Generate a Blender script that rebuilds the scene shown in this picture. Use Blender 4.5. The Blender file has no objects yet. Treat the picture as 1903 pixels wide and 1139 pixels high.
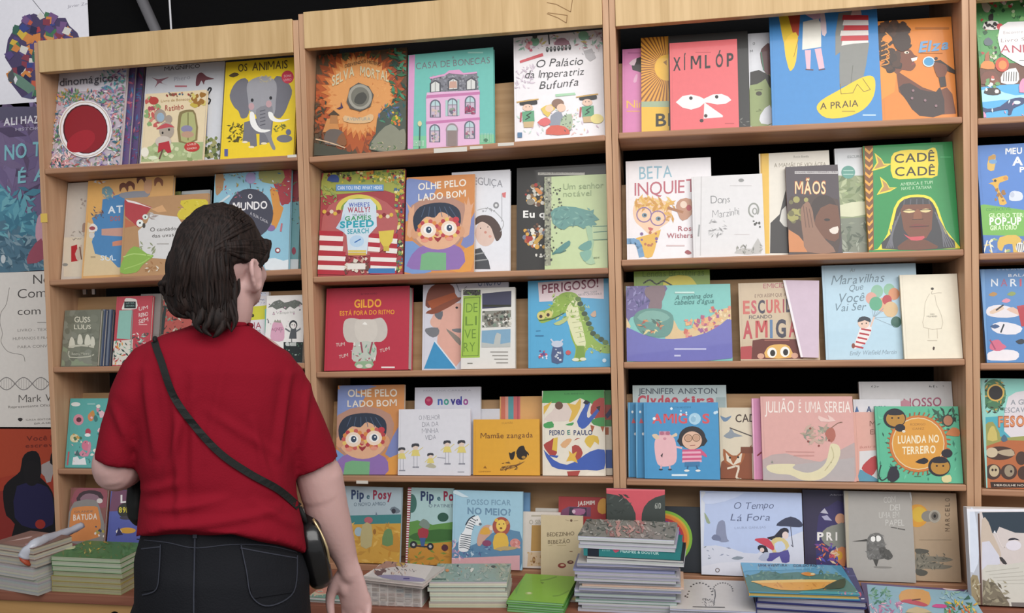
import bpy, bmesh, math, random
from mathutils import Vector, Matrix, noise
C = bpy.context.scene.collection
SC = bpy.context.scene
# ------------------------------------------------------------------ camera
F = 1600.0                      # focal length in pixels of a 1903 x 1139 frame
CAM = Vector((0.0, -2.6, 1.55))
CR = Vector((0.98346176, 0.17903859, -0.02735224))
CU = Vector((0.02131006, 0.03558495, 0.99913943))
CF = Vector((-0.17985784, 0.9831983, -0.03118111))
cam = bpy.data.cameras.new('camera'); cam.sensor_width = 36; cam.lens = 36 * F / 1903
cam.clip_start = .05
cob = bpy.data.objects.new('camera', cam); C.objects.link(cob)
cob.matrix_world = Matrix(((CR.x, CU.x, -CF.x, CAM.x), (CR.y, CU.y, -CF.y, CAM.y), (CR.z, CU.z, -CF.z, CAM.z), (0, 0, 0, 1)))
SC.camera = cob
# ------------------------------------------------------------------ light
SC.view_settings.view_transform = 'Standard'; SC.view_settings.look = 'None'
SC.view_settings.gamma = 1; SC.view_settings.use_curve_mapping = False
SC.view_settings.exposure = 0.0
W = bpy.data.worlds.new('daylight'); SC.world = W; W.use_nodes = True
bg = W.node_tree.nodes['Background']; bg.inputs[0].default_value = (.93, .96, 1, 1); bg.inputs[1].default_value = .53
def area(name, loc, tgt, sx, sy, power, col=(1, 1, 1)):
    l = bpy.data.lights.new(name, 'AREA'); l.shape = 'RECTANGLE'; l.size = sx; l.size_y = sy; l.energy = power; l.color = col
    o = bpy.data.objects.new(name, l); C.objects.link(o); o.location = loc
    o.rotation_euler = (Vector(tgt) - Vector(loc)).to_track_quat('-Z', 'Y').to_euler(); return o
area('ceiling_daylight', (1.1, -2.9, 3.5), (-0.1, 0.1, 1.3), 4.4, 2.4, 148, (1, .985, .96))
# ------------------------------------------------------------------ materials
def lin(h):
    if not isinstance(h, str): return tuple(h)
    h = h.lstrip('#')
    if len(h) == 3: h = ''.join(c * 2 for c in h)
    r = [int(h[i:i + 2], 16) / 255 for i in (0, 2, 4)]
    return tuple(((c + .055) / 1.055) ** 2.4 if c > .04045 else c / 12.92 for c in r) + (1.0,)
def mat(name, col, rough=.6, spec=.4, metal=0, bump=None, sheen=0, coat=0):
    m = bpy.data.materials.new(name); m.use_nodes = True; nt = m.node_tree; b = nt.nodes['Principled BSDF']
    b.inputs['Base Color'].default_value = lin(col); b.inputs['Roughness'].default_value = rough
    b.inputs['Specular IOR Level'].default_value = spec; b.inputs['Metallic'].default_value = metal
    b.inputs['Sheen Weight'].default_value = sheen; b.inputs['Coat Weight'].default_value = coat
    if bump:
        t = nt.nodes.new('ShaderNodeTexNoise'); t.inputs['Scale'].default_value = bump[0]; t.inputs['Detail'].default_value = 6
        tc = nt.nodes.new('ShaderNodeTexCoord'); nt.links.new(tc.outputs['Object'], t.inputs['Vector'])
        bp = nt.nodes.new('ShaderNodeBump'); bp.inputs['Strength'].default_value = bump[1]; bp.inputs['Distance'].default_value = .01
        nt.links.new(t.outputs['Fac'], bp.inputs['Height']); nt.links.new(bp.outputs['Normal'], b.inputs['Normal'])
    return m
def print_mat(name, rough, coat):
    m = mat(name, 'fff', rough, .4, coat=coat); nt = m.node_tree; b = nt.nodes['Principled BSDF']
    a = nt.nodes.new('ShaderNodeAttribute'); a.attribute_name = 'ink'
    t = nt.nodes.new('ShaderNodeTexNoise'); t.inputs['Scale'].default_value = 60; t.inputs['Detail'].default_value = 3
    tc = nt.nodes.new('ShaderNodeTexCoord'); nt.links.new(tc.outputs['Object'], t.inputs['Vector'])
    mp = nt.nodes.new('ShaderNodeMapRange'); mp.inputs['From Min'].default_value = .3; mp.inputs['From Max'].default_value = .7
    mp.inputs['To Min'].default_value = .975; mp.inputs['To Max'].default_value = 1.02; nt.links.new(t.outputs['Fac'], mp.inputs['Value'])
    mx = nt.nodes.new('ShaderNodeMix'); mx.data_type = 'RGBA'; mx.blend_type = 'MULTIPLY'; mx.inputs[0].default_value = 1
    nt.links.new(a.outputs['Color'], mx.inputs[6]); nt.links.new(mp.outputs['Result'], mx.inputs[7])
    nt.links.new(mx.outputs[2], b.inputs['Base Color']); return m
def wood_mat(name, c1, c2, scale, rough=.5):
    m = mat(name, c1, rough, .35); nt = m.node_tree; b = nt.nodes['Principled BSDF']
    tc = nt.nodes.new('ShaderNodeTexCoord'); mp = nt.nodes.new('ShaderNodeMapping'); mp.inputs['Scale'].default_value = scale
    nt.links.new(tc.outputs['Object'], mp.inputs['Vector'])
    t = nt.nodes.new('ShaderNodeTexNoise'); t.inputs['Scale'].default_value = 3; t.inputs['Detail'].default_value = 8; t.inputs['Distortion'].default_value = .6
    nt.links.new(mp.outputs['Vector'], t.inputs['Vector'])
    r = nt.nodes.new('ShaderNodeValToRGB'); r.color_ramp.elements[0].position = .33; r.color_ramp.elements[1].position = .68
    r.color_ramp.elements[0].color = lin(c1); r.color_ramp.elements[1].color = lin(c2)
    nt.links.new(t.outputs['Fac'], r.inputs['Fac']); nt.links.new(r.outputs['Color'], b.inputs['Base Color'])
    bp = nt.nodes.new('ShaderNodeBump'); bp.inputs['Strength'].default_value = .15; bp.inputs['Distance'].default_value = .002
    nt.links.new(t.outputs['Fac'], bp.inputs['Height']); nt.links.new(bp.outputs['Normal'], b.inputs['Normal'])
    return m
M = {
 'print': print_mat('printed_cover', .42, .15), 'printmatt': print_mat('printed_paper', .75, 0),
 'fascia': wood_mat('pale_plywood', 'bd9c6c', 'd3b384', (14, 14, .8)),
 'upright': wood_mat('oak_upright', 'b48a6a', 'c9a180', (12, 12, .8)),
 'shelf': wood_mat('oak_shelf', 'a0745a', 'b88c6c', (.8, 12, 12)),
 'board': wood_mat('oak_backboard', 'b08a60', 'c6a077', (.7, 10, 10)),
 'counter': wood_mat('dark_oak', '7d4a3a', '94604c', (.8, 12, 12)),
 'cpanel': wood_mat('honey_plywood', 'b58a55', 'c79c66', (.8, 8, 8)),
 'cloth': mat('black_cloth', '0b0b0c', .95, .1, bump=(40, .3)),
 'floor': mat('concrete_floor', '77726c', .85, .2, bump=(20, .2)),
}
# ------------------------------------------------------------------ pixels of the photo -> points
ZT = {'A': (0, 0, 3.3386), 'B': (550, 0, 3.1633), 'C': (1130, 0, 2.4618), 'D': (0, 290, 2.7783), 'E': (570, 290, 3.281), 'F': (570, 490, 3.281),
 'G': (570, 690, 3.2254), 'H': (1140, 250, 2.4941), 'I': (1140, 470, 2.4941), 'J': (1140, 690, 2.4941), 'K': (1060, 890, 4.325), 'L': (1463, 890, 4.325),
 'M': (560, 890, 3.5241), 'N': (0, 690, 2.5357), 'O': (160, 370, 1.4808), 'Pz': (1803, 0, 2.37), 'Q': (1803, 480, 2.37), 'R': (0, 0, 2.711),
 'S': (0, 380, 2.589), 'T': (100, 300, 4.953), 'U': (270, 360, 4.069), 'V': (100, 520, 6.329), 'W': (380, 300, 5.175), 'X': (0, 930, 5.448),
 'Y': (560, 960, 6.363), 'AA': (780, 1000, 6.139), 'AB': (1050, 900, 4.764), 'AC': (1340, 1020, 6.343), 'AD': (1600, 930, 5.449), 'AE': (940, 900, 6.33),
 'AF': (440, 520, 8.136), '1': (0, 0, 1.0)}
_z = [0, 0, 1.0]
def Z(k): _z[:] = ZT[k]
def full(p): return (_z[0] + p[0] / _z[2], _z[1] + p[1] / _z[2])
def ray(p):
    x, y = full(p); return CF + CR * ((x - 951.5) / F) - CU * ((y - 569.5) / F)
def on_plane(p, P0, n):
    d = ray(p); t = (P0 - CAM).dot(n) / d.dot(n); return CAM + d * t
def on_y(p, y): return on_plane(p, Vector((0, y, 0)), Vector((0, 1, 0)))
def on_z(p, z): return on_plane(p, Vector((0, 0, z)), Vector((0, 0, 1)))
# ------------------------------------------------------------------ mesh building
class MB:
    def __init__(s): s.v = []; s.f = []; s.c = []
    def face(s, pts, col='fff'):
        i = len(s.v); s.v += [tuple(p) for p in pts]; s.f.append(list(range(i, i + len(pts)))); s.c.append(lin(col)); return s
    def box(s, x0, x1, y0, y1, z0, z1, col='fff'):
        i = len(s.v); s.v += [(x, y, z) for z in (z0, z1) for y in (y0, y1) for x in (x0, x1)]
        for q in ((0, 2, 3, 1), (4, 5, 7, 6), (0, 1, 5, 4), (2, 6, 7, 3), (0, 4, 6, 2), (1, 3, 7, 5)):
            s.f.append([i + k for k in q]); s.c.append(lin(col))
        return s
    def hexa(s, p, col='fff'):      # 8 corners ordered like box
        i = len(s.v); s.v += [tuple(q) for q in p]
        for q in ((0, 2, 3, 1), (4, 5, 7, 6), (0, 1, 5, 4), (2, 6, 7, 3), (0, 4, 6, 2), (1, 3, 7, 5)):
            s.f.append([i + k for k in q]); s.c.append(lin(col))
        return s
    def rings(s, rings, col='fff', cap=True, closed=True):
        i = len(s.v); n = len(rings[0])
        for r in rings: s.v += [tuple(p) for p in r]
        for k in range(len(rings) - 1):
            for j in range(n if closed else n - 1):
                a, b = i + k * n + j, i + k * n + (j + 1) % n
                s.f.append([a, b, b + n, a + n]); s.c.append(lin(col))
        if cap:
            s.f.append([i + j for j in range(n)][::-1]); s.c.append(lin(col))
            s.f.append([i + (len(rings) - 1) * n + j for j in range(n)]); s.c.append(lin(col))
        return s
    def build(s, name, m, parent=None, smooth=False, bevel=0):
        me = bpy.data.meshes.new(name); me.from_pydata(s.v, [], s.f); me.materials.append(m)
        at = me.attributes.new('ink', 'FLOAT_COLOR', 'CORNER')
        buf = []
        for f, c in zip(s.f, s.c): buf += list(c) * len(f)
        at.data.foreach_set('color', buf)
        if smooth: me.polygons.foreach_set('use_smooth', [True] * len(me.polygons))
        me.update()
        o = bpy.data.objects.new(name, me); C.objects.link(o)
        if parent: o.parent = parent
        if bevel:
            b = o.modifiers.new('bevel', 'BEVEL'); b.width = bevel; b.segments = 2; b.limit_method = 'ANGLE'
        return o
def tag(o, label=None, cat=None, group=None, kind=None):
    for k, v in (('label', label), ('category', cat), ('group', group), ('kind', kind)):
        if v: o[k] = v
    return o
def empty(name, mw, label, cat, group=None):
    o = bpy.data.objects.new(name, None); o.empty_display_size = .05; C.objects.link(o); o.matrix_world = mw
    return tag(o, label, cat, group)
def spline(pts, closed=True, n=5):
    out = []; N = len(pts)
    for i in range(N if closed else N - 1):
        g = lambda k: pts[k % N] if closed else pts[max(0, min(N - 1, k))]
        p0, p1, p2, p3 = g(i - 1), g(i), g(i + 1), g(i + 2)
        for j in range(n):
            t = j / n
            out.append(tuple(.5 * (2 * b + (c - a) * t + (2 * a - 5 * b + 4 * c - d) * t * t + (3 * b - a - 3 * c + d) * t ** 3) for a, b, c, d in zip(p0, p1, p2, p3)))
    if not closed: out.append(tuple(pts[-1]))
    return out
# ------------------------------------------------------------------ lettering
_g = {}
def glyph(ch, bold):
    k = (ch, bold)
    if k in _g: return _g[k]
    if ch == 'M':            # own capital M: its valley stops above the baseline
        t = .085 + 2.2 * bold; t = max(t, .05); Hh = .7; Wm = .78; q = t * .62
        v = [(0, 0), (t, 0), (t, Hh), (0, Hh), (Wm - t, 0), (Wm, 0), (Wm, Hh), (Wm - t, Hh), (t * .3, Hh), (t * .9 + q, Hh), (Wm / 2 + q * .7, .22), (Wm / 2 - q * .7, .22), (Wm - t * .9 - q, Hh), (Wm - t * .3, Hh)]
        _g[k] = (v, [[0, 1, 2, 3], [4, 5, 6, 7], [8, 9, 10, 11], [12, 13, 10, 11]], Wm); return _g[k]
    cu = bpy.data.curves.new('g', 'FONT'); cu.body = ch; cu.size = 1; cu.offset = bold; cu.resolution_u = 3
    ob = bpy.data.objects.new('g', cu); me = bpy.data.meshes.new_from_object(ob)
    v = [(p.co.x, p.co.y) for p in me.vertices]; f = [list(p.vertices) for p in me.polygons]
    bpy.data.objects.remove(ob); bpy.data.curves.remove(cu); bpy.data.meshes.remove(me)
    if v:
        x0 = min(p[0] for p in v); x1 = max(p[0] for p in v); v = [(p[0] - x0, p[1]) for p in v]; w = x1 - x0
    else: w = .22
    _g[k] = (v, f, w); return _g[k]
def lettering(txt, bold=0.0, jit=0.0, gap=.09, seed=1):
    rnd = random.Random(seed + len(txt)); x = 0; polys = []; H = max(p[1] for p in glyph('H', 0)[0])
    for ch in txt:
        if ch == ' ': x += .3; continue
        v, f, w = glyph(ch, bold); a = rnd.uniform(-jit, jit) * .5; dy = rnd.uniform(-jit, jit) * .25; s = 1 + rnd.uniform(-jit, jit) * .4
        ca, sa = math.cos(a), math.sin(a)
        q = [(x + ((p[0] - w / 2) * ca - (p[1] - .35) * sa) * s + w / 2, .35 + dy + ((p[0] - w / 2) * sa + (p[1] - .35) * ca) * s) for p in v]
        polys += [[q[i] for i in ff] for ff in f]
        x += w + gap
    Wd = max(x - gap, 1e-3)
    return [[(p[0] / Wd, p[1] / H) for p in q] for q in polys]
def clip(poly, w, h):
    for ax, lim, sg in ((0, 0, 1), (0, w, -1), (1, 0, 1), (1, h, -1)):
        out = []
        for i in range(len(poly)):
            a, b = poly[i - 1], poly[i]; da, db = (a[ax] - lim) * sg, (b[ax] - lim) * sg
            if (da >= 0) != (db >= 0):
                t = da / (da - db); out.append((a[0] + (b[0] - a[0]) * t, a[1] + (b[1] - a[1]) * t))
            if db >= 0: out.append(b)
        poly = out
        if len(poly) < 3: return None
    return poly
class Art:
    """printed design in the (x, z) plane of a sheet; px() maps photo-zoom coordinates to sheet coordinates"""
    def __init__(s, w, h, to2d, mb, y0=-.0002, top=None): s.w, s.h, s.q, s.mb, s.y, s.top = w, h, to2d, mb, y0, top
    def add(s, pts, c, step=True, raw=False):
        p = clip([s.q(a) for a in pts] if not raw else pts, s.w, s.h)
        if p: s.mb.face([(a[0], s.y, a[1]) if s.top is None else (a[0], a[1], s.top - s.y) for a in p], c)
        if step: s.y -= 9e-6
    def P(s, xy, c, sm=0):
        pts = [(xy[i], xy[i + 1]) for i in range(0, len(xy), 2)]
        s.add(spline(pts, True, sm) if sm else pts, c); return s
    def R(s, x0, y0, x1, y1, c): s.add([(x0, y0), (x1, y0), (x1, y1), (x0, y1)], c); return s
    def E(s, cx, cy, rx, ry, c, rot=0, n=24):
        r = math.radians(rot); ca, sa = math.cos(r), math.sin(r)
        s.add([(cx + rx * math.cos(t) * ca - ry * math.sin(t) * sa, cy + rx * math.cos(t) * sa + ry * math.sin(t) * ca) for t in [2 * math.pi * k / n for k in range(n)]], c); return s
    def L(s, xy, w, c, sm=0):
        pts = [(xy[i], xy[i + 1]) for i in range(0, len(xy), 2)]
        if sm: pts = spline(pts, False, sm)
        for a, b in zip(pts, pts[1:]):
            dx, dy = b[0] - a[0], b[1] - a[1]; l = math.hypot(dx, dy) or 1; ux, uy = dx / l * w / 2, dy / l * w / 2; e = .6
            s.add([(a[0] - uy - ux * e, a[1] + ux - uy * e), (a[0] + uy - ux * e, a[1] - ux - uy * e), (b[0] + uy + ux * e, b[1] - ux + uy * e), (b[0] - uy + ux * e, b[1] + ux + uy * e)], c, False)
            s.y -= 2e-7
        s.y -= 9e-6; return s
    def T(s, txt, x0, y0, x1, y1, h, c, bold=.012, jit=0, seed=1, sh=0):
        """baseline from (x0,y0) to (x1,y1), capital height h, all in zoom px; bold is a stroke offset"""
        for q in lettering(txt, bold, jit, .09, seed):
            s.add([(x0 + (x1 - x0) * p[0] + sh * h * p[1], y0 + (y1 - y0) * p[0] - h * p[1]) for p in q], c, False)
        s.y -= 9e-6; return s
    def S(s, x0, y0, x1, y1, n, a, b, cols, kind='blob', seed=3, ell=0, hole=None):
        rnd = random.Random(seed); k = 0
        while k < n:
            x, y = rnd.uniform(x0, x1), rnd.uniform(y0, y1)
            u, v = (x - (x0 + x1) / 2) / ((x1 - x0) / 2), (y - (y0 + y1) / 2) / ((y1 - y0) / 2)
            k += 1
            if ell and u * u + v * v > 1: continue
            if hole and ((x - hole[0]) / hole[2]) ** 2 + ((y - hole[1]) / hole[3]) ** 2 < 1: continue
            r = rnd.uniform(a, b); t0 = rnd.uniform(0, 6.28); c = rnd.choice(cols)
            if kind == 'leaf':
                dx, dy = math.cos(t0), math.sin(t0)
                s.add([(x - dx * r, y - dy * r), (x - dy * r * .32, y + dx * r * .32), (x + dx * r, y + dy * r), (x + dy * r * .32, y - dx * r * .32)], c)
            elif kind == 'dot': s.E(x, y, r, r, c, n=10)
            elif kind == 'shard':
                s.add([(x + math.cos(t0 + q) * r * rnd.uniform(.6, 1.1), y + math.sin(t0 + q) * r * rnd.uniform(.6, 1.1)) for q in (0, 1.6, 3, 4.7)], c)
            else:
                m = 7; s.add(spline([(x + math.cos(t0 + q * 6.2832 / m) * r * rnd.uniform(.5, 1.15), y + math.sin(t0 + q * 6.2832 / m) * r * rnd.uniform(.5, 1.15)) for q in range(m)], True, 2), c)
        return s
    def burst(s, cx, cy, rx, ry, n, amp, c, seed=1):
        rnd = random.Random(seed); s.add([(cx + rx * (1 + (amp if k % 2 else -amp) * rnd.uniform(.4, 1)) * math.cos(6.2832 * k / n), cy + ry * (1 + (amp if k % 2 else -amp) * rnd.uniform(.4, 1)) * math.sin(6.2832 * k / n)) for k in range(n)], c); return s
    def ring(s, cx, cy, rx, ry, w, c, a0=0, a1=360, n=28):
        q = [math.radians(a0 + (a1 - a0) * k / n) for k in range(n + 1)]
        for a, b in zip(q, q[1:]):
            s.add([(cx + rx * math.cos(a), cy + ry * math.sin(a)), (cx + rx * math.cos(b), cy + ry * math.sin(b)),
                   (cx + (rx - w) * math.cos(b), cy + (ry - w) * math.sin(b)), (cx + (rx - w) * math.cos(a), cy + (ry - w) * math.sin(a))], c, False)
        s.y -= 9e-6; return s
# ------------------------------------------------------------------ the setting
def struct(name, mb, m): return tag(mb.build(name, m), kind='structure')
struct('floor', MB().box(-7, 7, -6, 2, -.05, 0), M['floor'])
struct('wall_back', MB().box(-7, 7, .42, .46, 0, 4.2), M['cloth'])
# ------------------------------------------------------------------ bookcases
XS = [-2.0922, -1.141, -.1591, .8335, 1.826]         # seams between the four units
TH = .0195
SHP = {  # photo pixels of the two ends of each shelf's front edge
 (1, 1): ((82, 313), (549.6, 287.5)), (1, 2): ((91.8, 520), (560, 499)), (1, 3): ((98, 682), (575, 674)), (1, 4): ((106.5, 871), (600, 877)),
 (2, 1): ((575.3, 291), (1123.8, 250)), (2, 2): ((582, 514), (1131, 497)), (2, 3): ((587, 691), (1135.4, 682)), (2, 4): ((612, 884), (1139, 887)),
 (3, 1): ((1150, 246), (1788, 216)), (3, 2): ((1158, 482.5), (1789.6, 462.5)), (3, 3): ((1162, 672.5), (1789.6, 666.5)), (3, 4): ((1166, 890.5), (1789.6, 900.5)),
 (4, 1): ((1820.5, 219), (1903, 214.5)), (4, 2): ((1821.6, 470.5), (1903, 468)), (4, 3): ((1823.6, 674.5), (1903, 674)), (4, 4): ((1823.6, 908.5), (1903, 911))}
Z('1'); SH = {}
for k, (a, b) in SHP.items():
    A, B_ = on_y(a, 0), on_y(b, 0); SH[k] = ((A.x, A.z), (B_.x, B_.z))
for u in (1, 2, 3, 4): SH[(u, 5)] = ((XS[u - 1], .655), (XS[u], .648))
COUNTER_Z = .632
def shz(u, r, x):
    (xa, za), (xb, zb) = SH[(u, r)]; return za + (zb - za) * (x - xa) / (xb - xa)
SLOPE = math.tan(math.radians(7.5)); LEAN = math.radians(10.5)
ULAB = ['oak bookcase at the far left, behind the woman', 'oak bookcase with a carved notch mark on its pale top board, second from the left',
        'oak bookcase second from the right, with the coral and blue books on its top shelf', 'oak bookcase at the far right, mostly cut off by the picture edge']
FB = [(.741, .847), (.7501, .8471 + .018), (.7419, .865), (.735, .86)]
for u in (1, 2, 3, 4):
    x0, x1 = XS[u - 1], XS[u]
    bc = empty('bookcase', Matrix.Translation((x0, 0, 0)), ULAB[u - 1], 'bookcase', 'row of open oak bookcases')
    top = 1.55 + FB[u - 1][1] - .004
    for xa in (x0, x1 - TH):
        MB().box(xa - x0 + .0006, xa - x0 + TH - .0006, 0, .3, 0, top).build('side_panel', M['upright'], bc, bevel=.0015)
    fz0, fz1 = 1.55 + FB[u - 1][0], 1.55 + FB[u - 1][1]
    fb = MB().box(TH, x1 - x0 - TH, -.004, .028, fz0, fz1)
    fo = fb.build('header_board', M['fascia'], bc, bevel=.0015)
    MB().box(TH, x1 - x0 - TH, .029, .3, fz1 - .03, fz1 - .012).build('top_panel', M['shelf'], bc)
    for r in (1, 2, 3, 4):
        za, zb = shz(u, r, x0 + TH), shz(u, r, x1 - TH); t = .019; d = .135
        p = [(TH, 0, za - t), (x1 - x0 - TH, 0, zb - t), (TH, d, za - t - d * SLOPE), (x1 - x0 - TH, d, zb - t - d * SLOPE),
             (TH, 0, za), (x1 - x0 - TH, 0, zb), (TH, d, za - d * SLOPE), (x1 - x0 - TH, d, zb - d * SLOPE)]
        MB().hexa(p).build('shelf', M['shelf'], bc, bevel=.004)
        yb, h, bt = .098, .235, .012; zA, zB = za - yb * SLOPE, zb - yb * SLOPE
        h = {1: .25, 2: .228, 3: .255, 4: .25}[u] + (.008 if r == 4 and u < 3 else 0)
        dy, dz = h * math.sin(LEAN), h * math.cos(LEAN); X = x1 - x0 - TH
        p = [(TH, yb, zA), (X, yb, zB), (TH, yb + bt, zA), (X, yb + bt, zB), (TH, yb + dy, zA + dz), (X, yb + dy, zB + dz), (TH, yb + dy + bt, zA + dz), (X, yb + dy + bt, zB + dz)]
        MB().hexa(p).build('back_board', M['board'], bc)
    # lowest display shelf and its tall back board
    MB().box(TH, x1 - x0 - TH, 0, .2, .63, .65).build('shelf', M['shelf'], bc, bevel=.002)
    zb_ = .65; dy, dz = .34 * math.sin(LEAN), .34 * math.cos(LEAN); yb, bt, X = .1, .012, x1 - x0 - TH
    p = [(TH, yb, zb_), (X, yb, zb_), (TH, yb + bt, zb_), (X, yb + bt, zb_), (TH, yb + dy, zb_ + dz), (X, yb + dy, zb_ + dz), (TH, yb + dy + bt, zb_ + dz), (X, yb + dy + bt, zb_ + dz)]
    MB().hexa(p).build('back_board', M['board'], bc)
    if u == 2:   # the drawn arrow-like notch on the header
        Z('B'); g = MB(); yy = -.0045
        for pl in ([1475, 15, 1530, 25, 1615, 70, 1625, 0], [1475, 80, 1540, 105, 1590, 135, 1595, 90, 1480, 75]):
            for k in range(0, len(pl) - 2, 2):
                a = on_y((pl[k], pl[k + 1]), yy); b = on_y((pl[k + 2], pl[k + 3]), yy); d = (b - a).normalized(); nrm = Vector((-d.z, 0, d.x)) * .0011
                g.face([(q.x - x0, yy, q.z) for q in (a - nrm, b - nrm, b + nrm, a + nrm)], '8c6a44')
        g.build('carved_mark', M['printmatt'], bc)
# ------------------------------------------------------------------ display counter in front of the bookcases
dc = empty('display_counter', Matrix.Translation((-2.3, -.30, 0)), 'low wooden counter under the stacks of books, honey plywood front with a dark oak top', 'counter')
MB().box(0, 4.15, 0, .298, COUNTER_Z - .028, COUNTER_Z).build('counter_top', M['counter'], dc, bevel=.002)
for k in range(4):
    a = 4.15 / 4
    MB().box(k * a + .004, (k + 1) * a - .004, .012, .03, .06, COUNTER_Z - .029).build('front_panel', M['cpanel'], dc)
MB().box(0, 4.15, .03, .29, 0, .058).build('plinth', M['counter'], dc)
Z('1'); hp = on_y((213, 1146), -.29)
hm = MB(); hm.rings([[(hp.x + 2.3 + .016 * math.cos(t), .0105 + dy, hp.z + .016 * math.sin(t)) for t in [6.2832 * j / 20 for j in range(20)]] for dy in (0, .003)], '050505')
hm.build('finger_hole_shade_disc', M['cloth'], dc)  # black disc paints the shade inside a finger hole, no opening is cut
# ------------------------------------------------------------------ books standing on the shelves
DEPTH = [.030, .050, .069, .083]        # where the front face of a book stands, by layer
def make_book(root, w, h, th, col, art, kind='hard', spine=None, pages='e9e3d6', name='cover', strip=None):
    """cover boards with the printed design, page block; local x right, y into the shelf, z up"""
    sp = spine or col; b = .0022 if kind == 'hard' else .0007; lip = .003 if kind == 'hard' else .0004
    mb = MB()
    mb.box(0, w, 0, b, 0, h, col); mb.box(0, w, th - b, th, 0, h, col); mb.box(0, b, b, th - b, 0, h, sp)
    return mb, (b, lip)
class Book:
    def __init__(s, label, TL, TR, row, L=0, col='fff', th=.013, kind='hard', BL=None, BR=None, spine=None, pages='e6e0d2', y=None, zs=None, roll=0, group=None, lean=None, name='picture_book', mat_='print'):
        u, r = row; yb = DEPTH[L] if y is None else y; al = LEAN if lean is None else math.radians(lean)
        up = Vector((0, math.sin(al), math.cos(al))); n = Vector((0, math.cos(al), -math.sin(al)))
        (xa, za), (xb, zb) = SH[row]; sl = Vector((xb - xa, 0, zb - za)).normalized()
        if roll:
            R = Matrix.Rotation(math.radians(roll), 3, n); 
        xr = (sl - n * sl.dot(n)).normalized(); 
        if roll: xr = R @ xr
        upv = n.cross(xr) * -1
        if upv.z < 0: upv = -upv
        z_at = (lambda x: shz(u, r, x) - max(0, yb) * SLOPE) if zs is None else (lambda x: zs)
        if r == 5 and zs is None: z_at = lambda x: .65
        P0 = Vector((0, yb, z_at((xa + xb) / 2)))
        tl, tr = on_plane(TL, P0, n), on_plane(TR, P0, n)
        O = tl
        uv = lambda q: ((q - O).dot(xr), (q - O).dot(upv))
        us = [uv(tl)[0]] + ([uv(on_plane(BL, P0, n))[0]] if BL else []); u0 = sum(us) / len(us)
        us = [uv(tr)[0]] + ([uv(on_plane(BR, P0, n))[0]] if BR else []); u1 = sum(us) / len(us)
        v1 = (uv(tl)[1] + uv(tr)[1]) / 2
        if yb > -.02:        # keep the book between the two uprights of its bookcase
            u0 = max(u0, (XS[u - 1] + TH + .001 - O.x) / xr.x); u1 = min(u1, (XS[u] - TH - .001 - O.x) / xr.x)
        # drop the bottom edge onto the shelf
        bots = []
        for uu in (u0, u1):
            q = O + xr * uu + upv * v1; x = q.x
            # march down the sheet until the shelf surface is met
            v = v1
            for _ in range(6):
                q = O + xr * uu + upv * v; v -= (q.z - z_at(q.x)) / upv.z
            bots.append(v)
        v0 = max(bots) + .0008 + th * max(0, math.sin(al) - (SLOPE if (zs is None and r != 5) else 0) * math.cos(al))
        if 1 < r < 5 and zs is None:      # clear of the sloping underside of the shelf above
            x_ = (O + xr * ((u0 + u1) / 2)).x; zt = min(shz(u, r - 1, (O + xr * u0).x), shz(u, r - 1, (O + xr * u1).x)) - .0205 - (yb + (v1 - v0) * math.sin(al) + th * .98) * SLOPE
            v1 = min(v1, v0 + (zt - (O + xr * u0 + upv * v0).z - .001) / upv.z)
        s.w, s.h, s.th = u1 - u0, v1 - v0, th
        org = O + xr * u0 + upv * v0; org = org
        mw = Matrix(((xr.x, n.x, upv.x, org.x), (xr.y, n.y, upv.y, org.y), (xr.z, n.z, upv.z, org.z), (0, 0, 0, 1)))
        s.root = empty(name, mw, label, 'book', group or 'books standing on the shelves')
        b = .0022 if kind == 'hard' else .0007; lip = .003 if kind == 'hard' else .0005
        mb = MB(); w, h = s.w, s.h; sp = spine or col
        mb.box(0, w, 0, b, 0, h, col).box(0, w, th - b, th, 0, h, col).box(0, b, b, th - b, 0, h, sp)
        pg = MB().box(b, w - lip, b, th - b, lip, h - lip, pages)
        pg.build('page_block', M['printmatt'], s.root)
        q2 = lambda a: (lambda t: (t[0] - u0, t[1] - v0))(uv(on_plane(a, P0, n)))
        s.art = Art(w, h, q2, mb); s.mb = mb; s.m = mat_
        if kind == 'hard': s.art.add([(0.0065, 0), (.0072, 0), (.0072, h), (.0065, h)], tuple(c * .8 for c in lin(col)[:3]) + (1,), raw=True)
        BOOKS.append(s)
    def done(s): s.mb.build('cover', M[s.m], s.root, bevel=0)
BOOKS = []
def B(*a, **k): return Book(*a, **k).art
# ================================================================== first bookcase
JUN = ['7fa77a', 'c9a0b8', '8fb4c9', 'd9a077', '6b8f9a', '9a86b5', 'cfc7d6', '5f8466', 'd98f95', 'e0d2c0']
Z('A')
for i, (l, dx) in enumerate((('third copy of the dinosaur foliage book, only its purple right edge showing', 105), ('second copy of the dinosaur foliage book, its edge showing right of the front copy', 52))):
    a = B(l, (325 + dx, 440), (785 + dx, 412), (1, 1), 2 - i, '6d5a86', BL=(278 + dx, 1042), BR=(748 + dx, 1005), spine='5d6f8a', group='copies of the dinosaur foliage book')
    a.S(640 + dx, 420, 800 + dx, 1005, 120, 9, 26, ['9b4a6a', '5a7fae', '7b5a9a', '456a70', 'c9778a', '4f6fa0', '8a4f74'], 'leaf', 5 + i)
a = B('white picture book with pastel foliage around a big dark red shiny disc', (325, 440), (785, 412), (1, 1), 0, 'c4b6c0', BL=(278, 1042), BR=(748, 1005), spine='b9a9bd', group='copies of the dinosaur foliage book')
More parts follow.
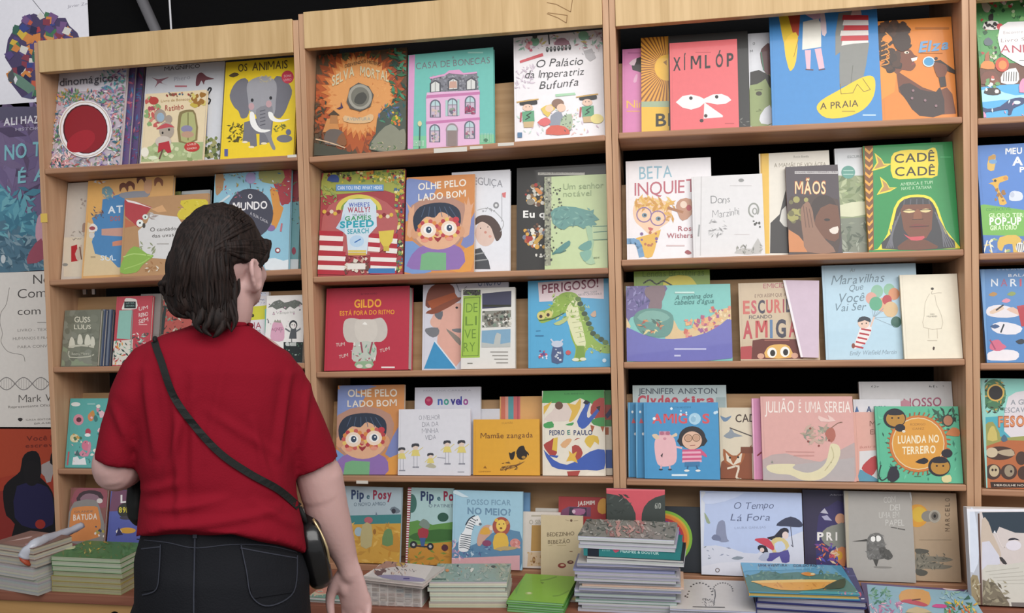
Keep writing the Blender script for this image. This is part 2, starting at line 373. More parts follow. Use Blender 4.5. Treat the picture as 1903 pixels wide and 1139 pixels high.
a.P([325, 440, 790, 425, 785, 560, 320, 570], 'dfdae2'); a.S(285, 560, 780, 1040, 900, 9, 24, JUN + ['4f7a5a', '7a5a8a', 'b0605a', 'e6dfe2', '3f6a80'], 'leaf', 2, hole=(537, 800, 168, 182))
a.S(640, 430, 790, 640, 70, 10, 22, ['5aa0a8', '7b8fc0', '8f5a86', 'b07a9a', '6aa58a'], 'leaf', 4); a.S(330, 575, 520, 640, 45, 8, 16, ['6f9a5a', 'd0a040', '4f8a6a'], 'leaf', 6)
a.S(285, 960, 440, 1040, 40, 12, 24, ['e6b3b3', 'd58f93', 'f0d5d0'], 'leaf', 8)
a.E(537, 805, 165, 178, 'f0ecee', -8); a.ring(537, 805, 158, 171, 6, 'c7b5a5'); a.E(537, 805, 138, 153, '4c0e16', -8); a.E(539, 806, 131, 146, '8e1420', -8); a.E(510, 880, 95, 60, 'a31a28', -30)
a.T('dinomágicos', 378, 538, 738, 505, 46, '4a4a52', .004); a.T('DETRAS', 470, 1012, 560, 1005, 16, '777b80', .0)
a = B('pale grey picture book with two small dinosaurs near its top, behind the mouse book', (905, 412), (1393, 385), (1, 1), 1, 'd4d6dc', BL=(870, 1005), BR=(1365, 972), spine='b5b8c0')
a.T('MAGNIFICO', 1020, 440, 1240, 420, 24, '55555a', .01); a.T('Phero', 1080, 505, 1180, 490, 26, 'a9a9b5', 0); a.R(1085, 530, 1160, 540, 'b9707a')
a.P([940, 480, 985, 492, 1050, 478, 1000, 508, 1040, 530, 990, 515, 960, 545, 975, 505], '9a6b78', 3); a.P([1215, 530, 1222, 470, 1250, 450, 1285, 475, 1330, 490, 1275, 498, 1265, 525, 1250, 500, 1235, 528], '7a4a52', 3)
a.L([1290, 560, 1300, 545, 1310, 555, 1285, 600, 1305, 620, 1295, 645], 10, '2c2c30', 3); a.L([1285, 660, 1280, 900], 8, '8f8fa5'); a.S(1270, 850, 1365, 980, 45, 8, 18, ['7d8a52', '55603a', 'a3a06a', '3f4a30'], 'blob', 5)
a = B('cream book with a small grey mouse in a red scarf beside a green door', (903, 585), (1275, 556), (1, 1), 0, 'e9d5b0', BL=(872, 1005), BR=(1262, 985), spine='c9b48a')
a.P([880, 960, 960, 885, 1265, 880, 1265, 990, 875, 1005], 'a8b683', 0); a.S(880, 900, 1260, 1000, 40, 8, 22, ['8fa06a', 'c5cf9f', 'b3c28c', 'd8dab0'], 'blob', 3)
a.S(905, 580, 985, 780, 30, 10, 20, ['c9605a', 'b04a58', 'd98a7a', '8fae74'], 'blob', 5); a.S(1180, 580, 1270, 660, 16, 12, 22, ['c9b24a', 'd9c870', 'a0702f'], 'blob', 5); a.S(1000, 575, 1190, 600, 18, 5, 10, ['7a5a40', '4f6a80', 'a0483a'], 'blob', 2)
a.E(955, 625, 30, 24, 'b8423a'); a.T('Livro de Bonecos', 1000, 635, 1180, 622, 16, 'b79a6a', 0); a.T('Ratinho', 1025, 690, 1140, 678, 34, 'b0554a', .01, .2)
a.P([1110, 880, 1108, 720, 1130, 690, 1180, 680, 1215, 705, 1225, 870], '8a7a50', 2); a.P([1125, 875, 1125, 730, 1145, 702, 1180, 695, 1208, 715, 1213, 865], 'b3b47a', 2); a.L([1168, 700, 1168, 870], 5, '6a6238')
a.E(1160, 800, 36, 22, '8f8aa8'); a.E(1165, 835, 40, 20, 'c09a80')
a.E(995, 720, 36, 42, 'a8998c'); a.E(1048, 740, 22, 26, 'a8998c'); a.E(997, 728, 24, 28, '9cb2c4'); a.E(1035, 810, 46, 54, 'b0a294'); a.E(1010, 825, 6, 8, '2a2320'); a.E(1050, 805, 6, 8, '2a2320'); a.P([970, 800, 1030, 765, 1085, 790, 1050, 790, 1000, 800], 'c4555a', 2)
a.E(1015, 880, 50, 36, 'cfc2b5'); a.P([985, 890, 1050, 875, 1065, 945, 1040, 950, 1020, 925, 980, 950], 'b8323c'); a.L([1010, 930, 990, 985], 9, '6a4a40'); a.E(900, 945, 25, 30, 'f0ead8'); a.E(950, 980, 30, 12, 'dfe6c4')
a.E(1192, 912, 48, 30, 'c23a34'); a.T('LIVRO', 1165, 905, 1218, 900, 12, 'f0d8c8', 0); a.T('SONORO', 1160, 930, 1222, 924, 12, 'f0d8c8', 0)
a = B('yellow picture book with a large grey elephant on its cover', (1400, 386), (1832, 355), (1, 1), 0, 'efcf2e', BL=(1370, 972), BR=(1838, 952), spine='d2ae1c')
EG = '8b8a90'; ED = '77767e'
a.P([1540, 500, 1470, 505, 1425, 590, 1450, 660, 1480, 690, 1500, 735, 1545, 700], ED, 3); a.P([1700, 490, 1760, 485, 1812, 560, 1790, 640, 1765, 700, 1730, 735, 1690, 690], ED, 3)
a.P([1515, 760, 1700, 700, 1690, 790, 1680, 880, 1610, 900, 1610, 830, 1590, 830, 1595, 905, 1555, 920, 1550, 880, 1505, 880], ED); a.P([1535, 520, 1600, 478, 1670, 478, 1715, 520, 1712, 620, 1690, 720, 1560, 700, 1540, 620], 'a09fa5', 4)
a.P([1590, 680, 1690, 660, 1680, 800, 1690, 870, 1710, 920, 1690, 925, 1650, 840, 1610, 790], EG, 3); a.E(1765, 860, 48, 24, ED)
for k in range(5): a.L([1615, 690 + 22 * k, 1645, 682 + 22 * k], 6, '5f5e66')
a.P([1550, 700, 1575, 700, 1590, 760, 1620, 800, 1680, 806, 1640, 822, 1590, 812, 1555, 770], 'f4f2ee', 3); a.P([1665, 695, 1690, 700, 1705, 730, 1740, 742, 1800, 738, 1745, 758, 1695, 752, 1670, 730], 'f4f2ee', 3)
a.E(1565, 622, 9, 11, '2c2c30'); a.E(1680, 608, 9, 11, '2c2c30'); a.E(1560, 660, 18, 22, 'c4a0a4'); a.E(1668, 645, 18, 22, 'c4a0a4'); a.S(1600, 470, 1680, 510, 14, 8, 16, ['c9bd9a', 'b3aa94'], 'leaf', 3)
for (fx, fy) in ((1560, 912), (1520, 882), (1638, 890)): a.E(fx, fy, 18, 7, 'efe0c0')
a.T('OS', 1478, 446, 1535, 440, 46, '5a4a30', .012, .08); a.T('ANIMAIS', 1565, 440, 1785, 424, 50, '5a4a30', .01, .08); a.E(1785, 478, 38, 40, 'c93f52'); a.T('SONS', 1762, 480, 1808, 476, 14, 'f0c0c4', 0); a.T('LIVRO', 1762, 504, 1808, 500, 14, 'f0c0c4', 0); a.P([1420, 470, 1455, 450, 1485, 462, 1450, 480], '5a4a34', 2)
a.S(1420, 770, 1510, 880, 34, 10, 20, ['5a5320', '7a7030', '4a451f'], 'leaf', 9); a.S(1700, 770, 1770, 830, 16, 8, 15, ['8a8a40', '6a6a30'], 'leaf', 9); a.E(1790, 820, 16, 18, '6b6f8a'); a.P([1455, 870, 1490, 845, 1480, 885], '5a5030'); a.R(1393, 925, 1415, 970, '5a5f9c')
# ---- second shelf
Z('T')
a = B('white picture book behind the kraft fruit book, only its top right corner showing', (1170, 272), (1440, 262), (1, 2), 2, 'c9cdcd', BL=(1150, 1000))
a.R(1170, 300, 1440, 335, '9aa2a0')
a = B('olive green picture book behind the kraft fruit book, a strip of its top showing', (930, 288), (1167, 276), (1, 2), 2, '8a8f58', BL=(900, 1000)); a.S(935, 280, 1165, 350, 14, 12, 26, ['9aa06a', '777c48'], 'blob', 2)
a = B('grey beige book with a small red figure, under the pastel foliage book', (140, 190), (520, 160), (1, 2), 1, 'cdc5ba', BL=(60, 1055), spine='a9a095')
a.R(90, 700, 330, 1060, 'd9cdb8'); a.P([160, 780, 215, 765, 222, 915, 160, 925], 'b3242c', 0); a.P([195, 850, 235, 780, 262, 770, 250, 860, 225, 920], 'c9b6a4', 2); a.L([240, 790, 255, 900], 12, '7a5a44'); a.S(150, 640, 280, 720, 20, 5, 18, ['a39a90', '8f877e'], 'leaf', 3)
a.P([265, 580, 290, 565, 290, 640, 265, 650], 'a58a7c', 2); a.E(105, 950, 26, 14, '8f8f8a'); a.S(250, 320, 300, 460, 7, 6, 14, ['a59890'], 'blob', 3)
a = B('orange book with blue letter panel and brown horses along its top', (312, 176), (1100, 132), (1, 2), 0, 'd9a86c', BL=(262, 1052), BR=(1060, 1010), spine='e8b765')
a.P([270, 1055, 312, 560, 420, 600, 640, 980, 640, 1040], 'dcc49a'); a.P([312, 176, 450, 170, 440, 420, 312, 560], 'e0ac62'); a.S(360, 180, 460, 200, 6, 14, 24, ['c9d0d6', 'b06a40'], 'leaf', 3)
a.P([450, 350, 640, 290, 760, 300, 760, 980, 590, 975, 500, 880, 380, 850, 350, 740, 385, 620, 350, 520, 440, 470], '4f86b8', 0); a.P([440, 620, 640, 610, 640, 690, 440, 680], 'c99a8a'); a.P([540, 740, 640, 720, 640, 770, 540, 780], 'd08a70')
a.P([445, 250, 510, 230, 555, 290, 530, 330, 460, 330], '6f94a0', 2); a.S(460, 260, 560, 340, 14, 10, 24, ['b3625a', '7a9aa0', 'd0b080'], 'leaf', 2)
a.T('AT', 498, 478, 635, 468, 62, 'dfe6ee', .03); a.T('DOS', 520, 548, 612, 542, 40, 'a86a70', .03); a.T('SUL', 430, 905, 570, 912, 45, 'dce8f0', .01, .3)
a.P([330, 600, 360, 570, 400, 600, 395, 640, 325, 650], 'e8e0d8', 2); a.E(355, 615, 28, 18, 'a34a52'); a.E(350, 680, 26, 28, 'd8d0c8'); a.S(350, 420, 460, 520, 16, 10, 24, ['6a4a44', '8f6a5a', '5a5f70'], 'leaf', 2)
for (hx, hy) in ((640, 240), (700, 225), (800, 165), (960, 190)): a.P([hx - 30, hy + 40, hx - 35, hy - 20, hx, hy - 45, hx + 45, hy - 15, hx + 40, hy + 40, hx + 15, hy, hx - 10, hy + 5], random.Random(hx).choice(['6f4536', '8a5a44', '5f3a30']), 3)
a.P([620, 290, 860, 270, 860, 330, 640, 340], '8f9098', 2); a.P([840, 180, 900, 170, 900, 260, 870, 300, 830, 260], 'c99b78', 2); a.L([345, 880, 380, 880], 14, 'b3a080')
a = B('film wrapped kraft brown book with a white label, a green leaf and yellow fruit', (650, 348), (1432, 282), (1, 2), 0, 'b98f66', BL=(612, 1030), BR=(1385, 990), y=.012, th=.011)
a.P([650, 350, 760, 370, 900, 420, 800, 560, 780, 610, 655, 500], 'b5454a', 0); a.P([655, 520, 760, 590, 655, 610], 'c07050'); a.P([660, 350, 760, 372, 920, 436, 800, 400, 680, 372], 'eee5e0'); a.P([900, 440, 1000, 400, 1040, 460, 960, 470], 'd9a878')
a.P([890, 480, 1140, 510, 1180, 570, 1120, 780, 1080, 900, 910, 890, 790, 800, 775, 640, 860, 560], 'dbd8d6', 0); a.S(860, 480, 930, 530, 6, 20, 40, ['a89a94', 'c5bcb6'], 'leaf', 3); a.S(770, 740, 930, 850, 10, 18, 38, ['9aa080', 'b5aca4', '8f9474'], 'leaf', 4)
a.E(842, 510, 26, 24, 'dfe8e0'); a.E(793, 568, 32, 34, 'eef0ea'); a.E(843, 512, 8, 8, '2a2a2a'); a.E(793, 566, 9, 9, '2a2a2a'); a.E(830, 590, 14, 24, '4f4a44')
a.P([1170, 360, 1400, 350, 1415, 430, 1290, 480, 1200, 430], 'd9c640', 2); a.P([1135, 490, 1180, 430, 1260, 450, 1250, 520, 1170, 535], 'd9c444', 2); a.S(1150, 360, 1400, 510, 26, 6, 16, ['b8a42c', 'e6d868'], 'leaf', 3)
a.P([615, 1025, 640, 900, 740, 780, 860, 850, 920, 870, 820, 950, 760, 1020], '8fb552', 3); a.L([640, 880, 740, 850, 900, 870], 10, 'b5d47a', 3); a.L([650, 990, 800, 940, 880, 890], 8, 'aacb6c', 3); a.S(840, 930, 1000, 1010, 14, 12, 26, ['c98f60', 'e3d9c4', 'a87a50'], 'leaf', 3)
a.T('O cantador', 890, 645, 1150, 632, 34, '4a4440', -.004, .25); a.T('das uvas', 905, 700, 1105, 690, 32, '4a4440', -.004, .25); a.R(950, 755, 1060, 762, 'a8a29c')
Z('W')
for i, dx in enumerate((118, 95)):
    a = B(('third' if not i else 'second') + ' copy of the blue world map book, its edge beside the upright', (100 + dx, 92), (842 + dx, 47), (1, 2), 2 - i, '74a3a8', BL=(60 + dx, 1030), BR=(802 + dx, 1028), group='copies of the blue world map book')
    a.P([700 + dx, 40, 860 + dx, 30, 840 + dx, 380, 700 + dx, 400], '8f3f46'); a.R(700 + dx, 940, 830 + dx, 1040, 'd0d6d8'); a.S(740 + dx, 60, 850 + dx, 600, 30, 8, 22, ['5a3038', '45606a', '6a8a70', 'a0604a'], 'leaf', 4); a.E(765 + dx, 860, 20, 36, '9a4a5a')
a = B('light blue picture book with a dark round title badge and red and orange map shapes', (100, 92), (842, 47), (1, 2), 0, '94c3d6', BL=(60, 1030), BR=(802, 1028), spine='5a6880', group='copies of the blue world map book')
a.P([640, 100, 850, 40, 840, 370, 770, 410, 740, 420, 700, 300], 'a8424a', 2); a.P([560, 60, 760, 90, 740, 210, 560, 200, 520, 130], '9a9a62', 2); a.P([110, 110, 180, 110, 180, 250, 120, 330, 105, 250], 'b08a62', 2)
a.P([630, 270, 700, 270, 730, 420, 760, 450, 690, 640, 640, 640, 660, 450], 'd9964a', 2); a.S(100, 60, 840, 320, 90, 8, 22, ['c5605a', 'd9e4e0', '6a8f80', 'b5703f', '7d6aa0', 'a89a50', '4f7a90'], 'leaf', 8); a.E(445, 160, 48, 55, 'a79cc4'); a.L([440, 215, 445, 255], 6, '55506a')
a.P([600, 950, 680, 930, 760, 955, 830, 945, 830, 1040, 590, 1040], 'dfe6ea', 2); a.E(705, 855, 26, 26, '8f4a50'); a.E(707, 855, 15, 14, 'eee'); a.L([745, 600, 735, 670], 16, 'c5707a'); a.L([240, 330, 150, 400], 20, 'd3dde0'); a.E(640, 640, 40, 30, '8f70a0')
a.E(440, 500, 222, 238, '4b4b58'); a.T('O', 420, 358, 462, 358, 42, 'eee9ea', .02); a.T('MUNDO', 275, 470, 605, 452, 70, 'f2eeee', .022, .15); a.T('A SUA CASA', 440, 510, 610, 600, 30, 'cfcbd0', .0); a.S(270, 280, 360, 350, 8, 8, 20, ['b5606a', '7a6a90'], 'leaf', 2)
# ---- third shelf
Z('V')
for i, dx in enumerate((140, 62)):
    a = B(('rearmost' if not i else 'middle') + ' copy of the grey green book of pale bears, a navy edge showing', (135 + dx, 355), (560 + dx, 352), (1, 3), 2 - i, '4d5872', BL=(80 + dx, 1010), BR=(508 + dx, 1000), spine='2f3850', group='copies of the grey green bear book')
    a.L([525 + dx, 352, 480 + dx, 1000], 26, '8d97a8'); a.L([545 + dx, 700, 520 + dx, 1000], 18, 'a5764f' if not i else '6a708a')
a = B('grey green book with pale bear figures under a two line title', (135, 355), (560, 352), (1, 3), 0, '77796a', BL=(80, 1010), BR=(508, 1000), spine='4b4d45', group='copies of the grey green bear book')
a.P([90, 1010, 110, 780, 300, 900, 500, 880, 505, 1005], '8a957c', 0); a.S(130, 360, 540, 1000, 60, 30, 80, ['7d7f70', '707264', '85877a'], 'blob', 4)
a.T('GUSS', 245, 500, 430, 500, 62, 'dcd8c4', .01, .2); a.T('LUUS', 240, 580, 440, 580, 50, 'dcd8c4', .01, .2)
for (bx, by, s_) in ((215, 720, 34), (310, 680, 30), (400, 690, 36), (460, 700, 24)): a.P([bx - s_, by + 70, bx - s_ * .7, by - 20, bx, by - s_ * 1.4, bx + s_ * .8, by - 10, bx + s_, by + 70], 'd2cfbe', 3)
a.L([180, 790, 330, 770, 470, 790], 22, 'c5c2b0', 2); a.L([180, 840, 190, 910, 400, 905, 470, 880], 14, 'b9b8a6', 2); a.T('Ilustra Moura', 215, 885, 420, 880, 30, 'c9c8b6', .0, .2)
a = B('grey backed book behind the red speech bubble book', (1020, 170), (1270, 158), (1, 3), 1, '8b8682', BL=(975, 1000)); a.R(1170, 170, 1265, 640, '968f8b')
a = B('red and teal picture book with a black speech bubble near its top', (738, 205), (1162, 180), (1, 3), 0, 'bf4a55', BL=(690, 1000), BR=(1112, 1000), spine='a33a44')
a.P([770, 360, 920, 355, 900, 700, 740, 690], '8fbdb0'); a.P([690, 1000, 700, 720, 930, 700, 920, 1000], 'd9d4c8'); a.S(700, 720, 920, 990, 50, 14, 34, ['d9963a', '5a9a80', '2f4a44', 'e8e0d0', 'c05050', '86b09a'], 'leaf', 3)
a.P([800, 340, 830, 260, 850, 215, 960, 225, 980, 260, 975, 340, 830, 350], 'e9e4dc', 2); a.R(830, 255, 965, 335, '263030'); a.T('UMA', 850, 285, 950, 280, 18, '90b0a8', 0); a.T('HISTORIA', 850, 318, 950, 314, 18, '90b0a8', 0)
for i, y0 in enumerate((345, 420, 490)): a.T(('UM', 'REINO', 'SEM')[i], 1000, y0 + 20, 1110, y0, 44, 'f0dcd8', .012, .2)
a.R(1000, 520, 1100, 532, 'e0a0a0'); a.S(930, 600, 1115, 780, 30, 16, 34, ['9cc4b4', 'ece4dc', 'c0444e', '4a5a54'], 'leaf', 6); a.L([930, 360, 900, 1000], 10, '8a9a94')
a = B('multicoloured picture book mostly hidden by dark hair, beside the red book', (1295, 200), (1700, 180), (1, 3), 0, 'b3574f', BL=(1240, 1000)); a.S(1240, 200, 1560, 640, 70, 14, 40, ['6f8f80', '3a4a44', 'c5b8a8', 'a04a48', '4a3a34', '8a9a7a'], 'leaf', 3); a.P([1240, 640, 1300, 300, 1330, 310, 1290, 640], '2f3836')
Z('AF')
a = B('white book with a yellow panel, part hidden by the cheek of the woman', (-60, 205), (455, 175), (1, 3), 1, 'e2dde0', BL=(-90, 1250), BR=(470, 1250), kind='soft')
a.P([150, 410, 450, 385, 450, 590, 130, 620], 'd3cf40'); a.R(330, 190, 440, 240, 'dfe3f0'); a.S(330, 200, 440, 370, 12, 8, 20, ['8f98c5', 'b5bcd8', '5a6080'], 'leaf', 3); a.E(240, 540, 24, 26, '4a4a20'); a.T('PEDIA', 40, 745, 370, 735, 95, 'a85562', .004); a.T('DAS ARTES', -60, 820, 360, 805, 50, '6a6a70', 0); a.R(425, 440, 450, 800, '8fd0bc')
a = B('white book with a grey bat across the top and a small witch girl', (457, 240), (992, 226), (1, 3), 0, 'ece8e4', BR=(1030, 1250), kind='soft')
a.P([470, 420, 560, 330, 650, 300, 720, 345, 790, 330, 880, 300, 960, 330, 998, 370, 920, 405, 870, 440, 800, 400, 745, 455, 690, 420, 600, 450, 540, 410], '6f736c', 0); a.S(540, 330, 960, 410, 40, 8, 18, ['8a8f86', '5a5e58'], 'leaf', 3)
a.T('Vampirina', 600, 520, 880, 500, 34, 'b5b5b0', 0, .1); a.P([540, 525, 560, 480, 580, 525], '4a4a48')
a.P([530, 720, 560, 640, 600, 620, 660, 620, 700, 700, 720, 760, 700, 920, 520, 900], 'd9a5bb', 3); a.P([560, 640, 580, 600, 600, 630, 620, 595, 640, 630, 660, 600, 670, 650], '9a9a8a'); a.T('AGNES', 525, 775, 695, 760, 44, 'a05a7c', .004, .1)
a.E(855, 680, 62, 70, '33353a'); a.E(856, 690, 44, 50, 'efe9e4'); a.E(838, 680, 7, 9, '222'); a.E(876, 680, 7, 9, '222'); a.P([790, 890, 820, 740, 900, 740, 905, 890], '55585c', 0); a.L([800, 780, 740, 740], 22, '6a6e72'); a.L([900, 780, 960, 740], 22, '6a6e72'); a.L([830, 890, 830, 940], 12, '55585c')
a.R(710, 940, 1040, 1250, '1f2726'); a.E(765, 970, 30, 30, 'c9ccc8'); a.P([800, 950, 900, 940, 900, 1000, 810, 1000], 'b9bdb8'); a.S(720, 960, 1020, 1150, 18, 6, 14, ['c9ccc8', '4a6a58'], 'dot', 3)
a.S(460, 260, 980, 800, 26, 8, 16, ['9a9a9a', 'c9a8b8', '7a7a80', 'd8b8c4'], 'blob', 7)
# ---- fourth shelf
Z('N')
a = B('teal picture book scattered with small pink and white drawings, left of the red sleeve', (335, 130), (580, 124), (1, 4), 0, '5fae a9'.replace(' ', ''), BL=(302, 452), BR=(560, 450), spine='3f8c88')
a.E(370, 228, 24, 26, 'd990a0'); a.E(372, 228, 12, 12, '5a3a44'); a.E(428, 215, 14, 20, 'd98a5a'); a.E(357, 155, 22, 10, 'e3e6e4'); a.E(415, 285, 13, 16, 'b8485a'); a.E(413, 300, 14, 8, 'eee'); a.E(352, 315, 22, 20, 'ddd2a8'); a.S(335, 295, 385, 335, 8, 5, 10, ['e6dfc0', 'c9a05a', '4f7a58'], 'blob', 2); a.E(405, 350, 20, 24, 'd77a92'); a.P([370, 395, 390, 370, 410, 385, 420, 330, 430, 350, 415, 400], 'd58aa0', 2)
a.P([340, 440, 345, 405, 365, 400, 375, 415, 400, 405, 408, 440], 'e6e8ea'); a.P([350, 395, 365, 370, 380, 400], '4b6a6c'); a.S(430, 150, 560, 440, 40, 6, 18, ['d98fa4', 'e8e3d8', '3f7a78', 'c9904f', 'e6c0c8'], 'blob', 4); a.L([318, 440, 325, 380], 7, 'c0606a'); a.R(412, 150, 450, 158, '8fc4be'); a.S(340, 300, 440, 440, 14, 4, 8, ['3a6a6a', 'e6c0c8'], 'leaf', 6)
# ---- lowest shelf
a = B('grey book with a handle shape and a big orange label, behind the green pile', (352, 552), (505, 548), (1, 5), 0, '8a5a55', BL=(296, 800), BR=(492, 800), spine='6a3a3a', y=.0)
a.P([345, 640, 350, 570, 380, 548, 440, 540, 500, 560, 505, 640], '9a5560', 2); a.P([365, 620, 375, 575, 420, 560, 475, 570, 480, 615], '45343a', 2); a.P([380, 610, 390, 585, 420, 575, 460, 585, 465, 610], '8f6f7c', 2)
a.P([300, 800, 335, 640, 370, 610, 440, 605, 470, 640, 490, 800], '8f8a86', 2); a.P([325, 760, 335, 660, 360, 640, 445, 635, 465, 660, 468, 780, 330, 800], 'd98a4c', 2); a.T('BATUDA', 345, 702, 458, 696, 26, 'eddccc', .03, .1); a.T('GRANDE', 350, 668, 440, 664, 10, '8a7060', .01); a.S(440, 730, 490, 780, 8, 5, 10, ['e8e0d4', '3f4f6a', 'b0a050'], 'blob', 2); a.E(470, 610, 14, 12, 'd9d0cc')
a = B('blue and purple picture book at the left elbow of the woman', (527, 562), (720, 560), (1, 5), 0, '5f68ae', BL=(500, 800), BR=(705, 800), spine='3a3f60', y=.0)
a.P([515, 660, 530, 560, 700, 560, 695, 650], '7a4f68'); a.T('LA', 568, 620, 640, 612, 36, 'efe9e8', .03); a.E(590, 655, 36, 34, '3a3a34'); a.T('8910', 560, 665, 618, 665, 24, 'd9c94a', .03); a.E(598, 690, 34, 9, '4a4450'); a.E(600, 750, 40, 14, 'd9a44a'); a.E(560, 755, 14, 10, 'efe9e0'); a.P([545, 775, 560, 735, 580, 770], '3a3a60')
# ================================================================== second bookcase
Z('B')
a = B('orange and dark green jungle book with a round grey porthole and arched title', (125, 325), (658, 280), (2, 1), 0, '5a4a38', BL=(102, 915), BR=(640, 880), spine='3a3a34')
a.burst(370, 600, 285, 300, 60, .12, '8f4a2c', 2); a.burst(370, 600, 262, 275, 70, .13, 'b05a30', 3); a.S(130, 350, 600, 860, 130, 12, 32, ['b8562e', '8f4a30', 'c4683a', '6f4a34', 'a8482a'], 'leaf', 3)
a.burst(375, 565, 205, 235, 76, .14, 'cf8044', 4); a.burst(380, 560, 185, 215, 80, .1, 'dc9a5c', 5); a.S(200, 370, 560, 780, 110, 6, 16, ['e3a766', 'd08a50', 'e0a464', 'c98048'], 'leaf', 4, ell=1)
a.S(125, 300, 640, 345, 40, 14, 34, ['3f4f3a', '2f3f34', '5a5a3a', 'a05030'], 'leaf', 5); a.S(560, 290, 650, 700, 60, 14, 34, ['3a6a4a', '2f4a40', '4a8a6a', '9a4a34'], 'leaf', 6); a.S(110, 560, 180, 870, 40, 12, 30, ['3a4034', '54402f', '7a4a30'], 'leaf', 7)
a.P([480, 700, 520, 640, 580, 620, 650, 600, 645, 880, 430, 880, 470, 790], '51584f', 2); a.P([490, 780, 560, 730, 610, 770, 640, 760, 640, 880, 440, 880], '8a8a78', 2); a.S(490, 620, 640, 720, 40, 8, 20, ['2f5a58', '4f8a6a', '274a50', '5a6a9a'], 'leaf', 8); a.S(560, 660, 610, 740, 14, 8, 16, ['d97a3a', 'e0b040', '6a8a3a'], 'blob', 2)
a.P([160, 780, 185, 700, 240, 700, 260, 770], 'c98a50', 0); a.P([200, 730, 205, 680, 245, 680, 250, 730], 'b07a4a'); a.P([190, 680, 225, 650, 260, 680], '4f4030'); a.P([175, 850, 180, 775, 230, 760, 280, 780, 285, 850], '6a5f58', 2); a.P([240, 840, 275, 780, 300, 830, 290, 860], '8a5a3a', 2); a.L([120, 820, 200, 840, 290, 870], 7, 'd0b090', 2); a.P([240, 640, 265, 630, 268, 600, 280, 635, 260, 645], '4a3a58')
a.P([100, 915, 100, 840, 200, 860, 330, 900, 330, 920], '4a4a3e'); a.P([285, 715, 290, 680, 370, 700, 440, 672, 460, 690, 440, 720, 360, 728], 'd8b488', 2); a.T('AVENTURA', 300, 712, 440, 710, 18, '9a9a90', .01)
a.T('DESVENDE', 290, 400, 400, 372, 18, '5a4a38', 0); a.T('O MISTERIO', 400, 370, 500, 390, 18, '5a4a38', 0)
a.T('SELVA', 215, 510, 345, 445, 56, 'cfc4a0', .025, .12); a.T('MORTAL', 380, 445, 548, 482, 54, 'cfc4a0', .025, .12)
a.P([300, 600, 320, 520, 370, 488, 430, 510, 460, 560, 440, 630, 380, 658, 320, 640], '5a5650', 0); a.E(380, 572, 70, 74, 'a09c90'); a.E(380, 572, 54, 58, '77756a'); a.P([345, 600, 360, 560, 400, 545, 420, 575, 400, 610, 370, 615], '4f4e48', 3); a.S(430, 840, 640, 880, 20, 5, 12, ['8aa070', '5f7a50', 'c0b090'], 'leaf', 3)
a = B('turquoise picture book with a pink three storey doll house', (665, 325), (1160, 276), (2, 1), 0, '72bdb2', BL=(652, 875), BR=(1165, 842), spine='d79cc4', th=.02, pages='2f6a6c')
a.P([665, 325, 700, 322, 688, 875, 652, 875], 'd79cc4'); a.P([690, 875, 1080, 850, 1170, 845, 1170, 790, 690, 800], '7fc49a'); a.R(1010, 305, 1100, 313, 'a5d5c8')
a.T('CASA DE BONECAS', 705, 408, 1140, 372, 38, '7a7a80', .0, .05); a.T('A', 918, 345, 930, 344, 14, '7a7a80')
a.P([790, 545, 795, 450, 880, 440, 900, 420, 960, 418, 980, 435, 1065, 430, 1075, 540], '7f7f86'); a.S(795, 440, 1070, 545, 120, 6, 10, ['a5a5ac', '66666e', '90909a'], 'shard', 4); a.P([785, 455, 875, 435, 900, 415, 960, 410, 985, 430, 1065, 422, 1065, 432, 985, 440, 900, 432, 870, 448, 790, 465], 'dba0c6')
a.P([765, 575, 770, 545, 1080, 530, 1080, 850, 768, 872], 'e0b4d2'); a.P([765, 580, 770, 560, 1082, 540, 1082, 556], 'c47aa8'); a.P([765, 715, 1082, 690, 1082, 706, 765, 732], 'c47aa8')
for (wx, wy) in ((820, 505), (1030, 490), (925, 490)):
    a.P([wx - 32, wy + 40, wx - 32, wy - 15, wx, wy - 35, wx + 32, wy - 18, wx + 32, wy + 36], '55555c', 0); a.P([wx - 24, wy + 36, wx - 24, wy - 10, wx, wy - 26, wx + 24, wy - 12, wx + 24, wy + 32], 'd8d8d4', 0); a.L([wx, wy - 24, wx, wy + 34], 4, '8a8a88')
a.P([900, 520, 905, 480, 945, 478, 948, 518], 'c9a090')
for (wx, wy) in ((820, 640), (920, 632), (1025, 618), (817, 785), (1022, 765)):
    a.E(wx, wy - 22, 32, 32, '6a6a78'); a.R(wx - 32, wy - 20, wx + 32, wy + 52, '6a6a78'); a.E(wx, wy - 20, 24, 26, 'b4cdd0'); a.R(wx - 24, wy - 18, wx + 24, wy + 48, 'c4b4c4'); a.L([wx, wy - 44, wx, wy + 48], 4, '77777f'); a.L([wx - 24, wy - 14, wx + 24, wy - 15], 4, '77777f')
    a.S(wx - 22, wy, wx + 22, wy + 46, 10, 5, 11, ['8a9a8a', 'a06a80', '6a6a78', 'd0b8b0'], 'blob', wx)
a.R(880, 590, 893, 684, 'a9c9c4'); a.R(950, 585, 962, 680, 'a9c9c4'); a.S(998, 628, 1052, 670, 16, 6, 12, ['8a3a58', 'a85070'], 'blob', 3)
a.E(918, 765, 36, 40, '9a8a90'); a.R(884, 762, 952, 860, '9a8a90'); a.E(918, 762, 28, 26, 'b9c4c4'); a.R(892, 768, 946, 860, '8f7f7c')
a.L([727, 875, 730, 740], 7, '3f5f58'); a.E(729, 728, 12, 16, 'd8d0a0'); a.S(692, 810, 760, 865, 1, 2, 3, ['fff'])
for k in range(8): a.L([695 + 8 * k, 860, 695 + 8 * k, 828], 3, 'c8ddd0'); a.L([1090 + 9 * k, 838, 1090 + 9 * k, 785], 3, 'b4d4bc')
a.E(1117, 825, 12, 10, '4f7a60')
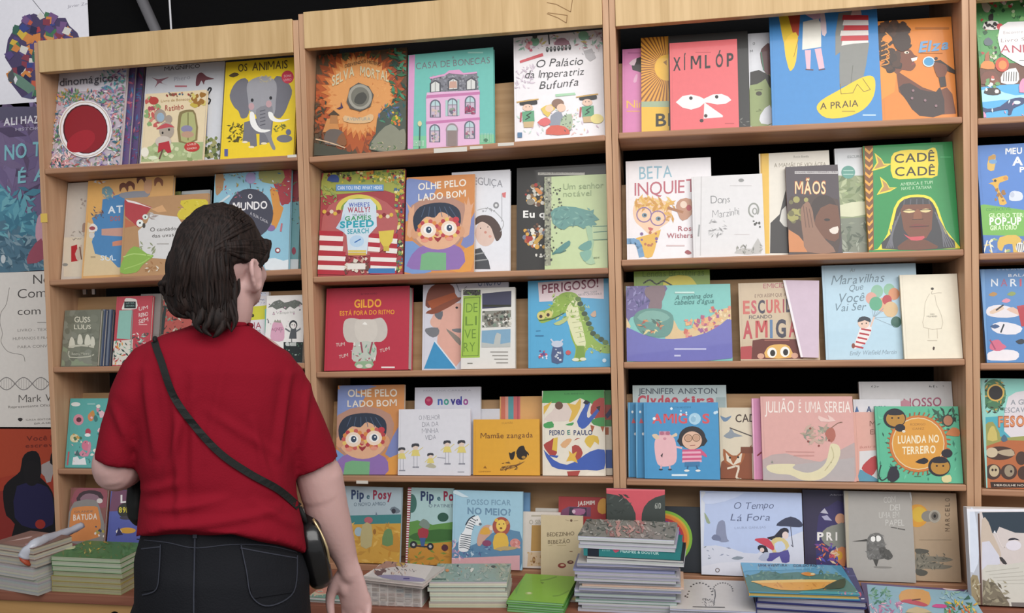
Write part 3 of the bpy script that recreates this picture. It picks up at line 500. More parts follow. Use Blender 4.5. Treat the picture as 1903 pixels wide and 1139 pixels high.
a = B('white picture book with a handwritten black title and two small guards in black hats', (1285, 215), (1805, 180), (2, 1), 0, 'ebe6e8', BL=(1280, 828), BR=(1812, 790), spine='c9c4c8')
a.S(1290, 190, 1805, 290, 80, 8, 22, ['9fc4b0', 'd9a5b0', 'c9b8c4', 'd0c07a', '8fb4a0', 'b58a90', 'e0c8d0'], 'leaf', 4); a.E(1405, 245, 26, 26, '7fae92'); a.E(1405, 215, 14, 14, '4a4a48'); a.E(1690, 210, 30, 28, '8fc0a2'); a.P([1520, 265, 1540, 230, 1580, 225, 1612, 262], 'a07a86', 2); a.L([1485, 200, 1490, 260], 7, '3a3a3a'); a.S(1350, 230, 1385, 300, 8, 8, 16, ['c9707f', 'dca0a4'], 'blob', 2)
a.P([1315, 358, 1450, 312, 1455, 330, 1318, 372], 'd05a62')
for k in range(7): a.E(1478 + 22 * k, 292 - 2.2 * k, 8, 16, '4a4a4c'); a.E(1478 + 22 * k, 288 - 2.2 * k, 4, 6, 'aaa')
a.P([1690, 300, 1740, 285, 1765, 340, 1730, 362, 1705, 340], 'b8b4b6', 0); a.S(1660, 260, 1780, 320, 12, 5, 12, ['c8c4c4', 'b0aeb0'], 'leaf', 3); a.S(1290, 390, 1400, 520, 40, 8, 20, ['ddcdd8', 'd3c4d0', 'cbbcc8'], 'leaf', 8)
a.T('O Palácio', 1410, 398, 1685, 378, 44, '2f2f33', -.008, .16, sh=.22); a.T('da Imperatriz', 1345, 462, 1690, 442, 44, '2f2f33', -.008, .16, sh=.22); a.T('Bufunfa', 1430, 528, 1660, 505, 46, '2f2f33', -.008, .16, sh=.22); a.P([1525, 555, 1640, 545, 1645, 558, 1528, 570], 'a8d0ac')
a.S(1300, 640, 1800, 790, 70, 6, 16, ['e6cf9a', 'd0b4c4', 'c9dcd0', 'd8c8d8', 'e8c0b8'], 'leaf', 6)
for (gx, gy) in ((1365, 620), (1715, 590)):
    a.P([gx - 45, gy, gx - 42, gy - 22, gx, gy - 32, gx + 45, gy - 34, gx + 55, gy - 14, gx + 40, gy - 4], '2d2b2b', 2); a.L([gx - 65, gy - 18, gx + 60, gy - 36], 7, 'cda35a'); a.E(gx - 2, gy + 14, 30, 20, 'e8c4ae'); a.E(gx - 12, gy + 10, 3, 3, '333'); a.E(gx + 8, gy + 9, 3, 3, '333')
    a.P([gx - 35, gy + 38, gx + 35, gy + 32, gx + 38, gy + 95, gx - 30, gy + 100], '5f9f78'); a.L([gx - 15, gy + 85, gx + 10, gy + 70, gx - 8, gy + 60, gx + 18, gy + 44], 6, '25352c'); a.P([gx - 28, gy + 98, gx + 36, gy + 94, gx + 30, gy + 130, gx - 24, gy + 132], 'c9ad80'); a.L([gx - 40, gy + 45, gx - 44, gy + 95], 10, 'b5545a')
a.P([1440, 640, 1500, 615, 1525, 640, 1500, 660, 1480, 690], 'dfc05a', 2); a.E(1540, 610, 36, 28, '8a6a5a'); a.E(1560, 635, 26, 24, 'e8c4ac'); a.E(1490, 640, 24, 20, 'eccaae'); a.P([1500, 680, 1560, 660, 1580, 760, 1500, 770], '8f93a0', 2); a.P([1420, 720, 1470, 690, 1500, 720, 1460, 745], 'd96a6a', 2); a.P([1560, 700, 1620, 670, 1620, 760, 1560, 770], 'a8b89a', 2); a.P([1470, 790, 1500, 740, 1580, 745, 1610, 790], 'd0604f', 2); a.S(1560, 660, 1640, 780, 18, 6, 12, ['4a4a4a', '7a9a7a', 'c9a04f'], 'leaf', 5); a.E(1770, 700, 38, 28, 'e6d68a'); a.R(1303, 780, 1330, 810, '5f7f9f')
# ---- second shelf
Z('E')
a = B('busy red, green and yellow game book with a bright turquoise SPEED lettering on its cover', (105, 102), (605, 80), (2, 2), 0, 'a5464a', BL=(55, 722), BR=(580, 715), spine='8a9a4a')
a.P([85, 170, 105, 102, 605, 80, 600, 170, 570, 240, 480, 210, 100, 240], 'a3a850'); a.S(105, 85, 605, 160, 130, 6, 17, ['d9c040', '4a4a38', '8a9a4a', 'c9843a', 'e8dc9a', '6a3f38', 'cf5a4a', '6f8a4a'], 'shard', 4); a.P([125, 150, 150, 115, 190, 120, 195, 160], '3f5590', 2); a.S(540, 120, 600, 715, 110, 7, 18, ['c9b04a', '5a7a48', 'e0d8a0', 'b0503f', '4f6f8a', '8aa05a', '3f3f38'], 'shard', 7)
a.S(90, 180, 180, 300, 24, 10, 22, ['8fa05a', 'a5b060', '7a8a4a'], 'leaf', 4); a.R(180, 175, 470, 213, '6f9cd0'); a.T('CAN YOU FIND WHAT HIDES', 190, 205, 460, 203, 20, 'e6eef6', .012)
a.P([90, 460, 140, 300, 300, 240, 420, 250, 540, 330, 550, 460, 430, 600, 200, 600], 'b5605f', 2)
a.ring(320, 330, 140, 95, 30, 'd8c85a', 180, 360); a.ring(322, 328, 112, 70, 14, '7a9a4a', 180, 360)
# plain striped cushions stand where the photo has its puzzle figures
ST = 'b02f3c'; WH = 'e9e2dc'
for (sx, sy, w_, h_) in ((75, 455, 150, 150), (65, 580, 175, 140), (385, 590, 165, 130), (370, 470, 80, 110), (480, 470, 75, 120)):
    n_ = max(4, int(h_ / 26))
    for k in range(n_): a.P([sx + 6 * (k % 2), sy + h_ * k / n_, sx + w_, sy + h_ * k / n_ + 6, sx + w_ - 4, sy + h_ * (k + 1) / n_ + 6, sx + 4, sy + h_ * (k + 1) / n_], WH if k % 2 else ST)
a.R(375, 685, 540, 716, '3f78b0'); a.S(235, 610, 380, 715, 50, 8, 20, ['8a3a3f', 'c9a08f', '6a4a40', 'd8d0c0', 'b5545a'], 'shard', 2)
for k in range(5): a.E(110 + 22 * k, 340 + 12 * (k % 2), 12, 12, ['d9b24a', '8a3038', 'e0d0b8'][k % 3]); a.E(430 + 22 * k, 360 + 10 * (k % 2), 12, 12, ['e0d0b8', 'd9b24a', '8a3038'][k % 3])
a.P([230, 300, 260, 265, 390, 262, 425, 300, 430, 430, 380, 485, 370, 600, 255, 600, 245, 485, 200, 440], 'cfdce6', 0); a.P([180, 440, 235, 350, 235, 470], 'b9cfe0')
a.T("WHERE'S", 258, 312, 385, 308, 24, '5a6ab5', .03); a.T('WALLY?', 252, 346, 388, 342, 30, 'a83a50', .03); a.T('THE GREAT', 280, 368, 370, 364, 12, '6a6a7a', .01); a.T('GAMES', 235, 396, 395, 390, 26, '4a9a6a', .03); a.T('SPEED', 205, 440, 412, 430, 38, '2fa0b0', .04); a.T('SEARCH', 250, 476, 380, 470, 28, '3a9aa8', .03)
a.E(308, 520, 44, 36, 'b5cfe6'); a.L([295, 528, 330, 508], 7, '3f70b0'); a.R(255, 575, 365, 588, 'd8c060'); a.R(255, 590, 365, 606, 'd0b050'); a.T('MARTIN H', 260, 680, 355, 678, 14, '7a3a3a', 0); a.R(250, 655, 360, 692, 'e3ddd4'); a.P([440, 460, 535, 452, 525, 520, 500, 555, 470, 555, 448, 520], 'd9c04f', 0); a.R(470, 550, 505, 580, 'c9b045')
def glasses_cover(a, X, Y, T, lx, hands):
    """orange and blue cover with a dark haired smiling child in flowered glasses; X,Y map the drawing onto the sheet"""
    P = lambda l, c, sm=0: a.P([v for i in range(0, len(l), 2) for v in (X(l[i], l[i + 1]), Y(l[i], l[i + 1]))], c, sm)
    E = lambda x, y, rx, ry, c: a.E(X(x, y), Y(x, y), rx * T, ry * T, c)
    P([588, 250, 605, 150, 660, 140, 800, 180, 700, 330, 600, 400], '7f8fc0', 2); P([640, 300, 800, 240, 960, 290, 980, 420, 900, 560, 700, 560, 620, 430], 'b58a78', 2)
    P([588, 705, 600, 520, 700, 560, 760, 705], '7796c8', 2); P([930, 620, 1005, 500, 1020, 560, 1000, 700, 870, 695], 'dd9a4a', 2); P([940, 540, 1030, 330, 1040, 400, 1015, 540], '7d86b8', 2)
    if hands: P([940, 480, 965, 330, 960, 270, 975, 300, 985, 245, 1000, 300, 1020, 280, 1005, 340, 990, 480], 'd9a584', 2); P([610, 480, 625, 340, 605, 280, 640, 320, 655, 300, 650, 480], 'd9a584', 2)
    P([620, 640, 680, 560, 780, 530, 900, 540, 960, 590, 930, 690, 640, 690], '8f6fae', 2); P([690, 695, 700, 600, 740, 585, 850, 590, 850, 695], '77ae80', 0)
    E(800, 450, 148, 120, 'e0ad8a'); E(660, 470, 26, 34, 'd49c78'); E(940, 460, 24, 34, 'd49c78')
    P([655, 440, 650, 370, 690, 310, 780, 285, 870, 290, 930, 330, 940, 400, 920, 440, 890, 380, 820, 340, 780, 375, 730, 370, 690, 410, 670, 460], '2e3748', 3)
    for k in range(6): a.L([X(720 + 30 * k, 310), Y(720 + 30 * k, 310), X(700 + 42 * k, 370), Y(700 + 42 * k, 370)], 4 * T, '4f5f78')
    for gx, gy in ((742, 452), (868, 440)):
        for k in range(14): E(gx + 58 * math.cos(k * .449), gy + 55 * math.sin(k * .449), 13, 13, ['d98a4a', 'b8434a', 'e6c06a', 'c9605a'][k % 4])
        E(gx, gy, 48, 45, 'f0d8c4'); E(gx, gy - 2, 30, 26, 'f4f0ea'); E(gx + 2, gy - 2, 17, 20, '3a4a60'); E(gx + 5, gy - 7, 5, 5, 'fff')
    E(910, 388, 20, 18, 'c23f4a'); E(800, 470, 12, 9, 'cf8f70'); P([775, 492, 800, 500, 825, 490, 800, 525], '9a3038', 2); E(720, 515, 22, 12, 'e3967f'); E(870, 505, 22, 12, 'e3967f')
a = B('upper of the two orange books with a smiling child in flowered glasses', (617, 136), (1040, 103), (2, 2), 0, 'd18b52', BL=(588, 705), BR=(1005, 690), spine='7f8fc0', kind='soft', y=.024)
glasses_cover(a, lambda x, y: x, lambda x, y: y, 1, 0, True)
a.T('OLHE PELO', 680, 208, 972, 180, 40, 'f0e6d8', .02, .12); a.T('LADO BOM', 680, 272, 970, 248, 40, 'f0e6d8', .02, .12)
a = B('white book with a sketched child in a striped jumper, behind the orange glasses book', (890, 102), (1243, 80), (2, 2), 1, 'e3e3e8', BL=(870, 690), BR=(1235, 680), pages='cfcac0', th=.018)
a.T('A PREGUIÇA', 905, 160, 1195, 190, 44, '8f8f96', .0, .1); a.P([1190, 225, 1215, 220, 1212, 255, 1195, 250], 'd97a7a'); a.L([1190, 230, 1190, 400], 4, 'a8a8ac')
a.E(1090, 470, 62, 80, 'dcc0b2'); a.P([1030, 420, 1030, 380, 1070, 360, 1130, 370, 1175, 420, 1190, 480, 1160, 520, 1140, 480, 1120, 430, 1070, 400], '55443f', 3); a.E(1090, 465, 8, 8, 'c98a7a'); a.E(1118, 490, 10, 8, 'd9a090'); a.E(1060, 440, 3, 4, '444'); a.E(1105, 432, 3, 4, '444')
a.P([1010, 690, 1020, 570, 1060, 560, 1110, 640, 1120, 690], '4a4c50', 0); a.L([1020, 600, 1080, 590], 8, '9a9c9c'); a.L([1018, 640, 1100, 630], 8, '9a9c9c'); a.E(1155, 300, 18, 20, '8f8f92'); a.E(1155, 300, 8, 9, 'ddd'); a.L([1040, 330, 1120, 320, 1200, 400, 1180, 460], 4, 'aaa', 3); a.S(1035, 310, 1150, 340, 14, 5, 10, ['b5b5b8', '9a9a9e'], 'leaf', 2)
a = B('charcoal black book with colourful specks forming a head, behind the pale green one', (1290, 72), (1828, 46), (2, 2), 1, '33312f', BL=(1270, 682), BR=(1825, 665), pages='3a3835')
a.R(1410, 100, 1695, 116, 'b8b4ac'); a.T('UM LIVRO DE PERGUNTAS PARA CRIANCAS', 1415, 112, 1690, 104, 9, '33312f', 0)
a.S(1325, 165, 1560, 310, 80, 5, 16, ['c9c4b8', 'a83a34', 'd9a44a', '6a4a3a', 'e6e0d4', '4f5a48', '8a6a4a'], 'dot', 3, ell=1); a.S(1310, 400, 1560, 560, 90, 5, 16, ['c9c4b8', 'a83a34', 'd9a44a', '6a4a3a', 'e6e0d4', '7a7f90', 'b5623a'], 'dot', 5, ell=1); a.E(1365, 280, 24, 20, '8a8478'); a.P([1390, 200, 1410, 195, 1440, 225, 1420, 235], 'd98a4a', 2); a.P([1385, 520, 1430, 480, 1440, 490, 1400, 540], 'c9a050', 2)
a.T('Eu que', 1320, 375, 1530, 375, 40, 'f0ede8', .03); a.S(1385, 600, 1450, 615, 7, 5, 7, ['d8d4cc'], 'dot', 3)
a = B('pale green spiral edged book with a teal printed bowed face', (1455, 128), (1830, 108), (2, 2), 0, 'bccb9a', BL=(1446, 668), BR=(1834, 660), kind='soft', spine='9a9a88', pages='c9d0a8')
a.P([1455, 128, 1492, 126, 1488, 667, 1446, 668], '8f8f7c'); a.S(1448, 130, 1492, 665, 110, 6, 12, ['b5b5a0', '6a6a5c', '4a4a44', 'a0a08a'], 'shard', 3); a.S(1480, 150, 1560, 600, 34, 5, 10, ['3a4038', '5a5f4a'], 'shard', 8)
a.T('Um senhor', 1565, 205, 1810, 195, 36, '8fa078', -.004); a.T('notável', 1565, 248, 1735, 242, 34, '8fa078', -.004)
a.P([1488, 345, 1510, 320, 1560, 305, 1640, 312, 1690, 325, 1730, 335, 1752, 325, 1748, 352, 1785, 388, 1752, 398, 1770, 415, 1740, 440, 1715, 425, 1690, 445, 1650, 425, 1600, 428, 1570, 450, 1535, 440, 1500, 410], '5f8f88', 0); a.P([1700, 430, 1745, 440, 1752, 520, 1740, 600, 1760, 655, 1705, 655, 1690, 590, 1720, 520], '9dbb98', 2); a.P([1495, 600, 1540, 555, 1600, 515, 1605, 545, 1560, 580, 1520, 596], '4f8580', 2); a.L([1500, 592, 1545, 590, 1580, 575], 7, '3f706c', 2); a.P([1655, 560, 1690, 530, 1735, 515, 1735, 560, 1700, 580], '63968c', 2); a.P([1665, 590, 1690, 580, 1735, 575, 1730, 620, 1700, 645, 1680, 625], '7aa896', 2)
a.P([1740, 425, 1835, 420, 1835, 510, 1745, 515], 'b3c69a'); a.L([1745, 430, 1832, 427], 4, '4f7a68'); a.L([1745, 512, 1832, 508], 4, '4f7a68'); a.L([1750, 465, 1830, 460], 5, '4f7a68'); a.S(1500, 320, 1740, 420, 30, 10, 24, ['6a9890', '547f7c', '7aa59a'], 'leaf', 3); a.T('BREVE', 1750, 626, 1785, 624, 10, '5a6a50', 0)
# ---- third shelf
Z('F')
a = B('red square picture book with a white elephant below a yellow title', (133, 150), (635, 136), (2, 3), 0, 'b83145', BL=(95, 652), BR=(612, 646), spine='a02a3c', th=.045, pages='ddd6d0')
a.T('SILVANA RANDO', 330, 190, 430, 186, 10, '7a2030', 0); a.T('GILDO', 290, 268, 455, 262, 46, 'f0a83a', .03, .08); a.T('ESTÁ FORA DO RITMO', 202, 316, 535, 306, 26, 'eb9f35', .02, .1)
a.P([230, 350, 270, 332, 330, 340, 360, 345, 420, 335, 460, 332, 490, 380, 488, 440, 455, 475, 410, 480, 400, 540, 300, 540, 290, 485, 245, 475, 222, 420], 'c9c1b8', 3); a.P([300, 350, 360, 338, 420, 350, 430, 430, 390, 480, 330, 480, 295, 430], 'd2cac0', 3)
a.P([275, 580, 285, 500, 330, 475, 390, 475, 425, 510, 420, 580, 390, 600, 310, 600], 'bfc4b8', 2); a.S(280, 490, 420, 590, 30, 8, 18, ['8fc0a0', 'e0e0d8', '6a9a80', 'a05a5f', 'c9b0b8'], 'leaf', 3); a.P([300, 600, 400, 595, 395, 635, 305, 635], '8fae8a', 2); a.E(322, 625, 20, 12, 'd8d0c4'); a.E(378, 622, 20, 12, 'd8d0c4'); a.P([340, 370, 355, 355, 370, 372], 'f0ece4', 2); a.L([330, 480, 340, 540], 10, '9a4a58'); a.L([400, 480, 385, 545], 10, '9a4a58')
a.T('TUM', 178, 505, 232, 500, 20, 'e0c8c0', .01, .1); a.T('TUM', 196, 578, 252, 566, 20, 'e0c8c0', .01, .1); a.T('TUM', 445, 542, 505, 526, 20, 'e0c8c0', .01, .1); a.R(455, 627, 537, 636, 'e6e0dc')
a = B('pale lilac picture book with a large man in profile wearing a brown hat', (718, 86), (1232, 68), (2, 3), 1, 'd3d1db', BL=(695, 640), BR=(1228, 630))
a.T('O NOVO', 1045, 138, 1185, 130, 38, '5f6f94', .008, .06); a.L([870, 110, 900, 100, 920, 140, 935, 170, 975, 140], 5, '8f8f98', 3); a.E(900, 110, 18, 12, 'a5a5ae')
a.P([780, 290, 940, 240, 960, 500, 900, 640, 800, 560, 800, 400, 770, 370], 'dda898', 2); a.E(785, 355, 32, 34, 'dfae9c'); a.P([780, 300, 830, 290, 820, 340, 790, 330], '6a6a70', 2)
a.P([730, 200, 760, 140, 830, 115, 890, 135, 905, 180, 900, 215, 740, 270], '7d4434', 3); a.P([735, 230, 900, 175, 925, 210, 765, 285], 'a5532f', 0); a.P([735, 290, 920, 205, 932, 225, 800, 300, 745, 305], '8a4a34', 2); a.E(915, 268, 8, 7, '2a2a30')
a.P([725, 395, 800, 390, 805, 430, 770, 450, 730, 425], '77777c', 2); a.P([885, 400, 940, 395, 940, 420, 900, 415], '77777a', 2); a.P([850, 395, 935, 455, 935, 500, 880, 440], '8a8076', 2); a.P([715, 640, 780, 470, 915, 640], '3d8fbf'); a.L([780, 470, 915, 640], 8, 'd8e0e8')
a = B('white paperback with a green vertical panel and three small photographs, before the hat profile', (953, 158), (1272, 136), (2, 3), 0, 'dfdcd6', BL=(930, 636), BR=(1270, 632), spine='c8c4bc', th=.017, kind='soft')
a.P([955, 197, 1065, 190, 1055, 572, 940, 575], '9ec04c', 0); a.ring(1003, 385, 0, 0, 0, 'fff', n=1)
a.L([962, 210, 1055, 203, 1046, 560, 950, 563, 962, 210], 4, '5f7a34')
for i, t in enumerate(('DE', 'LI', 'VE', 'RY')): a.T(t, 972 - 5 * i, 298 + 80 * i, 1042 - 5 * i, 294 + 80 * i, 56, '6a8a34', -.006)
a.P([1070, 182, 1248, 165, 1247, 262, 1070, 275], '3f3f58'); a.R(1072, 250, 1245, 264, '2f3028'); a.P([1070, 290, 1246, 282, 1245, 383, 1068, 390], '8a8a80'); a.S(1072, 290, 1243, 385, 70, 6, 16, ['4a4a44', 'c5c0b4', '6a5f54', 'e0dcd4', '7a8a7a'], 'shard', 3); a.P([1068, 408, 1243, 398, 1242, 505, 1066, 510], '7fa5bf'); a.P([1068, 480, 1140, 490, 1150, 440, 1160, 420, 1185, 430, 1180, 490, 1242, 480, 1242, 508, 1066, 510], 'b9bcb8'); 
for k in range(4): a.R(1120 + 12 * k, 535 + 22 * k, 1228, 541 + 22 * k, '8f8b84')
a.R(980, 604, 1012, 610, '7a7a70'); a.R(955, 160, 1060, 192, '4a4a44'); a.S(955, 160, 1060, 192, 20, 4, 9, ['8a8a80', '2f2f2a', '6a8a40'], 'shard', 2)
a = B('sky blue picture book with a green crocodile made of leaves', (1355, 77), (1840, 62), (2, 3), 0, '55a6cf', BL=(1345, 628), BR=(1850, 624), spine='4a94ba')
a.P([1410, 115, 1810, 85, 1812, 215, 1640, 205, 1600, 225, 1418, 232], 'e0cdd0', 0); a.T('PERIGOSO!', 1435, 182, 1778, 142, 52, '7a2a44', .016, .06); a.T('NÃO TOQUE', 1690, 180, 1770, 174, 10, '6a6a70', 0); a.T('NESTE CROCODILO', 1655, 196, 1800, 188, 12, '6a6a70', 0)
G1, G2, G3 = '8fae4a', 'c5d08a', '5f7a38'
a.P([1405, 320, 1420, 290, 1480, 270, 1540, 190, 1600, 172, 1650, 190, 1680, 260, 1720, 370, 1750, 450, 1800, 490, 1850, 500, 1852, 545, 1790, 540, 1730, 510, 1700, 540, 1690, 590, 1630, 590, 1640, 520, 1610, 440, 1580, 300, 1500, 340, 1430, 362], G1, 3)
a.P([1580, 290, 1640, 215, 1660, 300, 1690, 420, 1700, 500, 1650, 500, 1620, 440], 'dcdcb0', 3)
for k in range(7): a.L([1600 + 10 * k, 300 + 30 * k, 1660 + 6 * k, 292 + 30 * k], 4, 'b5b88a')
a.S(1480, 190, 1640, 340, 60, 8, 18, [G1, 'a5c060', '7a9a44', G2], 'leaf', 3); a.S(1650, 220, 1720, 440, 30, 8, 18, ['a5c060', '6f8f40', G2], 'leaf', 4)
for k in range(11): a.E(1655 + 13 * k + (k > 7) * 12 * (k - 7), 215 + 30 * k - (k > 7) * 12 * (k - 7), 18, 15, '344a30' if k % 2 else G3)
a.S(1690, 490, 1850, 545, 26, 6, 13, ['c5d08a', '9ab050', '3a4a30'], 'leaf', 5); a.E(1430, 318, 26, 26, 'd3c87a'); a.E(1475, 308, 24, 24, 'd3c87a'); a.E(1428, 322, 10, 11, '4a3030'); a.E(1472, 312, 10, 11, '4a3030'); a.L([1420, 345, 1500, 335, 1570, 300], 6, '4f6a2f', 2); a.P([1505, 365, 1560, 340, 1590, 320, 1590, 345, 1540, 375], 'b5c080', 2); a.P([1730, 310, 1760, 285, 1765, 320, 1745, 325], 'c9a890', 2)
a.P([1640, 590, 1650, 500, 1690, 500, 1700, 590], '7a9a44', 0); a.E(1640, 585, 22, 10, 'dcdcc0'); a.E(1685, 582, 20, 10, 'dcdcc0')
a.P([1495, 600, 1500, 510, 1530, 495, 1560, 510, 1562, 600], '4a5a80', 2); a.E(1528, 490, 36, 20, 'c0c8d8'); a.L([1510, 485, 1490, 462], 10, 'c0c8d8'); a.L([1545, 480, 1560, 465], 10, 'c0c8d8'); a.S(1510, 520, 1550, 590, 8, 6, 10, ['d8dce0', 'b5bcc8'], 'blob', 2); a.S(1410, 530, 1465, 580, 12, 6, 12, ['d8dce8', '5a4a8a', 'c05a6a'], 'blob', 2); a.E(1595, 542, 16, 14, 'c45a5a'); a.L([1400, 410, 1425, 408], 4, '3f7fa5'); a.R(1395, 436, 1445, 442, '3a78a0'); a.E(1815, 590, 12, 12, 'cfe0ea')
# ---- fourth shelf
Z('G')
mp = lambda x, y: (185 + (x - 600) * .985 - 30 * (y - 120) / 580, 80 + (y - 120) * .95)
a = B('lower of the two orange books with a smiling child in flowered glasses', (195, 88), (605, 76), (2, 4), 0, 'cc8a52', BL=(165, 622), BR=(560, 622), spine='8f90c0', kind='soft')
a.P([195, 88, 300, 80, 420, 90, 240, 130], '7f8fc0', 2)
glasses_cover(a, lambda x, y: mp(x, y)[0] - 28, lambda x, y: mp(x, y)[1] + 10 - (x - 600) * -.02, .98, 0, False)
a.T('OLHE PELO', 247, 152, 542, 148, 42, 'e8dccc', .02, .12); a.T('LADO BOM', 244, 212, 540, 208, 38, 'e8dccc', .02, .12)
a = B('white book with multicoloured small title letters, behind the yellow skirted figures', (650, 96), (1043, 93), (2, 4), 1, 'd3d3dc', BL=(640, 630), BR=(1040, 630))
a.T('MARIANA CARRARA', 700, 122, 985, 118, 10, 'b0b0bc', 0); a.E(732, 178, 24, 28, 'b02a58'); a.E(730, 172, 13, 9, 'c95a74')
for i, (t, c_, xa) in enumerate((('n', '4a6ab0', 785), ('o', '3a9a8a', 822), ('v', '2f2f80', 862), ('e', '4f3f98', 893), ('l', '3a4a9a', 922), ('o', '9a4a90', 938))): a.T(t, xa, 200, xa + (8 if t == 'l' else 30), 199, 48, c_, .03)
a = B('plain white book with only its upper right corner showing, between small white and yellow books', (990, 226), (1165, 224), (2, 4), 2, 'd6d6dc', BL=(980, 630), BR=(1160, 630))
a = B('orange book with red and teal vertical stripes, behind the yellow bird book', (1165, 152), (1428, 148), (2, 4), 2, 'dda868', BL=(1150, 630), BR=(1420, 630))
a.R(1165, 140, 1190, 300, 'c9705a'); a.R(1190, 140, 1208, 300, 'd99a8a'); a.R(1208, 140, 1240, 300, '5a9aa0'); a.R(1240, 140, 1280, 300, 'cf6a6a'); a.R(1262, 140, 1270, 300, 'b0505a')
a = B('small square white book with a row of thin children in yellow clothes', (560, 228), (983, 224), (2, 4), 0, 'dad8de', BL=(538, 626), BR=(976, 628), spine='c4c2c8', pages='d9b8d8', y=.016)
for i, (t, x0, x1) in enumerate((('O MELHOR', 672, 800), ('DIA DA', 692, 790), ('MINHA', 690, 790), ('VIDA', 710, 775))): a.T(t, x0, 292 + 40 * i, x1, 288 + 40 * i, 28, '8f8f98', -.01, .15)
for (fx, fy, s_, sit) in ((570, 490, 1, 0), (652, 470, 1.1, 0), (742, 520, .9, 1), (842, 450, 1.05, 0), (928, 450, 1.1, 0)):
    a.P([fx - 24 * s_, fy + 34 * s_, fx - 14 * s_, fy, fx + 14 * s_, fy, fx + 26 * s_, fy + 34 * s_], 'dccb78'); a.E(fx, fy - 14 * s_, 16 * s_, 15 * s_, 'dfc8b8'); a.P([fx - 20 * s_, fy - 12 * s_, fx - 18 * s_, fy - 32 * s_, fx + 16 * s_, fy - 34 * s_, fx + 20 * s_, fy - 16 * s_, fx, fy - 22 * s_], '3f4046', 2)
    a.L([fx - 16 * s_, fy + 6, fx - 36 * s_, fy + 24], 4, 'dccb78'); a.L([fx + 16 * s_, fy + 6, fx + 40 * s_, fy - 14 + 40 * (int(fx) % 2)], 4, 'dccb78')
    if not sit:
        for d in (-9, 9): a.L([fx + d * s_, fy + 34 * s_, fx + d * s_, fy + 100], 3, 'a5a5ae'); a.L([fx + d * s_ - 5, fy + 104, fx + d * s_ + 9, fy + 104], 8, '8a8a94')
    else: a.P([fx - 30, fy + 50, fx, fy + 30, fx + 34, fy + 48, fx + 20, fy + 60], 'b5b098', 2)
a.L([785, 515, 830, 520], 5, 'a5a5ae'); a.R(905, 600, 945, 606, 'a5a5ac')
a = B('square yellow picture book with two small black birds on a twig', (1003, 291), (1398, 283), (2, 4), 0, 'dda338', BL=(993, 630), BR=(1393, 635), spine='c98ab0', pages='e0c8a0')
a.T('MAMÃE', 1170, 318, 1235, 314, 12, 'b08030', 0); a.T('Mamãe zangada', 1042, 402, 1355, 396, 30, '7a4f28', .012, .1)
a.E(1290, 498, 32, 32, '2b2420'); a.P([1255, 495, 1270, 455, 1300, 445, 1310, 470, 1330, 490, 1330, 505, 1305, 480], '2b2420', 2); a.E(1300, 515, 12, 8, 'b0843a'); a.P([1212, 485, 1225, 490, 1250, 478, 1240, 525, 1222, 528, 1215, 505], '2b2420', 2); a.P([1160, 595, 1175, 570, 1250, 560, 1310, 538, 1250, 575, 1190, 590], '7a5228', 2); a.S(1165, 545, 1290, 590, 16, 8, 16, ['8f642f', '5f4020', 'b58a40'], 'leaf', 3); a.P([1058, 580, 1070, 565, 1080, 582], '9a6a28'); a.T('COMPANHIA', 1030, 606, 1105, 604, 8, '9a6a28', 0)
a = B('second copy of the cut paper shapes book, a strip of it by the upright', (1460, 117), (1830, 114), (2, 4), 1, 'd9d0c0', BL=(1450, 637), BR=(1826, 637), group='copies of the cut paper shapes book')
a.R(1700, 100, 1840, 200, '4a8a48'); a.P([1780, 200, 1840, 200, 1840, 330, 1780, 280], 'a04a40'); a.R(1780, 290, 1840, 330, '4f8a50'); a.R(1780, 335, 1810, 380, 'a8603f'); a.P([1780, 470, 1840, 470, 1840, 580, 1780, 580], '3f5a9a'); a.P([1790, 260, 1830, 210, 1835, 250, 1800, 285], '3a3f60')
a = B('white picture book with red, blue, green and yellow cut paper shapes and a starfish', (1420, 116), (1792, 113), (2, 4), 0, 'e2d9c9', BL=(1405, 635), BR=(1783, 637), spine='c9c0b0', group='copies of the cut paper shapes book')
a.P([1410, 190, 1418, 110, 1795, 108, 1790, 210, 1720, 200, 1640, 160, 1560, 200, 1490, 190], '4a9a50', 0); a.T('ILAN BRENMAN', 1545, 140, 1660, 138, 10, '2f6a38', 0)
a.P([1720, 180, 1790, 160, 1790, 275, 1740, 290, 1700, 250], 'a8463f', 2); a.P([1420, 210, 1470, 180, 1440, 230, 1420, 260], 'd9b04a'); a.P([1470, 240, 1500, 200, 1560, 190, 1600, 230, 1580, 290, 1500, 300, 1420, 290], 'd9c8bf', 2); a.P([1560, 190, 1610, 200, 1640, 160, 1640, 220, 1600, 290, 1570, 300, 1590, 240], 'd8b04f', 2); a.E(1512, 205, 24, 24, '6a4a3c'); a.P([1420, 315, 1470, 300, 1480, 335, 1430, 340], '4a9a58', 2); a.P([1550, 320, 1600, 305, 1590, 325], '4a9a58', 2)
a.P([1620, 300, 1665, 210, 1670, 190, 1700, 185, 1680, 250, 1690, 280, 1740, 225, 1755, 235, 1690, 320, 1650, 345], '3f5fae', 2); a.P([1655, 190, 1672, 170, 1700, 185, 1680, 200], '2a2a34'); a.P([1735, 215, 1760, 205, 1755, 240], '3a2a28'); a.P([1710, 290, 1790, 275, 1790, 330, 1720, 320], '4a9050', 2); a.P([1700, 320, 1725, 330, 1710, 370], 'a85a3a'); a.P([1760, 330, 1785, 330, 1775, 365], 'a85a3a')
for i, (t, xa, xb, c_) in enumerate((('PEDRO', 1455, 1545, '33406a'), ('E', 1562, 1580, '2f7a6a'), ('PAULO', 1600, 1712, '33406a'))): a.T(t, xa, 382, xb, 380, 28, c_, .025, .14)
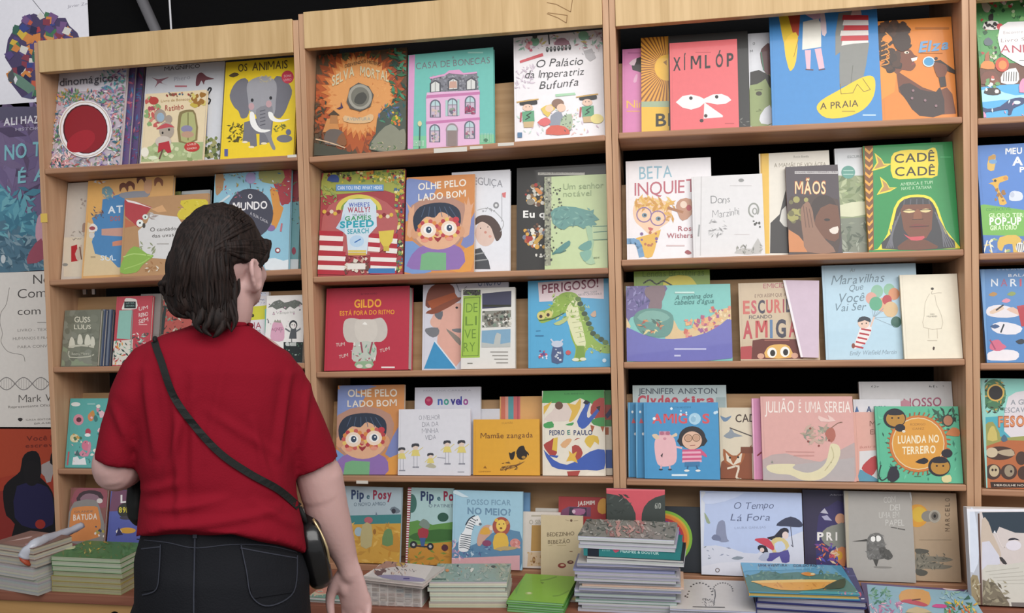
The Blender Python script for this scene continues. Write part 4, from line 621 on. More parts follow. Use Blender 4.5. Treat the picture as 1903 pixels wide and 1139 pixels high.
a.P([1665, 420, 1690, 385, 1745, 390, 1750, 440, 1725, 420, 1700, 460], 'd8b54a', 2); a.P([1640, 400, 1600, 415, 1620, 400], 'a8503f'); a.P([1420, 440, 1460, 415, 1490, 400, 1500, 490, 1470, 510, 1440, 480], 'a8423c', 2); a.P([1470, 470, 1480, 400, 1505, 395, 1500, 480], 'd8b54a'); a.P([1520, 440, 1560, 405, 1590, 410, 1550, 460], 'd9a87a', 2); a.P([1590, 450, 1630, 445, 1655, 490, 1630, 530, 1600, 520], 'a8463f', 2)
a.P([1420, 470, 1480, 530, 1560, 560, 1640, 520, 1700, 480, 1785, 470, 1783, 585, 1680, 590, 1560, 590, 1470, 570], '3f5cac', 2); a.P([1430, 500, 1500, 520, 1510, 505], '3f5cac'); a.P([1555, 540, 1575, 500, 1570, 475, 1595, 495, 1620, 480, 1610, 510, 1625, 550, 1590, 535], 'dcb04a'); a.P([1560, 600, 1640, 595, 1620, 640, 1570, 640], 'a8463f'); a.P([1640, 640, 1700, 600, 1785, 610, 1785, 640], 'e8e0d0')
# ---- lowest shelf
Z('M')
a = B('picture book of a yellow beach under a pale sky, right beside the bare arm', (285, 48), (670, 55), (2, 5), 0, 'a8b8c0', BL=(255, 590), BR=(632, 590), y=.004)
a.P([250, 240, 660, 232, 652, 300, 250, 300], '3f7f80'); a.P([250, 300, 655, 290, 640, 600, 240, 600], 'c99a40'); a.S(260, 310, 640, 580, 50, 14, 44, ['d0a54a', 'b98a38', 'c08a34', 'd8ae58'], 'leaf', 3)
a.T('Pip', 328, 130, 410, 128, 56, '2a3a60', .035); a.T('e', 428, 130, 448, 128, 34, '2f5a68', .02); a.T('Posy', 470, 132, 592, 128, 56, '8f2a44', .035); a.T('O NOVO AMIGO', 345, 178, 552, 172, 22, '6a7a88', 0, .1); a.P([485, 240, 490, 215, 500, 240], '6a7a8a'); a.P([580, 200, 610, 180, 650, 210, 620, 225], '6f7a84', 2); a.E(605, 210, 14, 16, '3a3a44')
a.P([640, 480, 630, 350, 560, 400, 520, 440], 'bf8a38', 2); a.E(375, 345, 26, 30, '9fb4bd'); a.P([530, 430, 545, 340, 590, 330, 600, 430], '6a8a58', 2); a.E(440, 270, 28, 22, 'b0606a'); a.P([390, 440, 400, 300, 460, 300, 460, 440], 'b5a878', 2); a.E(480, 345, 10, 18, '9a6a30')
a = B('picture book of green hills with a red and white striped spine edge', (700, 56), (1005, 62), (2, 5), 0, 'a9c6c6', BL=(680, 590), BR=(975, 590), y=.008)
a.P([670, 290, 760, 270, 860, 300, 1000, 280, 985, 600, 660, 600], '5f8f48'); a.P([660, 470, 760, 430, 985, 410, 985, 600, 660, 600], 'c08a3c'); a.P([700, 380, 800, 340, 990, 330, 985, 400, 800, 410], '3f6a38', 2); a.E(722, 160, 34, 62, '3f6a60'); a.L([712, 220, 710, 260], 8, '5a4a38'); a.E(928, 250, 36, 30, '33584a'); a.S(690, 430, 960, 580, 30, 14, 34, ['c9954a', 'a87a38', '7a8a40'], 'leaf', 3)
a.T('Pip', 782, 140, 868, 140, 58, '2a3a60', .035); a.T('e', 890, 140, 912, 140, 34, '2f5a68', .02); a.T('Posy', 932, 140, 1060, 142, 58, '8f2a44', .035); a.T('O PATINETE', 835, 185, 1010, 186, 20, '6a7a88', 0, .1)
a.L([720, 435, 840, 445], 10, '2f2f38'); a.E(735, 430, 24, 24, '2f2f34'); a.E(845, 442, 22, 24, '2f2f34'); a.E(735, 430, 10, 10, 'b0b0b0'); a.E(845, 442, 10, 10, 'b0b0b0'); a.P([765, 330, 830, 320, 825, 385, 775, 390], 'a03a44', 2); a.P([775, 385, 815, 385, 805, 440, 785, 440], '3f5f90'); a.P([770, 300, 800, 260, 840, 290, 830, 330], '7a8a80', 2); a.E(940, 450, 22, 22, '54303a')
for k in range(34): a.P([672 + (33 - k) * 1.0 - 6, 55 + 16.2 * k, 706 + (33 - k) * .85 - 12, 56 + 16.2 * k, 706 + (33 - k) * .85 - 13, 64 + 16.2 * k, 671 + (33 - k) * 1.0 - 6, 63 + 16.2 * k], 'a03a4c' if 1 else 'eee')
for k in range(34): a.P([671 + (33 - k) * 1.0 - 6, 63 + 16.2 * k, 706 + (33 - k) * .85 - 13, 64 + 16.2 * k, 705 + (33 - k) * .85 - 13, 72 + 16.2 * k, 670 + (33 - k) * 1.0 - 6, 71 + 16.2 * k], 'e3dcdc')
a = B('second copy of the zebra and lion book, a blue strip right of the front copy', (1050, 68), (1510, 102), (2, 5), 1, '6a92b8', BL=(1020, 590), BR=(1480, 590), y=.03, group='copies of the zebra and lion book')
a = B('pale blue picture book with a zebra and a lion side by side', (1000, 62), (1465, 95), (2, 5), 0, '9fc4d6', BL=(980, 590), BR=(1430, 590), y=-.012, group='copies of the zebra and lion book', spine='8fb4c8')
a.T('POSSO FICAR', 1085, 168, 1372, 172, 34, '7a9ab0', .02, .05); a.T('NO MEIO?', 1088, 228, 1372, 240, 42, '6f8fa8', .03, .05)
a.P([980, 600, 985, 470, 1040, 400, 1100, 440, 1180, 400, 1260, 350, 1430, 345, 1430, 600], '5f86a5', 2); a.P([985, 520, 1430, 500, 1430, 600, 975, 600], 'd3a3a8'); a.S(985, 400, 1060, 530, 24, 10, 24, ['c9909c', '8f86b4', 'e0c0c8', '6f74a8'], 'leaf', 4); a.S(1060, 440, 1240, 500, 26, 10, 22, ['4f7898', '86a8c0', 'b5cad8', '56628f'], 'leaf', 5)
a.P([1035, 470, 1030, 420, 1040, 370, 1065, 340, 1085, 290, 1110, 255, 1140, 245, 1160, 240, 1180, 290, 1172, 305, 1150, 305, 1132, 300, 1120, 340, 1112, 380, 1105, 440, 1085, 475], 'e6e8ea', 3)
for k in range(7): a.L([1036 + 2 * k, 450 - 15 * k, 1062 + 3 * k, 446 - 13 * k, 1104 + 1.2 * k, 462 - 15 * k], 5, '44505c', 3)
for k in range(5): a.L([1080 + 8 * k, 318 - 16 * k, 1100 + 8 * k, 322 - 14 * k, 1124 + 5 * k, 330 - 14 * k], 5, '44505c', 3)
a.L([1078, 300, 1100, 262, 1135, 240], 8, '3a4450', 3); a.E(1152, 268, 4, 5, '222'); a.E(1172, 295, 10, 9, '6a7078')
a.P([1150, 420, 1160, 360, 1190, 310, 1240, 300, 1250, 350, 1210, 390, 1170, 440], 'c9a08f', 2); a.P([1170, 360, 1190, 320, 1225, 320, 1235, 360], 'd9a44a', 2); a.E(1245, 320, 14, 16, 'e0d0c0')
a.E(1310, 310, 58, 62, 'a5564a'); a.P([1260, 460, 1265, 370, 1310, 350, 1350, 375, 1352, 460], 'dcb24c', 2); a.E(1310, 305, 34, 40, 'e6c25f'); a.E(1296, 296, 4, 4, '333'); a.E(1326, 294, 4, 4, '333'); a.E(1308, 322, 9, 6, '7a4a34'); a.E(1278, 270, 12, 12, 'dcb24c'); a.E(1348, 285, 12, 14, 'c98a4a'); a.E(1400, 420, 34, 30, 'd08a84'); a.S(1380, 400, 1430, 450, 8, 8, 16, ['d9a09a', 'c47a74'], 'blob', 2); a.E(1215, 420, 30, 20, '8a4a68'); a.P([1265, 460, 1330, 440, 1420, 450, 1350, 468], 'b9a070', 2)
a.P([985, 90, 1010, 70, 1100, 120, 1060, 120], 'cfe0e8')
Z('AE')
a = B('white book standing behind the cream one, a strip of its top edge showing', (350, 282), (625, 282), (2, 5), 2, 'bfb6ac', BL=(340, 1000), y=.04)
a.R(340, 280, 640, 315, 'c9c4bc')
a = B('red book with a small white title and a yellow right edge, behind the cream book', (630, 150), (1175, 150), (2, 5), 2, 'a83a3c', BL=(610, 1000), y=.03)
a.T('JASMIM', 845, 248, 1045, 238, 46, 'e6dcd4', .04, .12); a.P([640, 370, 660, 300, 740, 260, 1000, 270, 1000, 380], '7a4a68', 0); a.P([740, 370, 750, 270, 950, 275, 950, 370], '3f3848', 0); a.P([780, 330, 800, 285, 930, 290, 920, 350, 830, 360], 'a86a90', 2); a.E(800, 320, 20, 22, 'dcc0d0'); a.P([1080, 250, 1110, 180, 1175, 170, 1175, 340, 1090, 330], 'd99f48', 2)
a = B('off white book with a golden column on its cover, behind the cream beetle book', (218, 325), (640, 330), (2, 5), 1, 'd9cfc6', BL=(180, 1000), y=.01, spine='e3dcd8')
a.R(300, 360, 440, 380, 'b5ab9a'); a.T('O SIM', 275, 470, 435, 470, 52, 'a39a88', 0); a.P([305, 480, 440, 480, 440, 785, 295, 785], 'b98f50'); a.P([265, 800, 440, 795, 440, 960, 250, 965], 'd3b896'); a.E(330, 890, 18, 40, '8a6038'); a.S(260, 800, 430, 960, 16, 8, 20, ['c9a87a', 'b5925f'], 'blob', 2)
a = B('cream book with a slanted two line title and two small red rings', (440, 362), (935, 375), (2, 5), 0, 'cbb896', BL=(385, 1030), BR=(880, 1050), y=-.03, zs=COUNTER_Z, spine='b5a380', kind='soft', lean=8)
a.T('BEDEZINHO', 485, 612, 805, 600, 44, '6a5a44', .006, .14); a.T('BEBEZÃO', 495, 700, 755, 690, 44, '6a5a44', .006, .14); a.E(770, 425, 14, 16, '6a5040'); a.L([700, 415, 740, 430], 4, '8a7a60'); a.L([800, 430, 850, 425], 4, '8a7a60'); a.R(750, 783, 785, 795, '8a6a50')
a.E(660, 955, 48, 30, '8a3a34'); a.E(665, 950, 26, 12, 'd0b090'); a.E(760, 915, 38, 22, '6a3a34'); a.E(762, 912, 18, 8, 'b09070'); a.E(840, 915, 18, 16, '4a4a38'); a.L([500, 722, 545, 716], 4, '9a8a68'); a.R(600, 716, 710, 720, 'a8966f')
# ================================================================== third bookcase
Z('C')
a = B('pink picture book with a dark hat shape, leftmost on the top shelf of its bookcase', (66, 226), (215, 217), (3, 1), 1, 'cf7fb0', BL=(66, 600), y=.078, spine='b5709c')
a.P([112, 320, 118, 280, 150, 260, 190, 270, 190, 330], '33302f', 2); a.P([95, 290, 130, 265, 120, 300], 'd8c0cc', 2); a.P([115, 375, 125, 345, 135, 340, 130, 375], 'd8a8c4', 2); a.T('Nino', 85, 495, 200, 490, 34, 'e3b560', .004, .1); a.R(90, 240, 150, 245, 'b56a98'); a.R(85, 507, 145, 511, 'e0a870')
a = B('yellow and orange book with brown sun rays and a large serif B', (152, 175), (340, 160), (3, 1), 1, 'e0b03c', BL=(152, 597), y=.062)
a.P([152, 175, 290, 163, 290, 470, 152, 480], 'e2a03a')
for k in range(30):
    t = math.radians(95 + k * 6.4); t2 = math.radians(97.6 + k * 6.4); cx, cy = 270, 310
    a.P([cx + 58 * math.cos(t), cy - 58 * math.sin(t), cx + 190 * math.cos(t), cy - 190 * math.sin(t), cx + 190 * math.cos(t2), cy - 190 * math.sin(t2), cx + 58 * math.cos(t2), cy - 58 * math.sin(t2)], '8a5424')
a.R(150, 472, 300, 610, 'e3b63e'); a.E(270, 310, 56, 60, 'ecb840'); a.P([150, 490, 152, 465, 290, 462, 290, 490], '9fb090', 0); a.T('BEM', 218, 578, 400, 570, 56, '2f2a1c', .02); a.P([252, 285, 268, 275, 268, 300], '9a6a2a')
a = B('black book standing directly behind the coral mask book, its edges showing around it', (278, 163), (642, 143), (3, 1), 1, '2d2d2b', BL=(278, 592), BR=(645, 575), y=.046, pages='3a3a38')
a.S(600, 540, 640, 575, 4, 6, 12, ['6a6a64'], 'leaf', 3)
a = B('white book with a green tinted girl, half hidden by the tall bright blue book', (645, 153), (850, 142), (3, 1), 1, 'd6d6da', BL=(645, 575), spine='c4c4c8', y=.062)
a.P([648, 575, 650, 380, 690, 340, 760, 350, 760, 560], '8f9c66', 2); a.P([650, 390, 650, 330, 690, 320, 740, 345, 760, 420, 740, 400, 720, 360, 700, 375, 680, 385], '2f2b28', 0); a.E(690, 428, 14, 10, '3f3a28'); a.L([672, 412, 705, 410], 4, '5a5a38'); a.L([678, 510, 700, 505, 690, 500], 4, '6f7a4a', 2); a.P([695, 245, 715, 210, 745, 205, 745, 340, 710, 320], '6a4a4a', 2); a.L([700, 240, 712, 320], 6, '4a7a60'); a.T('O', 662, 206, 672, 205, 12, '6a6a6a'); a.T('M', 650, 240, 662, 238, 10, '6a6a6a'); a.P([697, 525, 740, 480, 760, 560, 700, 565], 'dcdce0', 2)
a = B('coral red book with a white paper mask below black spaced lettering', (281, 200), (592, 176), (3, 1), 0, 'dc6468', BL=(286, 588), BR=(597, 571), spine='3a3230', pages='2f2d2b')
for i, (t, xa, xb) in enumerate((('X', 298, 332), ('Í', 347, 356), ('M', 378, 426), ('L', 443, 468), ('Ó', 492, 526), ('P', 543, 574))): a.T(t, xa, 323 - (xa - 298) * .08, xb, 323 - (xb - 298) * .08, 58, '241c1c', .022)
a.P([310, 468, 340, 440, 380, 432, 420, 442, 438, 452, 480, 432, 520, 430, 550, 442, 564, 458, 540, 474, 500, 478, 455, 470, 443, 470, 525, 528, 525, 536, 437, 543, 440, 472, 420, 490, 380, 502, 340, 492], 'e6e0de', 0); a.E(379, 449, 8, 8, '221c1c'); a.E(497, 443, 8, 8, '221c1c'); a.E(447, 530, 8, 8, '3a2a28'); a.E(428, 552, 9, 8, '3a2424'); a.R(535, 563, 577, 567, 'b04a4c'); a.R(400, 238, 470, 241, 'b84c50')
a = B('tall bright blue book with legs of beach figures and a yellow oval', (742, 60), (1238, 28), (3, 1), 0, '3f86c4', BL=(746, 566), BR=(1246, 536), spine='2f6aa0', y=.026)
a.P([778, 60, 870, 55, 870, 170, 820, 250, 800, 180], 'ddb92e', 0); a.P([820, 60, 880, 55, 872, 165, 845, 150], 'b0432f', 0); a.P([805, 200, 845, 150, 868, 165, 860, 280, 840, 322, 825, 310], 'ecc22f', 2); a.L([850, 260, 870, 180], 3, '9a7a20')
a.P([890, 60, 980, 60, 960, 100], 'd8b0c4'); a.P([892, 100, 960, 85, 975, 110, 975, 215, 888, 228], 'e3dfd4', 0); a.P([900, 230, 928, 228, 925, 318, 908, 318], 'dfb3c0'); a.P([945, 225, 975, 220, 990, 310, 965, 318], 'dfb3c0'); a.P([970, 70, 990, 60, 1000, 150, 980, 160], 'e0c8cc', 2); a.L([905, 318, 938, 320], 5, '5a3a44'); a.L([965, 320, 992, 316], 5, '5a3a44')
a.P([1055, 60, 1120, 50, 1100, 150, 1060, 240, 1040, 255, 1040, 150], '86857f', 0)
for k in range(6): a.P([1075 + 3 * k - 18 * (k > 2), 68 + 24 * k, 1190, 70 + 23 * k, 1192, 92 + 23 * k, 1070 + 3 * k - 18 * (k > 2), 92 + 24 * k], ('c23a40', 'e6ded8')[k % 2])
a.P([1118, 45, 1155, 40, 1160, 68, 1110, 70], 'dcb8b0'); a.P([1062, 210, 1120, 200, 1195, 195, 1180, 300, 1165, 365, 1060, 400, 1058, 300], '858580', 0); a.L([1120, 300, 1110, 390], 3, '66665f')
a.P([955, 500, 975, 460, 1060, 410, 1150, 360, 1200, 346, 1222, 370, 1215, 440, 1170, 500, 1090, 535, 1000, 540], 'e8c62c', 3); a.L([1062, 385, 1066, 430, 1120, 425, 1140, 385, 1170, 420, 1200, 410, 1165, 360], 3, '7a6a20'); a.T('A PRAIA', 970, 502, 1145, 486, 30, '4a3a1c', .01, .05); a.R(1070, 508, 1130, 511, '8a7020'); a.R(1165, 524, 1225, 529, 'c5dcec')
a = B('orange book with a curly haired singer holding a blue microphone', (1242, 96), (1590, 76), (3, 1), 0, 'd98230', BL=(1246, 540), BR=(1592, 520), spine='a8642a')
a.P([1245, 330, 1300, 320, 1330, 330, 1440, 400, 1500, 420, 1550, 400, 1575, 430, 1592, 520, 1430, 530, 1380, 470, 1330, 420, 1320, 340], '6f3d28', 0); a.P([1330, 400, 1380, 380, 1430, 410, 1500, 420, 1520, 400, 1540, 520, 1425, 530, 1365, 460], '3b2b28', 2)
a.P([1245, 300, 1300, 300, 1320, 330, 1310, 420, 1245, 460], 'dd9035', 0); a.P([1322, 225, 1350, 215, 1385, 230, 1400, 250, 1418, 262, 1400, 280, 1408, 300, 1385, 325, 1345, 320, 1325, 340, 1300, 310], '74402a', 3); a.E(1366, 240, 11, 6, 'e3d5c0'); a.E(1368, 241, 4, 4, '201818'); a.P([1385, 268, 1416, 260, 1412, 275, 1392, 282], 'e9e3da', 0); a.P([1395, 285, 1408, 290, 1385, 300], '8f3a34')
a.S(1248, 130, 1350, 320, 60, 14, 26, ['3d2a20', '4a3022', '33241c'], 'blob', 3, ell=1); a.S(1245, 100, 1370, 200, 50, 14, 24, ['3d2a20', '4a3022', '33241c'], 'blob', 4); a.E(1345, 190, 40, 46, '3a281f'); a.P([1325, 222, 1345, 200, 1390, 205, 1375, 225, 1345, 235], '3a281f', 2)
for k in range(6): a.L([1250, 190 + 22 * k, 1285, 170 + 24 * k, 1270, 150 + 24 * k], 5, 'd9903f', 3)
a.P([1252, 180, 1270, 160, 1290, 165, 1300, 185, 1275, 195], 'df8a34', 2); a.T('Elza', 1420, 240, 1555, 225, 46, '6f9fc9', .03, .06, sh=.22); a.R(1405, 125, 1560, 134, 'b06a28'); a.R(1425, 242, 1530, 245, 'b06a28'); a.E(1467, 283, 28, 24, '4a94c0'); a.ring(1467, 283, 28, 24, 5, 'cfe0ea'); a.E(1500, 268, 8, 7, '3a2a28')
a.P([1490, 280, 1520, 275, 1605, 335, 1600, 345, 1500, 305], '33261f'); a.P([1488, 300, 1500, 285, 1545, 300, 1550, 330, 1530, 360, 1505, 350], '74402a', 2); a.P([1512, 355, 1542, 350, 1548, 395, 1520, 400], '3a3030'); a.L([1590, 90, 1592, 515], 5, 'c07028')
for (sx, sy) in ((1395, 415), (1450, 460), (1390, 450), (1500, 485)): a.E(sx, sy, 6, 6, '8a6a70')
# ---- second shelf
Z('H')
a = B('white picture book with a blond child in round glasses and a blue and red title', (58, 123), (460, 106), (3, 2), 1, 'e6e2e4', BL=(62, 570), BR=(455, 560), spine='cfcaca', y=.047)
a.T('BETA', 120, 208, 272, 200, 56, '8fb4c4', .004, .1); a.T('INQUIETA', 98, 284, 440, 262, 60, 'b5606c', .002, .06)
a.P([90, 350, 110, 310, 170, 292, 240, 310, 270, 350, 260, 400, 220, 430, 180, 470, 130, 430, 100, 400], 'e8c4a4', 3); a.S(100, 295, 270, 345, 50, 12, 26, ['d9a850', 'c9913f', 'e0bc70'], 'leaf', 3); a.S(240, 320, 290, 400, 16, 10, 20, ['d9a850', 'c9913f'], 'leaf', 4)
for gx, gy in ((142, 372), (206, 388)): a.ring(gx, gy, 36, 36, 5, '8a6a9a'); a.E(gx + 2, gy + 2, 12, 10, '6f8a9a'); a.E(gx + 4, gy + 2, 5, 5, '333')
a.P([160, 430, 185, 436, 172, 448], 'c05a5a', 2); a.P([105, 480, 180, 460, 220, 440, 200, 500, 180, 565, 140, 565, 120, 500], 'dcae4a', 2); a.S(110, 450, 200, 520, 12, 4, 8, ['7a5a8a', 'b06a4a'], 'dot', 3); a.L([62, 495, 110, 500, 130, 560], 26, '6f9ac0', 3)
a.P([290, 330, 310, 300, 360, 300, 363, 370, 320, 400, 300, 370], 'b98a70', 2); a.E(325, 325, 16, 16, 'e0c8b4'); a.E(350, 340, 12, 14, 'a5454a'); a.L([255, 340, 320, 360], 12, 'a5704a'); a.T('Rosana', 300, 447, 420, 444, 22, 'a8545f', .01); a.T('Witherspoon', 248, 480, 440, 476, 22, 'a8545f', .01); a.R(245, 512, 330, 518, 'd0b8b8'); a.P([330, 545, 345, 535, 363, 550, 345, 556], '9a4a50', 2)
a = B('white book with thin handwritten grey lettering and a grey curl drawing, spine to the left', (368, 196), (700, 180), (3, 2), 0, 'd9d6d6', BL=(364, 562), BR=(692, 550), spine='dedada')
a.L([408, 180, 403, 560], 5, 'c4c0c0'); a.R(395, 182, 412, 188, '4a4a4a'); a.L([398, 420, 394, 470], 8, '9a9a9a'); a.T('Dons', 452, 320, 540, 318, 34, '6a6a6c', -.014, .28); a.T('Marzinhi', 458, 385, 582, 372, 34, '6a6a6c', -.014, .28)
a.S(440, 400, 520, 470, 26, 5, 16, ['b0aeae', '8f8d8d', 'c4c2c2'], 'leaf', 3); a.E(592, 212, 13, 8, '8a8a88'); a.R(540, 235, 640, 239, 'c9c4c4'); a.ring(650, 350, 26, 34, 7, '8f918a', 90, 400); a.ring(655, 355, 12, 16, 5, '8f918a'); a.S(640, 400, 680, 430, 5, 5, 8, ['44443f'], 'blob', 2); a.P([560, 550, 600, 525, 640, 530, 670, 480, 685, 550], 'b5b2ae', 2); a.S(570, 510, 690, 550, 22, 5, 14, ['7a7a74', '9a9890', 'b5b2ae'], 'leaf', 5); a.R(560, 461, 630, 464, 'd0c8c8')
a = B('cream book with a broad yellow spine strip and a dark coat figure', (680, 84), (1012, 77), (3, 2), 1, 'ded7ca', BL=(686, 552), BR=(1010, 545), spine='cfa53a', y=.047)
a.P([680, 84, 720, 83, 724, 552, 686, 552], 'e0b445'); a.P([680, 84, 688, 84, 694, 552, 686, 552], 'c79a34'); a.T('Rocio Bonilla', 835, 108, 905, 106, 10, '8a8478', 0); a.T('A MAMÃE DE VIOLÁCEA', 745, 152, 985, 146, 18, '8a8070', 0, .1); a.P([726, 550, 728, 410, 770, 370, 800, 250, 830, 300, 830, 550], '34302f', 0); a.P([770, 400, 780, 350, 800, 330, 810, 430, 790, 425], 'd6d2ca', 0)
a = B('dark purple book with a hand raised beside a smiling face and a warm cream title', (803, 148), (1055, 140), (3, 2), 0, '4a4046', BL=(808, 545), BR=(1045, 545), spine='6a3f34', kind='soft')
a.R(840, 170, 1040, 182, 'b5b0b0'); a.T('EMANUEL RIBEIRO E FERNANDA CIFALI', 845, 180, 1035, 178, 8, '4a4046', 0)
a.P([810, 310, 860, 290, 1040, 300, 1040, 545, 810, 545], '4a3a34', 2); a.S(815, 300, 900, 400, 14, 8, 18, ['8a8a4a', '6f6a44', 'a09a5a'], 'dot', 3); a.P([810, 545, 812, 440, 860, 470, 920, 545], 'c9824f'); a.E(975, 345, 60, 65, '3a2c28'); a.P([930, 420, 960, 340, 1040, 330, 1045, 480, 1000, 490, 950, 460], '6f4632', 2); a.P([1000, 440, 1040, 425, 1040, 455, 1015, 460], 'e0d4c8', 2); a.E(990, 395, 14, 6, '2a1c18')
a.P([870, 400, 870, 340, 888, 318, 898, 310, 910, 320, 925, 360, 935, 420, 985, 490, 1030, 545, 900, 545, 880, 480], '8f6a56', 2)
for k in range(3): a.L([880 + 14 * k, 330 + 8 * k, 892 + 16 * k, 430], 4, '6a4a3c')
a.T('MÃOS', 840, 275, 985, 275, 58, 'b8623a', .034); a.T('MÃOS', 842, 275, 983, 275, 56, 'e6d0a0', .012)
a = B('white book with a green misty landscape, half hidden by the bright green cover', (1030, 64), (1230, 57), (3, 2), 1, 'd8dadc', BL=(1042, 540), y=.0505)
a.P([1036, 190, 1230, 190, 1230, 540, 1042, 545], '8f9a74'); a.S(1040, 200, 1200, 330, 40, 14, 34, ['9aa87a', '7f8c62', 'b0b890', '6a7a54'], 'leaf', 3); a.P([1040, 330, 1170, 310, 1175, 370, 1045, 380], 'd0d0b0', 2); a.P([1040, 390, 1200, 380, 1200, 545, 1042, 545], '7a8070'); a.S(1045, 390, 1190, 535, 40, 12, 30, ['66705e', '8a907c', '565f50', '9aa090'], 'leaf', 5); a.E(1088, 175, 32, 30, '5f9a8c'); a.R(1065, 165, 1112, 170, 'a5c9bc'); a.R(1065, 182, 1112, 187, 'a5c9bc'); a.T('ESCURO', 1085, 110, 1155, 106, 12, '9aa0a0', 0)
a = B('bright green book with a long haired woman outlined in yellow and a patterned orange spine', (1168, 46), (1598, 38), (3, 2), 0, '238c48', BL=(1172, 535), BR=(1608, 526), spine='c9862f', th=.018)
a.P([1163, 46, 1203, 45, 1207, 536, 1168, 537], '7a4a24')
for k in range(13): a.P([1166, 60 + 37 * k, 1186, 78 + 37 * k, 1202, 60 + 37 * k, 1202, 74 + 37 * k, 1186, 92 + 37 * k, 1166, 74 + 37 * k], 'e0a03a')
a.P([1285, 130, 1300, 85, 1370, 70, 1450, 72, 1480, 60, 1500, 80, 1502, 190, 1440, 200, 1360, 206, 1295, 200], 'ecd23a', 2); a.T('CADÊ', 1302, 132, 1488, 122, 40, '2c2c1c', .012); a.T('CADÊ', 1305, 192, 1490, 188, 40, '2c2c1c', .012)
for (bx, by) in ((1240, 130), (1265, 240)): a.P([bx - 45, by + 40, bx - 20, by, bx - 30, by - 45, bx, by - 20, bx + 15, by + 5, bx + 50, by + 5, bx + 15, by + 25], 'e6d03f', 0); a.P([bx - 32, by + 30, bx - 12, by, bx - 20, by - 30, bx + 2, by - 12, bx + 12, by + 10, bx + 35, by + 10, bx + 10, by + 18], 'b58a50', 0)
a.T('AMERICA E TUPI', 1330, 238, 1480, 228, 14, 'b5d8b0', .01); a.T('NAVE A TATIANA', 1335, 258, 1475, 250, 14, 'b5d8b0', .01); a.R(1515, 102, 1565, 107, '4aa868')
a.P([1225, 530, 1270, 460, 1300, 340, 1340, 290, 1410, 278, 1470, 290, 1505, 340, 1540, 440, 1605, 520, 1580, 528, 1230, 534], 'e8d83a', 2); a.P([1245, 530, 1285, 460, 1312, 345, 1348, 300, 1410, 290, 1462, 300, 1495, 345, 1530, 450, 1585, 525], '3a3a3e', 2)
for k in range(5): a.L([1330 - 12 * k, 360 + 20 * k, 1265 + 8 * k, 525], 5, '6a6a72'); a.L([1490 + 8 * k, 360 + 20 * k, 1580 - 12 * k, 520], 5, '6a6a72'); a.L([1350 + 28 * k, 300, 1345 + 30 * k, 330], 5, '5a5a60')
a.P([1330, 350, 1345, 325, 1470, 322, 1480, 350, 1475, 440, 1450, 480, 1420, 488, 1380, 485, 1345, 440], '74452f', 0); a.P([1320, 535, 1340, 500, 1380, 480, 1430, 482, 1480, 505, 1500, 528], '6a3f2c', 2); a.P([1345, 460, 1375, 475, 1440, 470, 1430, 488, 1380, 490], 'c9505a', 2)
a.P([1342, 356, 1370, 345, 1400, 356, 1370, 364], 'dcc890', 2); a.P([1420, 354, 1448, 343, 1472, 352, 1448, 362], 'dcc890', 2); a.L([1340, 352, 1400, 350], 3, '201a18'); a.L([1420, 350, 1472, 348], 3, '201a18'); a.P([1400, 350, 1420, 350, 1430, 390, 1390, 392], '8a5438', 2); a.L([1385, 394, 1435, 392], 3, '3a2018'); a.P([1372, 428, 1400, 414, 1425, 416, 1460, 424, 1430, 434, 1390, 434], '7a3a30', 2); a.L([1372, 428, 1462, 424], 3, '301814')
# ---- third shelf
Z('I')
a = B('lime green book behind the blue haired water book, its top edge showing', (95, 66), (445, 55), (3, 3), 1, '7f9a3c', BL=(100, 490), y=.044)
a.P([235, 75, 290, 55, 345, 62, 330, 80], 'a05a34', 2); a.T('Lendas Brasileiras', 135, 112, 420, 104, 30, '5f7a30', 0, .1); a.P([230, 160, 260, 110, 340, 105, 375, 130, 375, 160], 'd0c038', 2); a.L([140, 140, 170, 125, 200, 145, 230, 130, 270, 150], 7, '2a3018', 3)
a = B('wide turquoise and violet book with a blue haired head and a big jar', (62, 152), (545, 145), (3, 3), 0, '7cc0b8', BL=(58, 498), BR=(548, 487), spine='5a5a90')
a.P([62, 152, 240, 148, 235, 190, 210, 250, 130, 280, 80, 300, 62, 320], '6a6094', 2); a.S(65, 155, 200, 270, 60, 8, 18, ['7f76a8', '565084', '8f8ab8', '4a4a78'], 'leaf', 4); a.P([150, 160, 230, 150, 240, 190, 225, 225, 220, 265, 160, 270, 170, 220, 150, 200], '7f6a70', 2)
a.P([60, 300, 80, 340, 66, 370, 60, 400], 'dcc49a', 0); a.P([270, 300, 300, 350, 330, 360, 400, 330, 470, 280, 546, 250, 546, 310, 420, 380, 240, 400], 'd6b98a', 2); a.S(330, 250, 540, 390, 110, 7, 16, ['d98a7a', 'b05a7a', 'e0b07a', 'c96a5a', 'e8d0a8', '9a5a90'], 'shard', 3, hole=(350, 260, 90, 50))
a.P([58, 360, 75, 350, 130, 375, 220, 398, 330, 395, 430, 370, 500, 330, 546, 310, 549, 488, 58, 500], '6a6ab2', 2); a.P([95, 310, 110, 275, 160, 258, 230, 262, 275, 290, 275, 345, 250, 385, 190, 390, 130, 370], '5f8f86', 3); a.P([110, 300, 150, 270, 220, 272, 262, 300, 220, 320, 150, 320], '7aa89c', 2); a.S(120, 310, 220, 370, 24, 8, 20, ['a05a50', 'c98a5a', '4a6a60', 'd8c890'], 'leaf', 3)
a.R(285, 180, 375, 188, 'c4e0d8'); a.T('A menina dos', 285, 218, 458, 206, 22, '3f7a78', 0, sh=.22); a.T('cabelos d’água', 282, 240, 465, 232, 22, '3f7a78', 0, sh=.22); a.R(282, 442, 430, 449, 'c0c0e0'); a.R(282, 472, 312, 480, 'c0c0e0')
